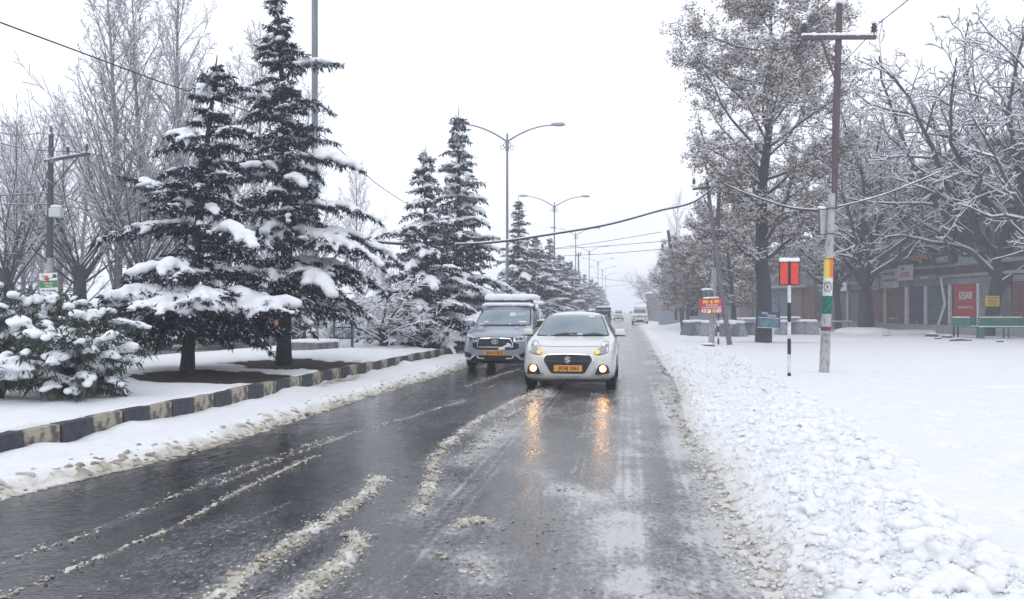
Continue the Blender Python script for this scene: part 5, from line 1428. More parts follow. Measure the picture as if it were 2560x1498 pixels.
# roof carrier
rk = MB()
for x in (-.62, .62): rk.tube([(x, 2.2, 1.78), (x, 4.2, 1.80)], .018, 8)
for y_ in (2.25, 3.0, 3.8): rk.tube([(-.66, y_, 1.76), (.66, y_, 1.76)], .018, 8)
for x in (-.60, .60):
    for y_ in (2.3, 3.8): rk.box((x, y_, 1.72), (.03, .05, .10))
rk.box((0, 2.18, 1.775), (1.26, .03, .03)); rk.build('roof_rack', BLACK, van, smooth='auto')
pad(van, 'rack_snow', [(-.0, 3.0, 1.885, 1.34, 1.7, .19)], 1, .03, .03)
pad(van, 'roof_snow', [(-.05, 2.12, 1.68, 1.2, .30, .10), (0, 3.2, 1.74, 1.2, 2.0, .08)], 2, .022, .02)
remesh_blobs('side_snow', [(.62, 2.5, 1.74), (.66, 2.9, 1.72), (.68, 3.3, 1.73), (.68, 3.7, 1.73), (.60, 2.15, 1.66), (-.64, 2.2, 1.66), (.72, 2.5, 1.6), (-.70, 1.75, 1.42), (-.74, 1.6, 1.3), (-.76, 1.45, 1.2), (.8, 2.6, 1.35), (.8, 2.75, 1.2)],
             [(.14, .2, .08)]*4 + [(.1, .12, .06)]*2 + [(.06, .2, .1), (.03, .12, .1), (.035, .1, .08), (.04, .1, .07), (.03, .12, .12), (.03, .2, .1)], SNOWB, .022, van, relief=.02)['kind'] = 'stuff'
cr = []; cs = []
rng = random.Random(5)
for i in range(34):
    x = -.62 + 1.2*rng.random(); cr.append((x, 1.13 + rng.uniform(-.02, .05), 1.13+rng.uniform(-.01, .015))); cs.append((.03*rng.uniform(.6, 2), .03, .022*rng.uniform(.5, 1.7)))
for x, z in ((.12, .50), (.2, .505), (.16, .53), (.3, .58), (.36, .59), (.32, .63), (.25, .57)): cr.append((x, H2.front(x, z)-.03, z+.03)); cs.append((.05, .03, .035))
cr.append((.43, .75, 1.075)); cs.append((.04, .03, .02)); cr.append((-.42, 1.25, 1.2)); cs.append((.12, .05, .03)); cr.append((.48, 1.25, 1.2)); cs.append((.14, .05, .035))
remesh_blobs('bonnet_snow_crumbs', cr, cs, SNOWB, .011, van, relief=.006)['kind'] = 'stuff'

# --------------------------------------------------------------- jeep-like wagon far away on the right, and other distant vehicles
def boxy(name, loc, rz, label, paint, st, hwell, screen, lampz, W, snowtop, lod=False):
    root = empty(name, loc, rz, label, 'car'); H = Hull(st, 2)
    H.body(paint, root)
    w = H.patch('windscreen', screen, SEAM, root, off=.008); H.patch('glass', [(x*.95, (screen[0][1]+.02)+(z-screen[0][1]-.02)*.9+.015) for x, z in screen], GLASS, w, off=.014, thick=.004)
    for s in (1, -1):
        q = [(s*W*.48, lampz-.07), (s*W*.88, lampz-.07), (s*W*.9, lampz+.09), (s*W*.5, lampz+.09)]
        if s < 0: q.reverse()
        H.patch('headlight', q, LAMPGREY, root, off=.01)
        q = [(s*W*.55, lampz-.32), (s*W*.8, lampz-.32), (s*W*.8, lampz-.24), (s*W*.55, lampz-.24)]
        if s < 0: q.reverse()
        H.patch('fog_lamp', q, BLACK, root, off=.01)
        mo = MB().box((s*(W+.12), screen[0][1]*.0+1.25, screen[0][1]+.08), (.16, .1, .2)).build('wing_mirror', BLACK, root, bevel=.02)
        for y_ in hwell: wheel(root, s*(W-.1), y_, .34, .2, LAMPGREY)
    g = H.patch('grille', [(-W*.42, lampz-.08), (W*.42, lampz-.08), (W*.42, lampz+.1), (-W*.42, lampz+.1)], BLACK, root, off=.01)
    for i in range(6):
        x = -W*.36 + i*W*.144; H.patch('grille_bar', [(x-.02, lampz-.07), (x+.02, lampz-.07), (x+.02, lampz+.09), (x-.02, lampz+.09)], CHROME, g, off=.02, cut=.1)
    H.patch('lower_intake', [(-W*.45, lampz-.52), (W*.45, lampz-.52), (W*.45, lampz-.36), (-W*.45, lampz-.36)], BLACK, root, off=.012)
    MB().box((0, -.02, lampz-.24), (.5, .02, .1)).build('number_plate', mat('plate_pale', (.6, .58, .4), .5, var=.1), root)
    MB().box((0, 1.9, .3), (1.2, 3.2, .15)).build('underbody', BLACK, root)
    for ax in ('L', 'R'):
        for a, b in ((1.75, 2.45), (2.55, 3.4)):
            H.patch('side_window', [(a, screen[0][1]+.06), (a+.1, screen[-3][1]-.02), (b, screen[-3][1]-.02), (b, screen[0][1]+.06)], GLASS, root, ax, off=.006, cut=.2)
    pad(root, 'roof_snow', snowtop, 3, .04, .02)
    return root
stj = [(0, .40, .62, .6, .70, .86, .69, .55, .96, .98), (.08, .33, .72, .6, .80, .95, .78, .62, 1.02, 1.04), (.3, .32, .76, .62, .83, 1.0, .81, .66, 1.06, 1.09), (1.15, .32, .78, .66, .84, 1.06, .82, .70, 1.12, 1.15),
       (1.3, .32, .78, .68, .84, 1.08, .82, .71, 1.2, 1.24), (1.7, .32, .78, .7, .84, 1.1, .82, .69, 1.60, 1.66), (1.95, .32, .78, .7, .84, 1.1, .82, .68, 1.70, 1.76), (3.6, .32, .78, .7, .84, 1.1, .82, .68, 1.72, 1.78), (4.0, .34, .76, .7, .82, 1.1, .8, .66, 1.6, 1.66), (4.1, .4, .7, .7, .76, 1.05, .74, .6, 1.4, 1.45)]
CREAM = mat('cream_car_paint', (0.72, 0.72, 0.68), .3, coat=.4, var=.03)
scr = [(-.62, 1.2), (.62, 1.2), (.60, 1.5), (.57, 1.58), (-.57, 1.58), (-.60, 1.5)]
jeep = boxy('white_jeep', ((1600-1280)/F*78, 78, .03), -math.atan(.16), 'white jeep-like wagon far off in the fog at the right edge of the lane', CREAM, stj, (.8, 3.3), scr, .86, .84, [(0, 2.8, 1.80, 1.3, 2.0, .12)])
faint = copy_tree(jeep); faint.location = ((1546-1280)/F*112, 112, .02); faint.scale = (.85, .85, .85); faint['label'] = 'faint pale car in the fog behind the white jeep-like wagon, nearer the cedars'; faint.name = 'pale_car'
# three-wheeler following the sedan: only its canopy shows above the sedan's roof
AUTO = mat('auto_canopy', (.06, .05, .085), .7, var=.2)
ar = empty('auto_rickshaw', ((1507-1280)/F*58, 58, .0), -math.atan(.16), 'auto-rickshaw with snow on its canopy, showing above the roof of the white sedan', 'auto-rickshaw')
MB().prism([(-.55, .3), (.55, .3), (.6, .8), (.56, 1.0), (-.56, 1.0), (-.6, .8)], .1, 2.2).build('body', mat('auto_green', (.12, .16, .2), .5, var=.2), ar, bevel=.04)
MB().prism([(-.54, 1.0), (.54, 1.0), (.50, 1.5), (-.50, 1.5)], .22, .25).build('windscreen', GLASS, ar)
cp = MB()
for x in (-.53, .53):
    cp.tube([(x, .2, 1.0), (x*.97, .3, 1.62)], .03, 6); cp.tube([(x, 2.1, 1.0), (x*.97, 2.05, 1.62)], .03, 6)
cp.box((0, 1.15, 1.66), (1.12, 1.95, .1)); cp.box((0, .2, 1.57), (1.08, .04, .08)); cp.build('canopy', AUTO, ar, bevel=.015)
MB().box((0, .1, 1.12), (.8, .05, .14)).build('banner', mat('mauve_banner', (.35, .3, .42), .6, var=.2), ar)
pad(ar, 'snow', [(0, 1.15, 1.76, 1.05, 1.85, .13)], 4, .04)
for x, y_ in ((0, .3), (-.5, 1.8), (.5, 1.8)): wheel(ar, x if x else .001, y_, .23, .11, LAMPGREY)
# two cars on the far carriageway, half hidden by the cedars
stc = [(0.00, .30, .40, .46, .52, .60, .50, .34, .64, .66), (0.16, .185, .70, .44, .79, .74, .75, .60, .79, .815), (0.75, .18, .78, .52, .862, .90, .845, .745, .925, .95), (1.10, .18, .78, .54, .866, .945, .85, .745, .965, 1.0),
       (1.60, .18, .78, .55, .866, .975, .855, .63, 1.26, 1.31), (2.0, .18, .78, .55, .866, .99, .855, .57, 1.43, 1.48), (2.9, .18, .78, .55, .866, 1.0, .85, .57, 1.43, 1.48), (3.5, .20, .77, .56, .85, 1.01, .82, .60, 1.2, 1.24), (3.75, .30, .64, .62, .74, .92, .72, .60, .98, 1.0)]
def side_car(loc, rz, label, paint):
    root = empty('parked_car', loc, rz, label, 'car', 'cars on the far carriageway'); H = Hull(stc, 2, wells=[(.75, .33, .8), (3.0, .33, .8)]); H.body(paint, root)
    for ax in ('L', 'R'):
        H.patch('side_window', [(1.5, 1.02), (1.9, 1.3), (2.2, 1.36), (2.22, 1.02)], GLASS, root, ax, cut=.15); H.patch('side_window', [(2.3, 1.02), (2.3, 1.36), (2.8, 1.34), (3.2, 1.05)], GLASS, root, ax, cut=.15)
        s = 1 if ax == 'R' else -1
        H.patch('headlight', [(.2, .66), (.5, .70), (.5, .80), (.22, .76)], LAMPGREY, root, ax, cut=.1)
        for y_ in (.75, 3.0): wheel(root, s*.75, y_, .3, .18, LAMPGREY)
    H.patch('windscreen', [(-.6, 1.02), (.6, 1.02), (.5, 1.38), (-.5, 1.38)], GLASS, root)
    pad(root, 'roof_snow', [(0, 2.3, 1.52, 1.0, 1.2, .12)], 6, .04)
    return root
side_car((-14.3, 29.6, .0), R(-66), 'pale cream car on the far carriageway, glimpsed under the umbrella cedar', mat('pale_yellow_paint', (.45, .45, .34), .35, coat=.4, var=.05))
side_car((-13.9, 33.6, -.1), R(-72), 'orange-red car on the far carriageway beside the curved cedar trunk', mat('orange_red_paint', (.30, .09, .05), .4, coat=.4, var=.08))
# ================================================================== STREET FURNITURE
def snowcap(root, name, pts, r, voxel=.02, relief=.01):
    return remesh_blobs(name, pts, [(r*1.0, r*1.0, r*.6)]*len(pts), SNOWB, voxel, root, relief=relief)
LAMPP = mat('lamp_pole_grey', (0.2, 0.225, 0.25), .55, var=.15, scale=2, metal=.4, stretch=(5, 5, .6))
LAMPH = mat('lamp_head_grey', (0.34, 0.36, 0.4), .5, var=.1)
def street_lamp(loc, H, span, rise, label, rz, rad=(.10, .055), grp='double-armed lamps along the median'):
    r = empty('street_lamp', loc, rz, label, 'street lamp', grp)
    MB().tube([(0, 0, -.1), (0, 0, H*.45), (0, 0, H+.35)], [rad[0], rad[0]*.8, rad[1]], 10).build('pole', LAMPP, r, smooth='auto')
    o = MB(); ellipse_ring(o, 0, H-.28, .22, .2, .035, -.02, .02, 18); ellipse_ring(o, -.27, H-.42, .12, .12, .03, -.02, .02, 14); ellipse_ring(o, .27, H-.42, .12, .12, .03, -.02, .02, 14)
    o.tube([(0, 0, H-.6), (0, 0, H-.05)], .1, 10); o.build('bracket_scroll', LAMPP, r)
    for s in (1, -1):
        pts = [(s*span*t, 0, H-.1+rise*(1-(1-t)**1.9)) for t in [k/9 for k in range(10)]]
        MB().tube(pts, [.05-.02*k/9 for k in range(10)], 8).build('arm', LAMPP, r, smooth='auto')
        e = Vector(pts[-1]); hd = MB(); hd.blob((e.x+s*.3, 0, e.z+.04), (.42, .15, .1), 2, sub=3, rough=.05)
        h_ = hd.build('lamp_head', LAMPH, r, smooth=True)
        MB().blob((e.x+s*.3, 0, e.z+.13), (.38, .14, .07), 5, sub=2, rough=.2).build('snow', SNOWB, h_, smooth=True)
    return r
lamp_lab = ['nearest double-armed street lamp, standing behind the cedar pair', 'second double-armed street lamp from the camera', 'third double-armed street lamp, paler in the fog', 'fourth double-armed street lamp, pale in the fog', 'fifth double-armed street lamp, faint in the fog', 'sixth double-armed street lamp, very faint', 'farthest double-armed street lamp, almost lost in fog']
for (px, D), lab in zip([(1268, 42.3), (1386, 69), (1439, 95.5), (1473, 123), (1495, 151), (1506, 180), (1514, 212)], lamp_lab):
    street_lamp(((px-1280)/F*D, D, .3), 11.0-.3, 2.55, .95, lab, R(3))
r = street_lamp((-5.45, 21, mz(-5.45, 21)), 12.0, 2.6, 1.0, 'tall plain lamp pole rising from a concrete pedestal, its arms above the picture', R(3), rad=(.105, .085))
pd = MB().box((-5.35, 20.6, .46), (.98, .85, .4), rz=-.35).build('lamp_pedestal', mat('pedestal_concrete', (.17, .17, .18), .9, var=.3, scale=5, bump=.4), None, bevel=.02)
tag(pd, 'grey concrete pedestal with a slab of snow around the plain lamp pole', 'pedestal')
_p = pad(pd, 'snow', [(0, 0, 0, .98, .86, .10)], 8, .02, .01); _p.location = (-5.35, 20.6, .69); _p.rotation_euler = (0, 0, -.35)

# ---- hazard marker
POLEW = mat('post_white_paint', (.6, .6, .61), .6, var=.2, scale=14, detail=8); POLEB = mat('post_black_paint', (.02, .02, .025), .6, var=.2)
D = 16.4; hx = (1973-1280)/F*D; gz = fz(hx, D)
hm_ = empty('hazard_marker', (hx, D, 0), -.05, 'red hazard marker board with a snow cap on a black and white post', 'road sign')
def zz(py): return CAMH - (py-776)/F*D
for a, b, m in ((714, 757, POLEW), (757, 805, POLEB), (805, 847, POLEW), (847, 886, POLEB), (886, 932, POLEW), (932, 965, POLEB)):
    MB().tube([(0, 0, zz(b)), (0, 0, zz(a))], .037, 12).build('post_band', m, hm_, smooth='auto')
MB().tube([(0, .03, zz(716)), (0, .03, zz(655))], .03, 10).build('post_top', POLEB, hm_, smooth='auto')
REDR = mat('red_reflector', (.62, .045, .03), .4, var=.13, scale=9, coat=.2, detail=8)
bd = MB(); w_, h0, h1 = .215, zz(714), zz(654); bd.box((0, 0, (h0+h1)/2), (2*w_, .03, h1-h0)); bo = bd.build('board', POLEB, hm_, bevel=.006)
for s in (1, -1): MB().box((s*.112, -.018, (h0+h1)/2), (.165, .006, h1-h0-.05)).build('reflector_panel', REDR, bo, bevel=.002)
MB().box((0, -.022, (h0+h1)/2), (.045, .016, h1-h0)).build('centre_strip', POLEB, bo)
remesh_blobs('snow', [(-.17+.068*i, 0, h1+.035) for i in range(6)], [(.06, .05, .05)]*6, SNOWB, .012, bo, relief=.008)

# ---- big utility pole on the right
D = 17.4; bx = (2060-1280)/F*D; gz = fz(bx, D); topx = (2099-1280)/F*D; ztop = zz.__call__ if False else None
def zy(py, d): return CAMH - (py-776)/F*d
T = Vector((topx, D, zy(8, D))); B0 = Vector((bx, D, gz-.1))
up = empty('utility_pole', (0, 0, 0), 0, 'leaning utility pole with orange, white and green painted bands, nearest on the right', 'utility pole', 'utility poles')
def on(z, dx=0, dy=0): t = (z-B0.z)/(T.z-B0.z); p = B0.lerp(T, t); return (p.x+dx, p.y+dy, p.z)
OLDW = mat('weathered_white_concrete', (.42, .42, .42), .9, col2=(.2, .2, .22), scale=5, stretch=(4, 4, 1), bump=.4, thresh=(.45, .7))
zj = zy(485, D)
def seg(name, z0, z1, m, r0, r1, par=up, n=20): return MB().tube([on(z0), on((z0+z1)/2), on(z1)], [r0, (r0+r1)/2, r1], n).build(name, m, par, smooth='auto')
rr = lambda z: .112 - .006*z
seg('concrete_shaft', gz-.1, zy(785, D), OLDW, rr(0), rr(1.4))
BANDG = mat('band_green', (.0, .13, .09), .7, var=.45, scale=12, detail=8); BANDW = mat('band_white', (.62, .61, .56), .7, var=.2, scale=12, detail=8)
ORG = bpy.data.materials.new('band_saffron'); ORG.use_nodes = True; _n = ORG.node_tree
_b = _n.nodes['Principled BSDF']; _tc = _n.nodes.new('ShaderNodeTexCoord'); _s = _n.nodes.new('ShaderNodeSeparateXYZ'); _r = _n.nodes.new('ShaderNodeValToRGB'); _m = _n.nodes.new('ShaderNodeMapRange')
_m.inputs['From Min'].default_value = 7.12; _m.inputs['From Max'].default_value = 7.32
_n.links.new(_tc.outputs['Object'], _s.inputs[0]); _n.links.new(_s.outputs['X'], _m.inputs['Value']); _n.links.new(_m.outputs['Result'], _r.inputs['Fac']); _n.links.new(_r.outputs['Color'], _b.inputs['Base Color'])
_r.color_ramp.elements[0].color = (.72, .55, .08, 1); _r.color_ramp.elements[1].color = (.68, .15, .02, 1); _r.color_ramp.elements[0].position = .35; _r.color_ramp.elements[1].position = .7; _b.inputs['Roughness'].default_value = .6
seg('green_band', zy(785, D), zy(740, D), BANDG, rr(1.4)+.004, rr(1.8)+.004)
wb = seg('white_band', zy(740, D), zy(695, D), BANDW, rr(1.8)+.004, rr(2.3)+.004)
seg('saffron_band', zy(695, D), zy(645, D), ORG, rr(2.3)+.004, rr(2.7)+.004)
seg('concrete_shaft', zy(645, D), zj, OLDW, rr(2.7), rr(4)-.01)
MB().tube([on(zy(520, D), .085, .02), on(zy(300, D), .03, 0), T], [.062, .088, .07], 4).build('steel_rail', RUST, up)
# wheel emblem on the white band
wh = MB(); c = on(zy(718, D)); ellipse_ring(wh, 0, 0, .088, .12, .014, -.004, .004, 24); wh.disc((0, 0), .016, 10, -.004, 0, .008)
for k in range(12):
    a = math.pi*k/12*2; wh.prism([(math.cos(a)*.01-math.sin(a)*.002, math.sin(a)*.012+math.cos(a)*.002), (math.cos(a)*.078-math.sin(a)*.002, math.sin(a)*.108+math.cos(a)*.002), (math.cos(a)*.078+math.sin(a)*.002, math.sin(a)*.108-math.cos(a)*.002), (math.cos(a)*.01+math.sin(a)*.002, math.sin(a)*.012-math.cos(a)*.002)], -.003, .003)
we = wh.build('wheel_emblem', POLEB, wb, loc=(c[0]-.045, D-.0, c[2]))
for v in we.data.vertices:      # wrap round the shaft
    a = (v.co.x-.045)/.104; v.co.y = -math.cos(a)*.108 + v.co.y*.5; v.co.x = math.sin(a)*.108 + .045
mk = MB(); c = on(zy(822, D)); mk.tube([on(zy(827, D)), on(zy(817, D))], rr(1)+.004, 20, cap=False); mk.build('red_paint_ring', mat('dark_red_paint', (.16, .03, .035), .7, var=.3, scale=20), up, smooth='auto')
pm = mat('scrawled_black_paint', (.03, .03, .035), .7, var=.2)
for s_, py_ in (('A17', 838), ('41', 855)):
    t_ = text_mesh('painted_mark', s_, .09, pm, up, .002); c = on(zy(py_, D)); t_.location = (c[0]-.02, c[1]-rr(1)-.004, c[2]); t_.rotation_euler = (R(90), R(12), 0)
# plate fixed to the pole
pl = MB().box((0, 0, 0), (.30, .05, .60)); plo = pl.build('notice_board', mat('board_frame_grey', (.1, .1, .11), .6, var=.1), up, loc=on(zy(556, D), -.20, -.03), rot=(0, R(-3), R(38)), bevel=.008)
MB().box((0, -.028, 0), (.26, .008, .55)).build('board_face', mat('board_face_grey', (.42, .43, .46), .6, var=.15, scale=5), plo)
for i in range(8): MB().box((-.01, -.034, .22-.06*i), (.2 if i % 3 else .14, .003, .012)).build('notice_line', mat('faded_print', (.22, .23, .26), .7, var=.2), plo)
remesh_blobs('snow', [(0, 0, .33), (.06, 0, .33), (-.06, 0, .325)], [(.08, .05, .04)]*3, SNOWB, .012, plo)
zc = zy(97, D); ca = on(zc)
MB().box((( (2005+2185)/2-1280)/F*D, D-.08, zc), (1.66, .07, .085)).build('crossarm', RUST, up, bevel=.006)
MB().tube([((2049-1280)/F*D, D-.08, zc-.04), on(zy(206, D), -.02, -.04)], .028, 4).build('brace', RUST, up)
remesh_blobs('snow', [(6.66+.11*i, D-.08, zc+.065) for i in range(14)], [(.085, .045, .035+.01*(i % 3)) for i in range(14)], SNOWB, .014, up)
remesh_blobs('snow', [(T.x, D, T.z+.04), (T.x+.04, D, T.z+.03)], [(.10, .1, .07)]*2, SNOWB, .014, up)
INS = mat('insulator_brown', (.05, .05, .07), .3, var=.2)
def insulator(root, x, y, z, s=1.0):
    b = MB(); b.tube([(x, y, z-.06*s), (x, y, z+.05*s)], .012*s, 6)
    b.tube([(x, y, z+.05*s), (x, y, z+.08*s), (x, y, z+.10*s), (x, y, z+.14*s), (x, y, z+.17*s), (x, y, z+.2*s)], [.03*s, .065*s, .035*s, .06*s, .03*s, .04*s], 12)
    o = b.build('insulator', INS, root, smooth='auto'); MB().blob((x, y, z+.225*s), (.055*s, .055*s, .04*s), 3, sub=2).build('snow', SNOWB, o, smooth=True)
insulator(up, (2008-1280)/F*D, D-.08, zc+.06, 1.25); insulator(up, (2181-1280)/F*D, D-.08, zc+.06, 1.25)
for py_ in (522, 585, 648): MB().tube([on(zy(py_, D)-.01), on(zy(py_, D)+.008)], rr(3)+.012, 16, cap=False).build('wire_strap', WIRE, up)

# ---- the pair of poles further on, with the red sign
D = 31.6
p2 = empty('utility_pole', (0, 0, 0), 0, 'utility pole with a pale concrete foot and dark rail top standing behind the red sign', 'utility pole', 'utility poles')
g = fz((1778-1280)/F*D, D)
MB().tube([((1778-1280)/F*D, D, g-.1), P(1786, 670, D)], [.125, .11], 12).build('concrete_shaft', OLDW, p2, smooth='auto')
MB().tube([P(1787, 690, D)+Vector((.05, .05, 0)), P(1800, 425, D)], [.11, .085], 4).build('steel_rail', RUST, p2)
MB().tube([P(1730, 475, D)-Vector((0, .12, 0)), P(1842, 462, D)-Vector((0, .12, 0))], .05, 4).build('crossarm', RUST, p2)
MB().tube([P(1752, 480, D)-Vector((0, .12, 0)), P(1793, 570, D)], .025, 4).build('brace', RUST, p2)
remesh_blobs('snow', [P(1732+8*i, 470-i, D)-Vector((0, .12, 0)) for i in range(14)], [(.12, .06, .04)]*14, SNOWB, .02, p2)
for px in (1733, 1765, 1838): q = P(px, 468, D); insulator(p2, q.x, q.y-.12, q.z+.05, 1.3)
st2 = empty('leaning_strut_pole', (0, 0, 0), 0, 'pale crooked pole leaning against the utility pole behind the red sign', 'pole')
MB().tube([P(1824, 862, 31), P(1812, 780, 31.1), P(1802, 724, 31.2), P(1791, 630, 31.3), P(1781, 557, 31.4), P(1767, 450, 31.5)], [.11, .10, .10, .09, .085, .07], 9).build('shaft', mat('grey_timber', (.13, .13, .145), .9, var=.3, scale=6, stretch=(4, 4, .7)), st2, smooth='auto')
bp_ = empty('marker_post', (0, 0, 0), 0, 'thin black and white post under the right end of the red sign', 'post')
for i in range(5):
    a = 786+i*15; MB().tube([P(1796, a, 30.8), P(1796, a+15, 30.8)], .035, 8).build('post_band', POLEB if i % 2 == 0 else POLEW, bp_)
# red shop sign
RED = mat('sign_red', (.45, .02, .045), .5, var=.1, scale=4)
c = P(1778, 765, 30.9); sg = empty('shop_sign', c, .06, 'red sign with yellow script on the pole at the roadside, four small pictures below', 'sign')
bo = MB().box((0, 0, 0), (.90, .04, .62)).build('panel', RED, sg, rot=(0, R(-2), 0), bevel=.006)
YEL = mat('sign_yellow', (.85, .62, .08), .6, var=.05); WHT = mat('sign_white', (.8, .8, .78), .6, var=.04)
text_mesh('lettering', 'Mir & Mir', .2, YEL, bo, .004, (0, -.024, .17), sx=.9, bold=.004, shear=.25)
text_mesh('lettering', 'Enterprises', .115, WHT, bo, .004, (0.02, -.024, .045), sx=.95, shear=.25)
for z_ in (-.04, -.075): MB().box((0, -.023, z_), (.8, .004, .012)).build('rule', WHT, bo)
for i, cc in enumerate(((.5, .52, .55), (.7, .65, .45), (.62, .35, .12), (.6, .62, .6))):
    MB().box((-.32+.21*i, -.023, -.2), (.17, .006, .16)).build('picture', mat('picture_%d' % i, cc, .6, var=.6, scale=14), bo)
remesh_blobs('snow', [(-.25+.1*i, 0, .335) for i in range(6)], [(.08, .05, .035)]*6, SNOWB, .014, bo)
tb = empty('meter_box', P(1768, 736, 31.4), 0, 'blue-grey drum-shaped box with snow on top, behind the red sign', 'box')
MB().tube([(0, 0, -.2), (0, 0, .18)], [.2, .2], 10).build('drum', mat('blue_grey_metal', (.12, .18, .2), .5, var=.2), tb, smooth='auto')
for k in range(6): MB().tube([(.2*math.cos(k*1.05), .2*math.sin(k*1.05), -.2), (.2*math.cos(k*1.05), .2*math.sin(k*1.05), .18)], .012, 5).build('rib', POLEB, tb)
remesh_blobs('snow', [(0, 0, .2), (.1, 0, .19), (-.1, 0, .19)], [(.16, .16, .06)]*3, SNOWB, .02, tb)
sl = MB().box(P(1768, 866, 29.3), (.5, .3, .1), rz=.1).build('concrete_slab', mat('slab_dark', (.05, .05, .06), .9, var=.3), bevel=.02); tag(sl, 'small dark slab half buried in snow at the foot of the red sign', 'slab')
_s = pad(sl, 'snow', [(P(1768, 862, 29.3).x, 29.3, P(1768, 860, 29.3).z, .45, .26, .08)], 3, .02)

# ---- blue sign on the plane tree trunk
c = P(1921, 800, 33.0); bs = empty('trunk_sign', c, 0, 'blue picture sign fixed to the trunk of the tall plane tree', 'sign')
bo = MB().box((0, 0, 0), (.92, .03, .70)).build('panel', mat('sign_blue', (.03, .10, .2), .5, col2=(.12, .2, .2), scale=3.5, thresh=(.45, .6)), bs, rot=(0, R(3), 0))
MB().box((0, -.02, .23), (.92, .01, .24)).build('title_strip', mat('sign_navy', (.012, .035, .08), .5, var=.2), bo)
text_mesh('lettering', 'NEX', .13, WHT, bo, .003, (-.18, -.028, .28), sx=.95); text_mesh('lettering', 'CENTER', .12, WHT, bo, .003, (.12, -.028, .18), sx=.95)
MB().box((0, -.02, .09), (.94, .012, .018)).box((0, -.02, -.34), (.94, .012, .018)).build('border', WHT, bo)
MB().box((-.47, 0, 0), (.025, .05, .72)).box((.47, 0, 0), (.025, .05, .72)).tube([(.25, .1, .75), (.49, .1, .62)], .015, 5).tube([(.49, .1, .62), (.56, .1, -.45)], .018, 5).build('frame', POLEB, bo)

# ---- tapered concrete blocks and the slabs on them
CBL = mat('block_concrete', (.27, .28, .31), .9, var=.25, scale=4, bump=.4); CBL2 = mat('block_side_dark', (.13, .15, .18), .9, var=.2, scale=4)
rng = random.Random(9)
blocks = [(1722, 43, .5), (1742, 43.5, .3), (1768, 41.5, .2), (1806, 41.0, .35), (1826, 43.5, .2), (1846, 41.5, .5), (1868, 43.8, .2), (1888, 43.5, .4), (1957, 44, .3), (1979, 44.5, .2), (2002, 44, .5), (2027, 43.5, .3)]
nm = ['leftmost', 'second', 'third', 'fourth', 'fifth', 'sixth', 'seventh', 'eighth', 'ninth', 'tenth', 'eleventh', 'rightmost']
for i, (px, D, tw) in enumerate(blocks):
    x = (px-1280)/F*D; g = fz(x, D)
    o = empty('concrete_block', (x, D, g-.04), tw, '%s tapered concrete block of the snow-topped row under the plane tree' % nm[i], 'concrete block', 'tapered concrete blocks')
    MB().box((0, 0, .40), (.62, .9, .8), taper=.55).build('block', CBL if i % 3 else CBL2, o, bevel=.02)
    remesh_blobs('snow', [(-.12+.12*k, -.15+.3*j, .83) for k in range(3) for j in range(2)], [(.14, .22, .09)]*6, SNOWB, .03, o, relief=.02)
for px0, px1, D, py, lab in ((1850, 1885, 43.4, 800, 'thin snow-covered slab laid across blocks left of the big trunk'), (1950, 1992, 44.2, 797, 'snow-covered slab laid across blocks right of the big trunk'), (1800, 1832, 41.2, 812, 'low snow-covered slab beside the crooked leaning pole')):
    a, b = P(px0, py, D), P(px1, py, D); o = MB().box((a+b)/2, ((b-a).length, .6, .07)).build('stone_slab', CBL, bevel=.01); tag(o, lab, 'slab')
    remesh_blobs('snow', [a.lerp(b, k/6)+Vector((0, j*.2, .08)) for k in range(7) for j in (-1, 1)], [(.14, .2, .06)]*14, SNOWB, .03, o)

# ---- green bench round the walnut tree
GREEN = mat('green_bench_paint', (.03, .2, .12), .5, col2=(.02, .13, .09), scale=7)
bx, by = 24.6, 37.6
bn = empty('tree_bench', (bx, by, fz(bx, by)), 0, 'green slatted bench built around the foot of the big forked tree', 'bench')
W_ = 1.34
def bench_side(cx, cy, rz, w, slats, first):
    M = Matrix.Rotation(rz, 3, 'Z')
    def T_(x, y, z): v = M @ Vector((x, y, 0)); return (cx+v.x, cy+v.y, z)
    for j in range(3): MB().box((0, 0, 0), (2*w, .12, .035)).build('seat_slat', GREEN, bn, loc=T_(0, .0+.14*j, .53), rot=(0, 0, rz))
    MB().box((0, 0, 0), (2*w-.5, .05, .07)).build('back_rail', GREEN, bn, loc=T_(.1, .72, .98), rot=(0, 0, rz))
    for k in range(slats): MB().box((0, 0, 0), (.10, .02, .44)).build('back_slat', GREEN, bn, loc=T_(-w+.36+(2*w-.6)*k/(slats-1), .68, .76), rot=(R(-8), 0, rz))
    for x in (-w+.1, w-.1 if not first else .0, w-.1):
        MB().box((0, 0, 0), (.06, .06, .55)).build('leg', GREEN, bn, loc=T_(x, .05, .26)); MB().box((0, 0, 0), (.06, .06, .55)).build('leg', GREEN, bn, loc=T_(x, .42, .26))
        MB().box((0, 0, 0), (.04, .4, .04)).build('leg_rail', GREEN, bn, loc=T_(x, .23, .16), rot=(0, 0, rz))
    MB().tube([T_(-w, .25, .56), T_(-w+.25, .72, 1.0)], .025, 5).build('arm_brace', GREEN, bn)
    remesh_blobs('snow', [T_(-w+.1*k, .12, .575) for k in range(int(20*w)+1)], [(.1, .16, .03)]*(int(20*w)+1), SNOWB, .02, bn)
    remesh_blobs('snow', [T_(-w+.35+.08*k, .72, 1.03) for k in range(int((2*w-.5)/.08))], [(.07, .035, .03)]*int((2*w-.5)/.08), SNOWB, .012, bn)
bench_side(0, 0, 0, 1.34, 17, True)
bench_side(1.92, .95, R(58), .95, 11, False)
bench_side(-1.15, 1.3, R(118), .7, 7, False)
ys = empty('tree_notice', P(2481, 753, 40.6), 0, 'yellow notice with black lines on the trunk behind the green bench', 'sign')
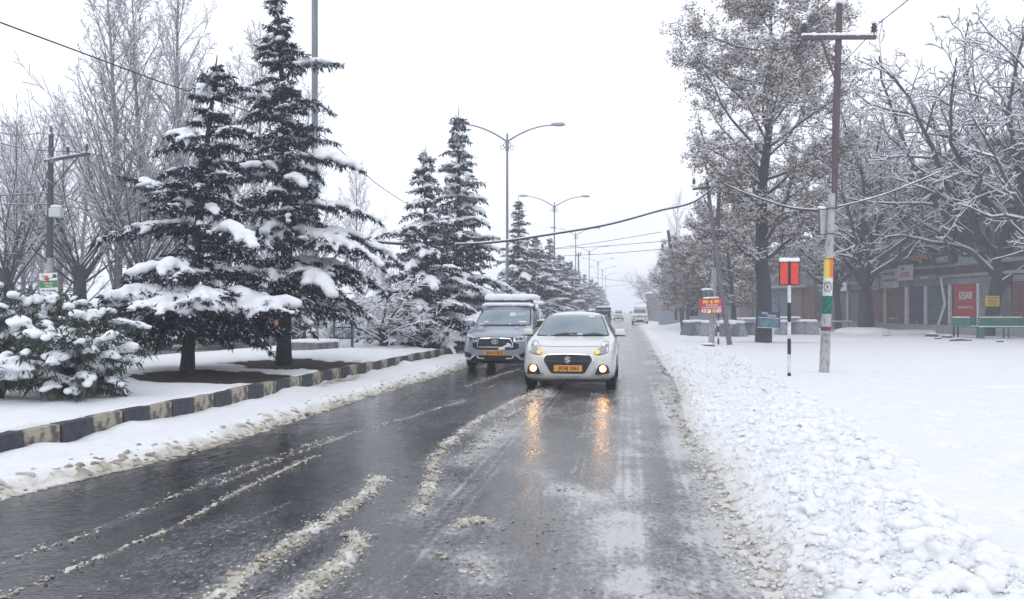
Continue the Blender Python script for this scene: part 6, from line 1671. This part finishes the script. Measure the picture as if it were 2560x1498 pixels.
bo = MB().box((0, 0, 0), (.74, .03, .56)).build('panel', mat('notice_yellow', (.68, .52, .07), .6, var=.08), ys)
for i, s_ in enumerate(('ALL KINDS OF', 'ELECTRICAL WORK', 'UNDERTAKEN', 'PLUMBING WORK', 'ON CALL')): MB
for i in range(6): MB().box((-.02+.03*(i % 2), -.018, .2-.078*i), (.6-.08*(i % 3), .004, .03)).build('print_line', mat('print_dark', (.12, .07, .03), .7, var=.2), bo)

# ---- table, bench and stones before the shops
def snow_table(name, px, py, D, w, h, lab):
    x = (px-1280)/F*D; g = fz(x, D); o = empty(name, (x, D, g), .1, lab, 'table' if 'table' in name else 'bench')
    MB().box((0, 0, h), (w, .5, .04)).build('top', mat('bench_wood', (.1, .085, .075), .8, var=.2), o)
    for sx in (-1, 1):
        for sy in (-1, 1): MB().tube([(sx*(w/2-.08), sy*.2, 0), (sx*(w/2-.1), sy*.2, h)], .02, 5).build('leg', BLACK, o)
    n_ = int(w/.09); remesh_blobs('snow', [(-w/2+.06+(w-.12)*k/n_, j*.13, h+.05) for k in range(n_+1) for j in (-1, 0, 1)], [(.09, .12, .045)]*(3*n_+3), SNOWB, .02, o)
snow_table('snowy_table', 2102, 816, 50.5, 1.5, .62, 'snow-covered table beside the painted utility pole')
snow_table('snowy_stool', 2243, 806, 52, .95, .78, 'small snow-covered bench before the brown shutter')
rng = random.Random(77)
for i, (px, D, s, lab) in enumerate(((2330, 40, .26, 'larger snow-capped stone in front of the teal shutter'), (2368, 39, .2, 'flat stone left of the green bench'), (2345, 37.5, .14, 'small dark stone before the larger snow-capped one'), (2215, 42, .16, 'small stone near the mossy tree'), (2500, 33.5, .12, 'small stone in the trampled snow below the bench'))):
    x = (px-1280)/F*D; o = MB().blob((x, D, fz(x, D)+s*.15), (s*1.3, s, s*.55), i, sub=2).build('stone', mat('stone_dark', (.06, .06, .07), .9, var=.3), smooth=True); tag(o, lab, 'stone', 'stones in the snow')
    MB().blob((x, D, fz(x, D)+s*.5), (s*1.1, s*.85, s*.22), i+4, sub=2).build('snow', SNOWB, o, smooth=True)
# fallen branch by the bench
q0 = P(2375, 857, 34.5); fb = MB().tube([(q0.x, q0.y, fz(q0.x, q0.y)+.02), (q0.x+.5, q0.y+.1, fz(q0.x, q0.y)+.06), (q0.x+1.1, q0.y+.15, fz(q0.x, q0.y)+.04)], [.05, .04, .02], 6).build('fallen_branch', BARK); tag(fb, 'dark fallen branch lying on the snow left of the green bench', 'branch')
# trampled heap of snow at the foot of the two trees
remesh_blobs('snow_heap', [(21.7+math.cos(k)*.8*(k/9), 46.8+math.sin(k)*.6, .15) for k in range(10)]+[(23.2+.5*k, 46.6, .12) for k in range(7)], [(1.1, .7, .32)]*10+[(.7, .5, .22)]*7, SNOW, .08, None, relief=.12)
tag(bpy.data.objects['snow_heap'], kind='structure')

# ---- left utility poles
D = 28.5
lp = empty('utility_pole', (0, 0, 0), 0, 'utility pole on the left with one crossarm, a small box light and a poster', 'utility pole', 'utility poles')
MB().tube([P(122, 830, D), P(125, 645, D)], [.12, .11], 12).build('concrete_shaft', OLDW, lp, smooth='auto')
MB().tube([P(122, 802, D), P(122, 768, D)], [.124, .122], 12, cap=False).build('green_band', mat('band_teal', (.01, .2, .17), .6, var=.1), lp)
MB().tube([P(124, 660, D), P(128, 338, D)], [.12, .085], 4).build('steel_rail', POLED, lp)
MB().tube([P(117, 405, D)-Vector((0, .1, 0)), P(224, 385, D-.3)], .055, 4).build('crossarm', POLED, lp)
MB().tube([P(194, 394, D-.2), P(132, 468, D)], .025, 4).build('brace', POLED, lp)
remesh_blobs('snow', [P(120+7*i, 398-1.3*i, D-.15) for i in range(15)], [(.1, .06, .04)]*15, SNOWB, .02, lp)
for px, py in ((170, 386), (217, 378)): q = P(px, py, D-.2); insulator(lp, q.x, q.y, q.z, 1.3)
q = P(128, 334, D); insulator(lp, q.x, q.y, q.z, 1.3)
lb = MB().box(P(141, 532, D-.2), (.42, .3, .34)).build('box_light', mat('box_light_grey', (.55, .6, .56), .5, var=.08), lp, bevel=.03)
remesh_blobs('snow', [P(135+4*i, 517, D-.2) for i in range(4)], [(.12, .14, .07)]*4, SNOWB, .02, lb)
c = P(122, 712, D-.25)
po = MB().box(c, (.66, .02, .86), rot=Matrix.Rotation(R(-3), 3, 'Y')).build('poster', WHT, lp)
MB().box(c+Vector((.0, -.015, .02)), (.66, .006, .26), rot=Matrix.Rotation(R(-3), 3, 'Y')).build('green_field', mat('poster_green', (.05, .19, .07), .6, var=.3, scale=9), po)
rg_ = MB(); rg_.blob(c+Vector((-.08, -.02, .24)), (.07, .012, .1), 2).blob(c+Vector((-.03, -.02, .2)), (.05, .012, .09), 4); rg_.build('red_figure', mat('poster_red', (.6, .05, .04), .6, var=.1), po)
MB().box(c+Vector((.22, -.015, .32)), (.13, .006, .13)).build('badge', mat('poster_navy', (.02, .03, .09), .6, var=.2), po)
MB().box(c+Vector((-.2, -.014, .3)), (.14, .006, .12)).build('badge', mat('poster_grey', (.35, .4, .42), .6, var=.5, scale=20), po)
text_mesh('lettering', 'WE ARE', .09, WHT, po, .003, c+Vector((.0, -.02, .05))); text_mesh('lettering', 'HIRING', .085, WHT, po, .003, c+Vector((.0, -.02, -.05)))
text_mesh('lettering', 'STAR 1 & TRADERS', .075, mat('poster_blue_print', (.05, .07, .2), .6, var=.1), po, .003, c+Vector((.0, -.02, -.22)), sx=.88, bold=.002)
D = 39
l2 = empty('utility_pole', (0, 0, 0), 0, 'more distant utility pole with snow on its short crossarm, left of the near cedars', 'utility pole', 'utility poles')
MB().tube([P(405, 800, D), P(415, 432, D)], [.13, .1], 8).build('shaft', POLED, l2, smooth='auto'); MB().tube([P(382, 468, D), P(440, 466, D)], .06, 4).build('crossarm', POLED, l2)
remesh_blobs('snow', [P(384+6*i, 463, D) for i in range(10)]+[P(415, 428, D)], [(.13, .1, .06)]*10+[(.14, .14, .12)], SNOWB, .03, l2)

# ---- tree guards
def guard(px, D, w, z0, z1, lab, ringm, barm, n=4):
    x = (px-1280)/F*D; o = empty('tree_guard', (x, D, z0), .3, lab, 'tree guard', 'iron tree guards'); h = z1-z0
    for k in range(n):
        a = R(45+90*k); MB().tube([(w*math.cos(a), w*math.sin(a), -.1), (w*math.cos(a), w*math.sin(a), h+.12)], .022, 6).build('post', BLACK if barm is BLACK else barm, o)
    for z in (h*.28, h*.62, h):
        b = MB()
        for k in range(4):
            a, c_ = R(45+90*k), R(135+90*k); b.tube([(w*math.cos(a), w*math.sin(a), z), (w*math.cos(c_), w*math.sin(c_), z)], .018 if z < h else .03, 4)
        b.build('hoop', ringm if z == h else BLACK, o)
    for k in range(4):
        for j in range(1, 6):
            a, c_ = R(45+90*k), R(135+90*k); t = j/6; xx = w*(math.cos(a)*(1-t)+math.cos(c_)*t); yy = w*(math.sin(a)*(1-t)+math.sin(c_)*t)
            MB().tube([(xx, yy, 0), (xx, yy, h*.62)], .009, 4).build('bar', barm, o)
    for k in range(4): remesh_blobs('snow', [(w*math.cos(R(45+90*k))*.9, w*math.sin(R(45+90*k))*.9, h+.05)], [(.11, .09, .05)], SNOWB, .02, o)
GY = mat('guard_yellow', (.36, .27, .04), .6, var=.2); GBL = mat('guard_blue', (.05, .1, .13), .6, var=.2)
guard(858, 23.0, .38, mz(-5.1, 23), 1.38, 'tree guard with a yellow top hoop and thin blue bars, right of the lamp pedestal', GY, GBL)
guard(998, 26.6, .40, .4, 1.86, 'taller yellow tree guard with snow caps rising above the snow-heaped shrubs', GY, GY)

# ---- distant poles and the pruned trunk on the right
def far_pole(pts, arm, D, lab, r=.12):
    o = empty('utility_pole', (0, 0, 0), 0, lab, 'utility pole', 'utility poles')
    MB().tube([P(px, py, D) for px, py in pts], r, 6).build('shaft', RUST, o); a, b, y0, y1 = arm
    MB().tube([P(a, y0, D-.1), P(b, y1, D-.1)], .06, 4).build('crossarm', RUST, o)
    for t in (.02, .98): q = P(a+(b-a)*t, y0+(y1-y0)*t, D-.1); insulator(o, q.x, q.y, q.z+.08, 2)
    return o
o = far_pole([(1690, 800), (1684, 672), (1670, 576)], (1655, 1698, 626, 624), 58, 'dark leaning utility pole beyond the leafy trees on the right', .12)
MB().tube([P(1667, 628, 58), P(1681, 655, 58)], .035, 4).build('brace', RUST, o)
far_pole([(1660, 800), (1660, 650)], (1645, 1675, 661, 662), 88, 'faint utility pole with a single crossarm behind the leaning one')
far_pole([(1634, 800), (1637, 672)], (1626, 1648, 688, 690), 120, 'very faint utility pole in the fog beyond the far jeep')
far_pole([(1447, 800), (1446, 632)], (1440, 1452, 640, 640), 110, 'faint utility pole rising among the fogged cedars')
ps = empty('pruned_tree', (0, 0, 0), 0, 'heavily pruned trunk with stubby raised limbs above the leafy trees on the right', 'tree')
D = 60; MB().tube([P(1735, 790, D), P(1732, 690, D), P(1731, 640, D), P(1733, 612, D)], [.35, .3, .28, .22], 9).build('trunk', BARK, ps, smooth='auto')
for a in ([(1731, 640), (1722, 618), (1716, 606)], [(1733, 614), (1728, 600), (1723, 588)], [(1733, 614), (1740, 598), (1736, 586)], [(1732, 632), (1740, 612), (1746, 606)]):
    MB().tube([P(x, y, D) for x, y in a], [.17, .13, .09], 7).build('stub', BARK, ps, smooth='auto')
o = MB().tube([P(1701, 770, 44), P(1707, 836, 43.8)], .09, 8).build('leaning_post', mat('post_dark', (.07, .075, .09), .8, var=.2), smooth='auto'); tag(o, 'short dark leaning post left of the concrete blocks', 'post')

# ---- cables
def cable(pts, r, lab, snow=0, grp='overhead cables', m=WIRE):
    o = MB(); V_ = [P(*p) for p in pts]; Q_ = []
    for i in range(len(V_)-1):
        p0, p1, p2, p3 = V_[max(i-1, 0)], V_[i], V_[i+1], V_[min(i+2, len(V_)-1)]
        for k in range(8):
            t = k/8; Q_.append(.5*((2*p1)+(p2-p0)*t+(2*p0-5*p1+4*p2-p3)*t*t+(3*p1-p0-3*p2+p3)*t**3))
    Q_.append(V_[-1]); o = MB().tube(Q_, r, 6).build('cable', m, smooth=True); tag(o, lab, 'cable', grp)
    if snow: MB().tube([q+Vector((0, 0, r*.9+snow*.5)) for q in Q_], [snow*(.8+.4*mnoise.noise(q*3)) for q in Q_], 6).build('snow', SNOWB, o, smooth=True)
    return o
cable([(-60, 32, 15), (0, 56, 15.4), (229, 141, 17.5), (393, 202, 19.3), (489, 234, 20.5), (643, 286, 23)], .017, 'single cable crossing the top left corner behind the umbrella cedar')
cable([(643, 286, 23), (800, 337, 27), (893, 415, 31), (945, 462, 34), (1052, 533, 42)], .016, 'cable running down from the tall curved cedar to the cedar pair')
cable([(800, 588, 24), (874, 596, 25), (991, 610, 26.2), (1120, 612, 27.5), (1240, 606, 28.5), (1387, 585, 29.3), (1524, 561, 30.2), (1646, 528, 30.9), (1735, 505, 31.3), (1799, 455, 31.5)], .035, 'thick snow-topped cable sagging across the road', .03)
cable([(1799, 455, 31.5), (1850, 478, 28.5), (1910, 500, 25), (1975, 520, 21), (2050, 528, 17.5)], .03, 'thick cable from the red sign pole to the painted pole', .018)
cable([(2062, 524, 17.5), (2140, 507, 18), (2230, 480, 19), (2350, 430, 20)], .016, 'cable leaving the painted pole to the right', .014)
cable([(2007, 66, 17.3), (2040, 32, 14), (2075, 0, 12), (2140, -60, 9.5)], .009, 'thin wire from the left insulator of the painted pole')
cable([(2181, 72, 17.3), (2225, 36, 14), (2270, 0, 12), (2340, -60, 9.5)], .009, 'thin wire from the right insulator of the painted pole')
cable([(2181, 80, 17.4), (2105, 162, 22), (1990, 285, 28), (1838, 462, 31.4)], .010, 'thin wire running back from the painted pole over the plane tree')
cable([(2007, 76, 17.4), (1960, 160, 20), (1870, 320, 26), (1765, 468, 31.4)], .010, 'thin wire running back from the left insulator')
for i, (a, b, lab) in enumerate((((1300, 632, 80), (1655, 580, 58), 'upper faint wire across the foggy gap'), ((1290, 627, 80), (1697, 600, 58), 'middle faint wire across the foggy gap'), ((1330, 643, 80), (1656, 623, 58), 'lower faint wire across the foggy gap'), ((1470, 692, 110), (1650, 708, 88), 'faint wire low over the far jeep'), ((1500, 718, 130), (1628, 698, 120), 'faintest wire in the fog above the lane'))):
    mid = ((a[0]+b[0])/2, (a[1]+b[1])/2+3, (a[2]+b[2])/2); cable([a, mid, b], .022, lab)
cable([(-60, 318, 27), (40, 338, 28), (126, 336, 28.5), (300, 366, 34), (415, 440, 39)], .012, 'thin wire from the top of the left utility pole')
cable([(-60, 340, 27), (60, 372, 28), (217, 384, 28.3), (330, 410, 34), (440, 466, 39)], .012, 'thin wire from the crossarm of the left utility pole')
cable([(-60, 492, 27), (60, 486, 28), (126, 484, 28.5), (230, 515, 30), (300, 530, 33), (420, 540, 39)], .016, 'snowy service cable at the middle of the left utility pole', .014)
cable([(-60, 508, 27), (70, 512, 28), (126, 512, 28.5), (250, 528, 31)], .014, 'lower service cable beside the small box light', .014)
cable([(150, 690, 23), (80, 705, 22), (-60, 720, 20)], .008, 'sagging wire low at the left edge')
# ================================================================== BUILDINGS
BRICK = mat('brick_wall', (.14, .085, .075), .9, col2=(.2, .14, .12), scale=2.5, bump=.3)
PLAST = mat('old_plaster', (.2, .2, .215), .9, var=.25, scale=1.2, bump=.2)
SHB = mat('brown_shutter', (.17, .07, .065), .6, var=.18, scale=2, stretch=(1, 1, 3)); SHG = mat('grey_shutter', (.17, .13, .135), .6, var=.15, scale=2)
SHN = mat('navy_shutter', (.05, .06, .12), .6, var=.2); SHT = mat('teal_shutter', (.08, .14, .16), .6, var=.18); SHR = mat('red_shutter', (.48, .035, .04), .55, var=.15, scale=3)
SHBL = mat('slate_blue_shutter', (.12, .17, .24), .6, var=.15); WIN = mat('window_dark', (.05, .065, .08), .2, var=.4, scale=3)
PIPE = mat('white_pillar', (.68, .66, .68), .7, var=.12); GRN = mat('green_wall_panel', (.05, .15, .12), .8, var=.3, scale=2); FRM = mat('window_frame_grey', (.25, .25, .27), .7, var=.1)
ROOFM = mat('roof_sheet', (.12, .13, .16), .6, var=.2)
def facade(name, A, Bp, label, cat, depth, H, storeys):
    """building whose front runs from A to Bp (x, y); local +x along the front, -y outwards"""
    A = Vector((*A, 0)); Bv = Vector((*Bp, 0)); d = Bv-A; L = d.length; rz = math.atan2(d.y, d.x)
    return empty(name, (A.x, A.y, 0), rz, label, cat), L
def shutter(root, x0, x1, z0, z1, m, y=-.02, lab=None):
    n = int((z1-z0)/.10); vs, fs = [], []
    for i in range(n+1):
        z = z0+(z1-z0)*i/n
        vs += [(x0, y, z), (x1, y, z)]
        if i < n: vs += [(x0, y-.035, z+(z1-z0)/n*.5), (x1, y-.035, z+(z1-z0)/n*.5)]
    for i in range(len(vs)//2-1): fs.append((2*i, 2*i+1, 2*i+3, 2*i+2))
    b = MB(); b.add(vs, fs); b.box(((x0+x1)/2, y+.04, (z0+z1)/2), (x1-x0, .04, z1-z0)); o = b.build('roller_shutter', m, root)
    if lab: o['label'] = lab
    MB().box(((x0+x1)/2, y-.06, z0+.12), (.16, .03, .05)).build('handle', PIPE, o)
    return o
# The front of building A starts near (27.4, 35) on the right and runs back to (25.6, 63)
A0 = Vector((25.7, 63.2)); A1 = Vector((27.5, 34.0)); dA = (A1-A0); LA = dA.length
def uA(px):      # distance along the front where the ray of that pixel meets it
    k = (px-1280)/F; # x = k*y ; A0 + t*d
    t = (A0.x - k*A0.y)/(k*dA.y - dA.x); return t*LA
bA = empty('shop_building', (A0.x, A0.y, 0), math.atan2(dA.y, dA.x), 'three-storey brick row of closed shops behind the snow-covered trees', 'building')
# local frame: +x runs towards the camera, so the street side is -y
PL = .62
us = uA(2262)
MB().box(((us+LA+6)/2, 6.0, 5.6), (LA+6-us, 11.6, 10.0)).build('brick_shell', BRICK, bA)
MB().box((us/2-.01, 6.0, 3.9), (us-.02, 11.6, 6.6)).build('low_shell', PLAST, bA)
MB().box((us/2-.2, 6.0, 7.28), (us+.2, 12.4, .14)).build('low_roof', ROOFM, bA)
pad(bA, 'low_roof_snow', [(us/2-.2, 6, 7.45, us+.1, 12.0, .4)], 6, .3, .05)
MB().box((LA/2+3, 5.6, .3), (LA+6.4, 13.2, .66)).build('plinth', CONC, bA, bevel=.02)
MB().box(((us+LA+6)/2, 6, 10.7), (LA+7-us, 13, .16)).build('roof', ROOFM, bA)
pad(bA, 'roof_snow', [((us+LA+6)/2, 5.5, 10.9, LA+6.5-us, 12.2, .5)], 5, .3, .05)
bays = [(2079, 2122, SHG, 2.35), (2124, 2168, SHG, 2.35), (2172, 2215, SHB, 2.45), (2219, 2266, SHB, 2.5), (2276, 2316, SHN, 2.62), (2321, 2374, SHT, 2.66), (2386, 2447, SHR, 2.72), (2530, 2600, SHB, 2.75)]
for p0, p1, m, h in bays:
    s = shutter(bA, uA(p0)+.04, uA(p1)-.02, PL, PL+h, m)
    if m is SHR:
        MB().box(((uA(p0)+uA(p1))/2, -.13, PL+.25), (uA(p1)-uA(p0)-.1, .05, .5)).build('green_skirting', mat('skirting_green', (.03, .14, .11), .6, var=.2), s)
        text_mesh('lettering', 'KESARI', .62, WHT, s, .01, ((uA(p0)+uA(p1))/2+.1, -.12, PL+1.75), sx=.62, bold=.004)
        text_mesh('lettering', 'Royal Place Great Taste', .2, WHT, s, .008, ((uA(p0)+uA(p1))/2+.1, -.12, PL+1.08), sx=.7)
for px, m in ((2077, PIPE), (2123, PIPE), (2170, PIPE), (2217, PIPE), (2271, PIPE), (2318, PIPE), (2379, PIPE), (2451, PIPE)):
    MB().box((uA(px), -.10, PL+1.25), (.16 if px != 2271 else .3, .16, 2.5)).build('pillar', m, bA, bevel=.015)
MB().tube([(uA(2366), -.35, 3.5), (uA(2376), -.35, 1.9), (uA(2366), -.55, .5)], .07, 8).build('drain_pipe', PIPE, bA, smooth='auto')
MB().box(((uA(2455)+uA(2528))/2, -.06, PL+1.4), (uA(2528)-uA(2455), .1, 2.8)).build('plastered_pier', PLAST, bA)
# fascia, canopy and sign boards
MB().box((LA/2+2, -.18, 3.58), (LA+4, .34, .18)).build('canopy_slab', CONC, bA, bevel=.02)
MB().box((LA/2+2, -.12, 3.25), (LA+4, .12, .35)).build('fascia', PLAST, bA)
def board(p0, p1, z0, z1, m, texts=(), lab=None, y=-.56):
    a, b = uA(p0), uA(p1); o = MB().box(((a+b)/2, y, (z0+z1)/2), (b-a, .08, z1-z0)).build('sign_board', m, bA, bevel=.01)
    if lab: o['label'] = lab
    for s_, sz, mm, dx, dz, sx in texts: text_mesh('lettering', s_, sz, mm, o, .01, ((a+b)/2+dx, y-.05, (z0+z1)/2+dz), sx=sx)
    return o
SGW = mat('sign_pale', (.5, .52, .5), .6, var=.15, scale=2); SGR = mat('sign_print_red', (.5, .03, .04), .6, var=.1); SGG = mat('sign_grey_green', (.22, .3, .3), .6, var=.2); SGK = mat('sign_print_dark', (.06, .06, .09), .6, var=.1)
board(2222, 2266, 3.05, 4.35, SGW, (('SHAH SONS', .34, SGK, 0, .3, .8), ('GENERAL STORE', .25, SGK, 0, -.15, .8)), 'pale sign board with dark print')
board(2267, 2303, 3.5, 4.5, mat('sign_white_clean', (.66, .64, .62), .6, var=.05), (('THE', .34, SGR, -.3, .26, .8), ('HOTEL', .5, SGR, 0, -.16, .75)), 'white sign board with red capital letters')
board(2180, 2218, 2.95, 3.8, SGG, (('STORES', .3, WHT, 0, .1, .8),)); board(2095, 2112, 2.9, 3.5, WHT, (('TEA', .26, SGK, 0, .05, .8),)); board(2115, 2135, 3.0, 3.65, WHT, (('SHOP', .22, SGK, 0, .05, .8),))
board(2308, 2362, 3.42, 3.75, mat('sign_teal_strip', (.1, .22, .24), .6, var=.3, scale=5), (('Care & Cure', .2, WHT, 0, 0, .9),), 'narrow teal strip sign')
board(2355, 2405, 4.25, 4.95, mat('sign_dark', (.04, .04, .05), .6, var=.2), (('OFFICE', .46, WHT, 0, 0, .75),), 'dark sign board with white capitals')
board(2300, 2352, 4.75, 5.05, mat('sign_orange', (.6, .14, .05), .6, var=.1)); board(2420, 2470, 4.2, 5.0, SGG); board(2160, 2175, 5.6, 6.3, mat('sign_yellow_small', (.5, .45, .05), .6, var=.1), (('A', .3, SGK, 0, 0, 1),), 'small yellow sign board')
# upper storeys: windows with frames and panes, green and ochre panels
rng = random.Random(15)
for st_, z0 in ((0, 5.0), (1, 7.9)):
    x_0 = 0 if st_ == 0 else us
    x = 1.0 if st_ == 0 else us+.5
    while x < LA+4:
        w = rng.uniform(1.2, 1.8); f = MB().box((x+w/2, -.02, z0+.75), (w, .14, 1.5)).build('window', FRM, bA, bevel=.01)
        for k in range(2): MB().box((x+w*(.27+.46*k), -.10, z0+.75), (w*.40, .03, 1.3)).build('pane', WIN if rng.random() < .75 else SGG, f)
        MB().box((x+w/2, -.16, z0-.06), (w+.2, .26, .08)).build('sill', CONC, f); 
        if rng.random() < .5: MB().box((x+w+.45, -.015, z0+.7), (.6, .08, 1.7)).build('wall_panel', rng.choice([GRN, mat('ochre_panel', (.25, .18, .09), .8, var=.3), mat('blue_panel', (.1, .19, .33), .7, var=.25)]), bA)
        x += w + rng.uniform(.9, 1.6)
    MB().box(((x_0+LA+4)/2, -.2, z0-.75), (LA+4-x_0, .4, .18)).build('floor_slab', CONC, bA); 
# building B: lower shuttered block seen between the two trees
B0_ = Vector((18.9, 80)); B1_ = Vector((25.4, 64.5)); dB = B1_-B0_; LB = dB.length
def uB(px):
    k = (px-1280)/F; t = (B0_.x - k*B0_.y)/(k*dB.y - dB.x); return t*LB
bB = empty('shop_building', (B0_.x, B0_.y, 0), math.atan2(dB.y, dB.x), 'grey two-storey block with blue and brown shutters behind the plane tree', 'building')
MB().box((LB/2, 5, 3.3), (LB, 9.6, 6.6)).build('shell', PLAST, bB); MB().box((LB/2, 4.9, .35), (LB+.4, 10.6, .9)).build('plinth', CONC, bB)
MB().box((LB/2, 4.6, 6.72), (LB+1, 11, .2)).build('roof', ROOFM, bB); pad(bB, 'roof_snow', [(LB/2, 4.6, 6.95, LB+.8, 10.6, .4)], 7, .3, .05)
for p0, p1, m in ((1740, 1772, SHG), (1776, 1806, SHG), (1850, 1880, SHG), (1922, 1946, SHBL), (1948, 1971, SHBL), (1977, 2006, SHG), (2009, 2038, SHB)):
    shutter(bB, uB(p0), uB(p1), .85, 3.35, m)
MB().box((LB/2, -.3, 3.6), (LB, .6, .2)).build('canopy_slab', CONC, bB)
for px in (1985, 2022, 1930): 
    a = uB(px); f = MB().box((a, -.03, 5.2), (1.5, .14, 1.3)).build('window', FRM, bB); MB().box((a-.36, -.11, 5.2), (.6, .03, 1.1)).build('pane', mat('bluish_pane', (.2, .28, .36), .2, var=.3, scale=3), f); MB().box((a+.36, -.11, 5.2), (.6, .03, 1.1)).build('pane', WIN, f)
# small house and sheet fence in the fog on the right
hs = empty('small_house', ((1692-1280)/F*96, 96, .2), .2, 'small pale house with a dark window, dim in the fog beyond the leafy trees', 'house')
MB().box((0, 2.5, 1.7), (4.2, 5, 3.6)).build('wall', PLAST, hs); MB().prism([(-2.5, 3.5), (2.5, 3.5), (0, 4.5)], -.4, 5.4).build('roof', SNOW, hs)
f = MB().box((-.4, -.04, 2.3), (1.0, .1, 1.1)).build('window', FRM, hs); MB().box((-.4, -.1, 2.3), (.8, .04, .9)).build('pane', WIN, f)
fn = empty('sheet_fence', ((1690-1280)/F*72, 72, .2), .1, 'grey sheet-metal fence beyond the concrete blocks', 'fence')
for k in range(9): MB().box((-1.4+.62*k, 0, .6), (.6, .05, 1.3)).build('sheet', mat('fence_sheet', (.3, .33, .38), .6, var=.15), fn)
# distant rows of trees closing the view in the fog
o = tag(remesh_blobs('far_wood', [((-60+7*i)*1.0+rng.uniform(-3, 3), 260+rng.uniform(-20, 30), rng.uniform(2, 4)) for i in range(9)]+[(70+7*i, 240+rng.uniform(-20, 40), 3) for i in range(14)], [(6, 5, rng.uniform(2.5, 4.5)) for i in range(23)], mat('distant_trees', (.12, .12, .14), .9, var=.3, scale=.5), .8, None, relief=1.5), 'far trees merging into fog beyond the road', kind='stuff')
# ================================================================== AIR
hz = MB().box((0, 280, 9.0), (1180, 700, 20.6))
hm = bpy.data.materials.new('fog_air'); hm.use_nodes = True
hm.node_tree.nodes.clear()
_o = hm.node_tree.nodes.new('ShaderNodeOutputMaterial'); _v = hm.node_tree.nodes.new('ShaderNodeVolumePrincipled')
_v.inputs['Color'].default_value = (0.92, 0.945, 1.0, 1); _v.inputs['Density'].default_value = FOG; _v.inputs['Anisotropy'].default_value = 0.3
hm.node_tree.links.new(_v.outputs['Volume'], _o.inputs['Volume'])
h = hz.build('haze', hm); tag(h, 'pale winter fog filling the whole street', kind='stuff')
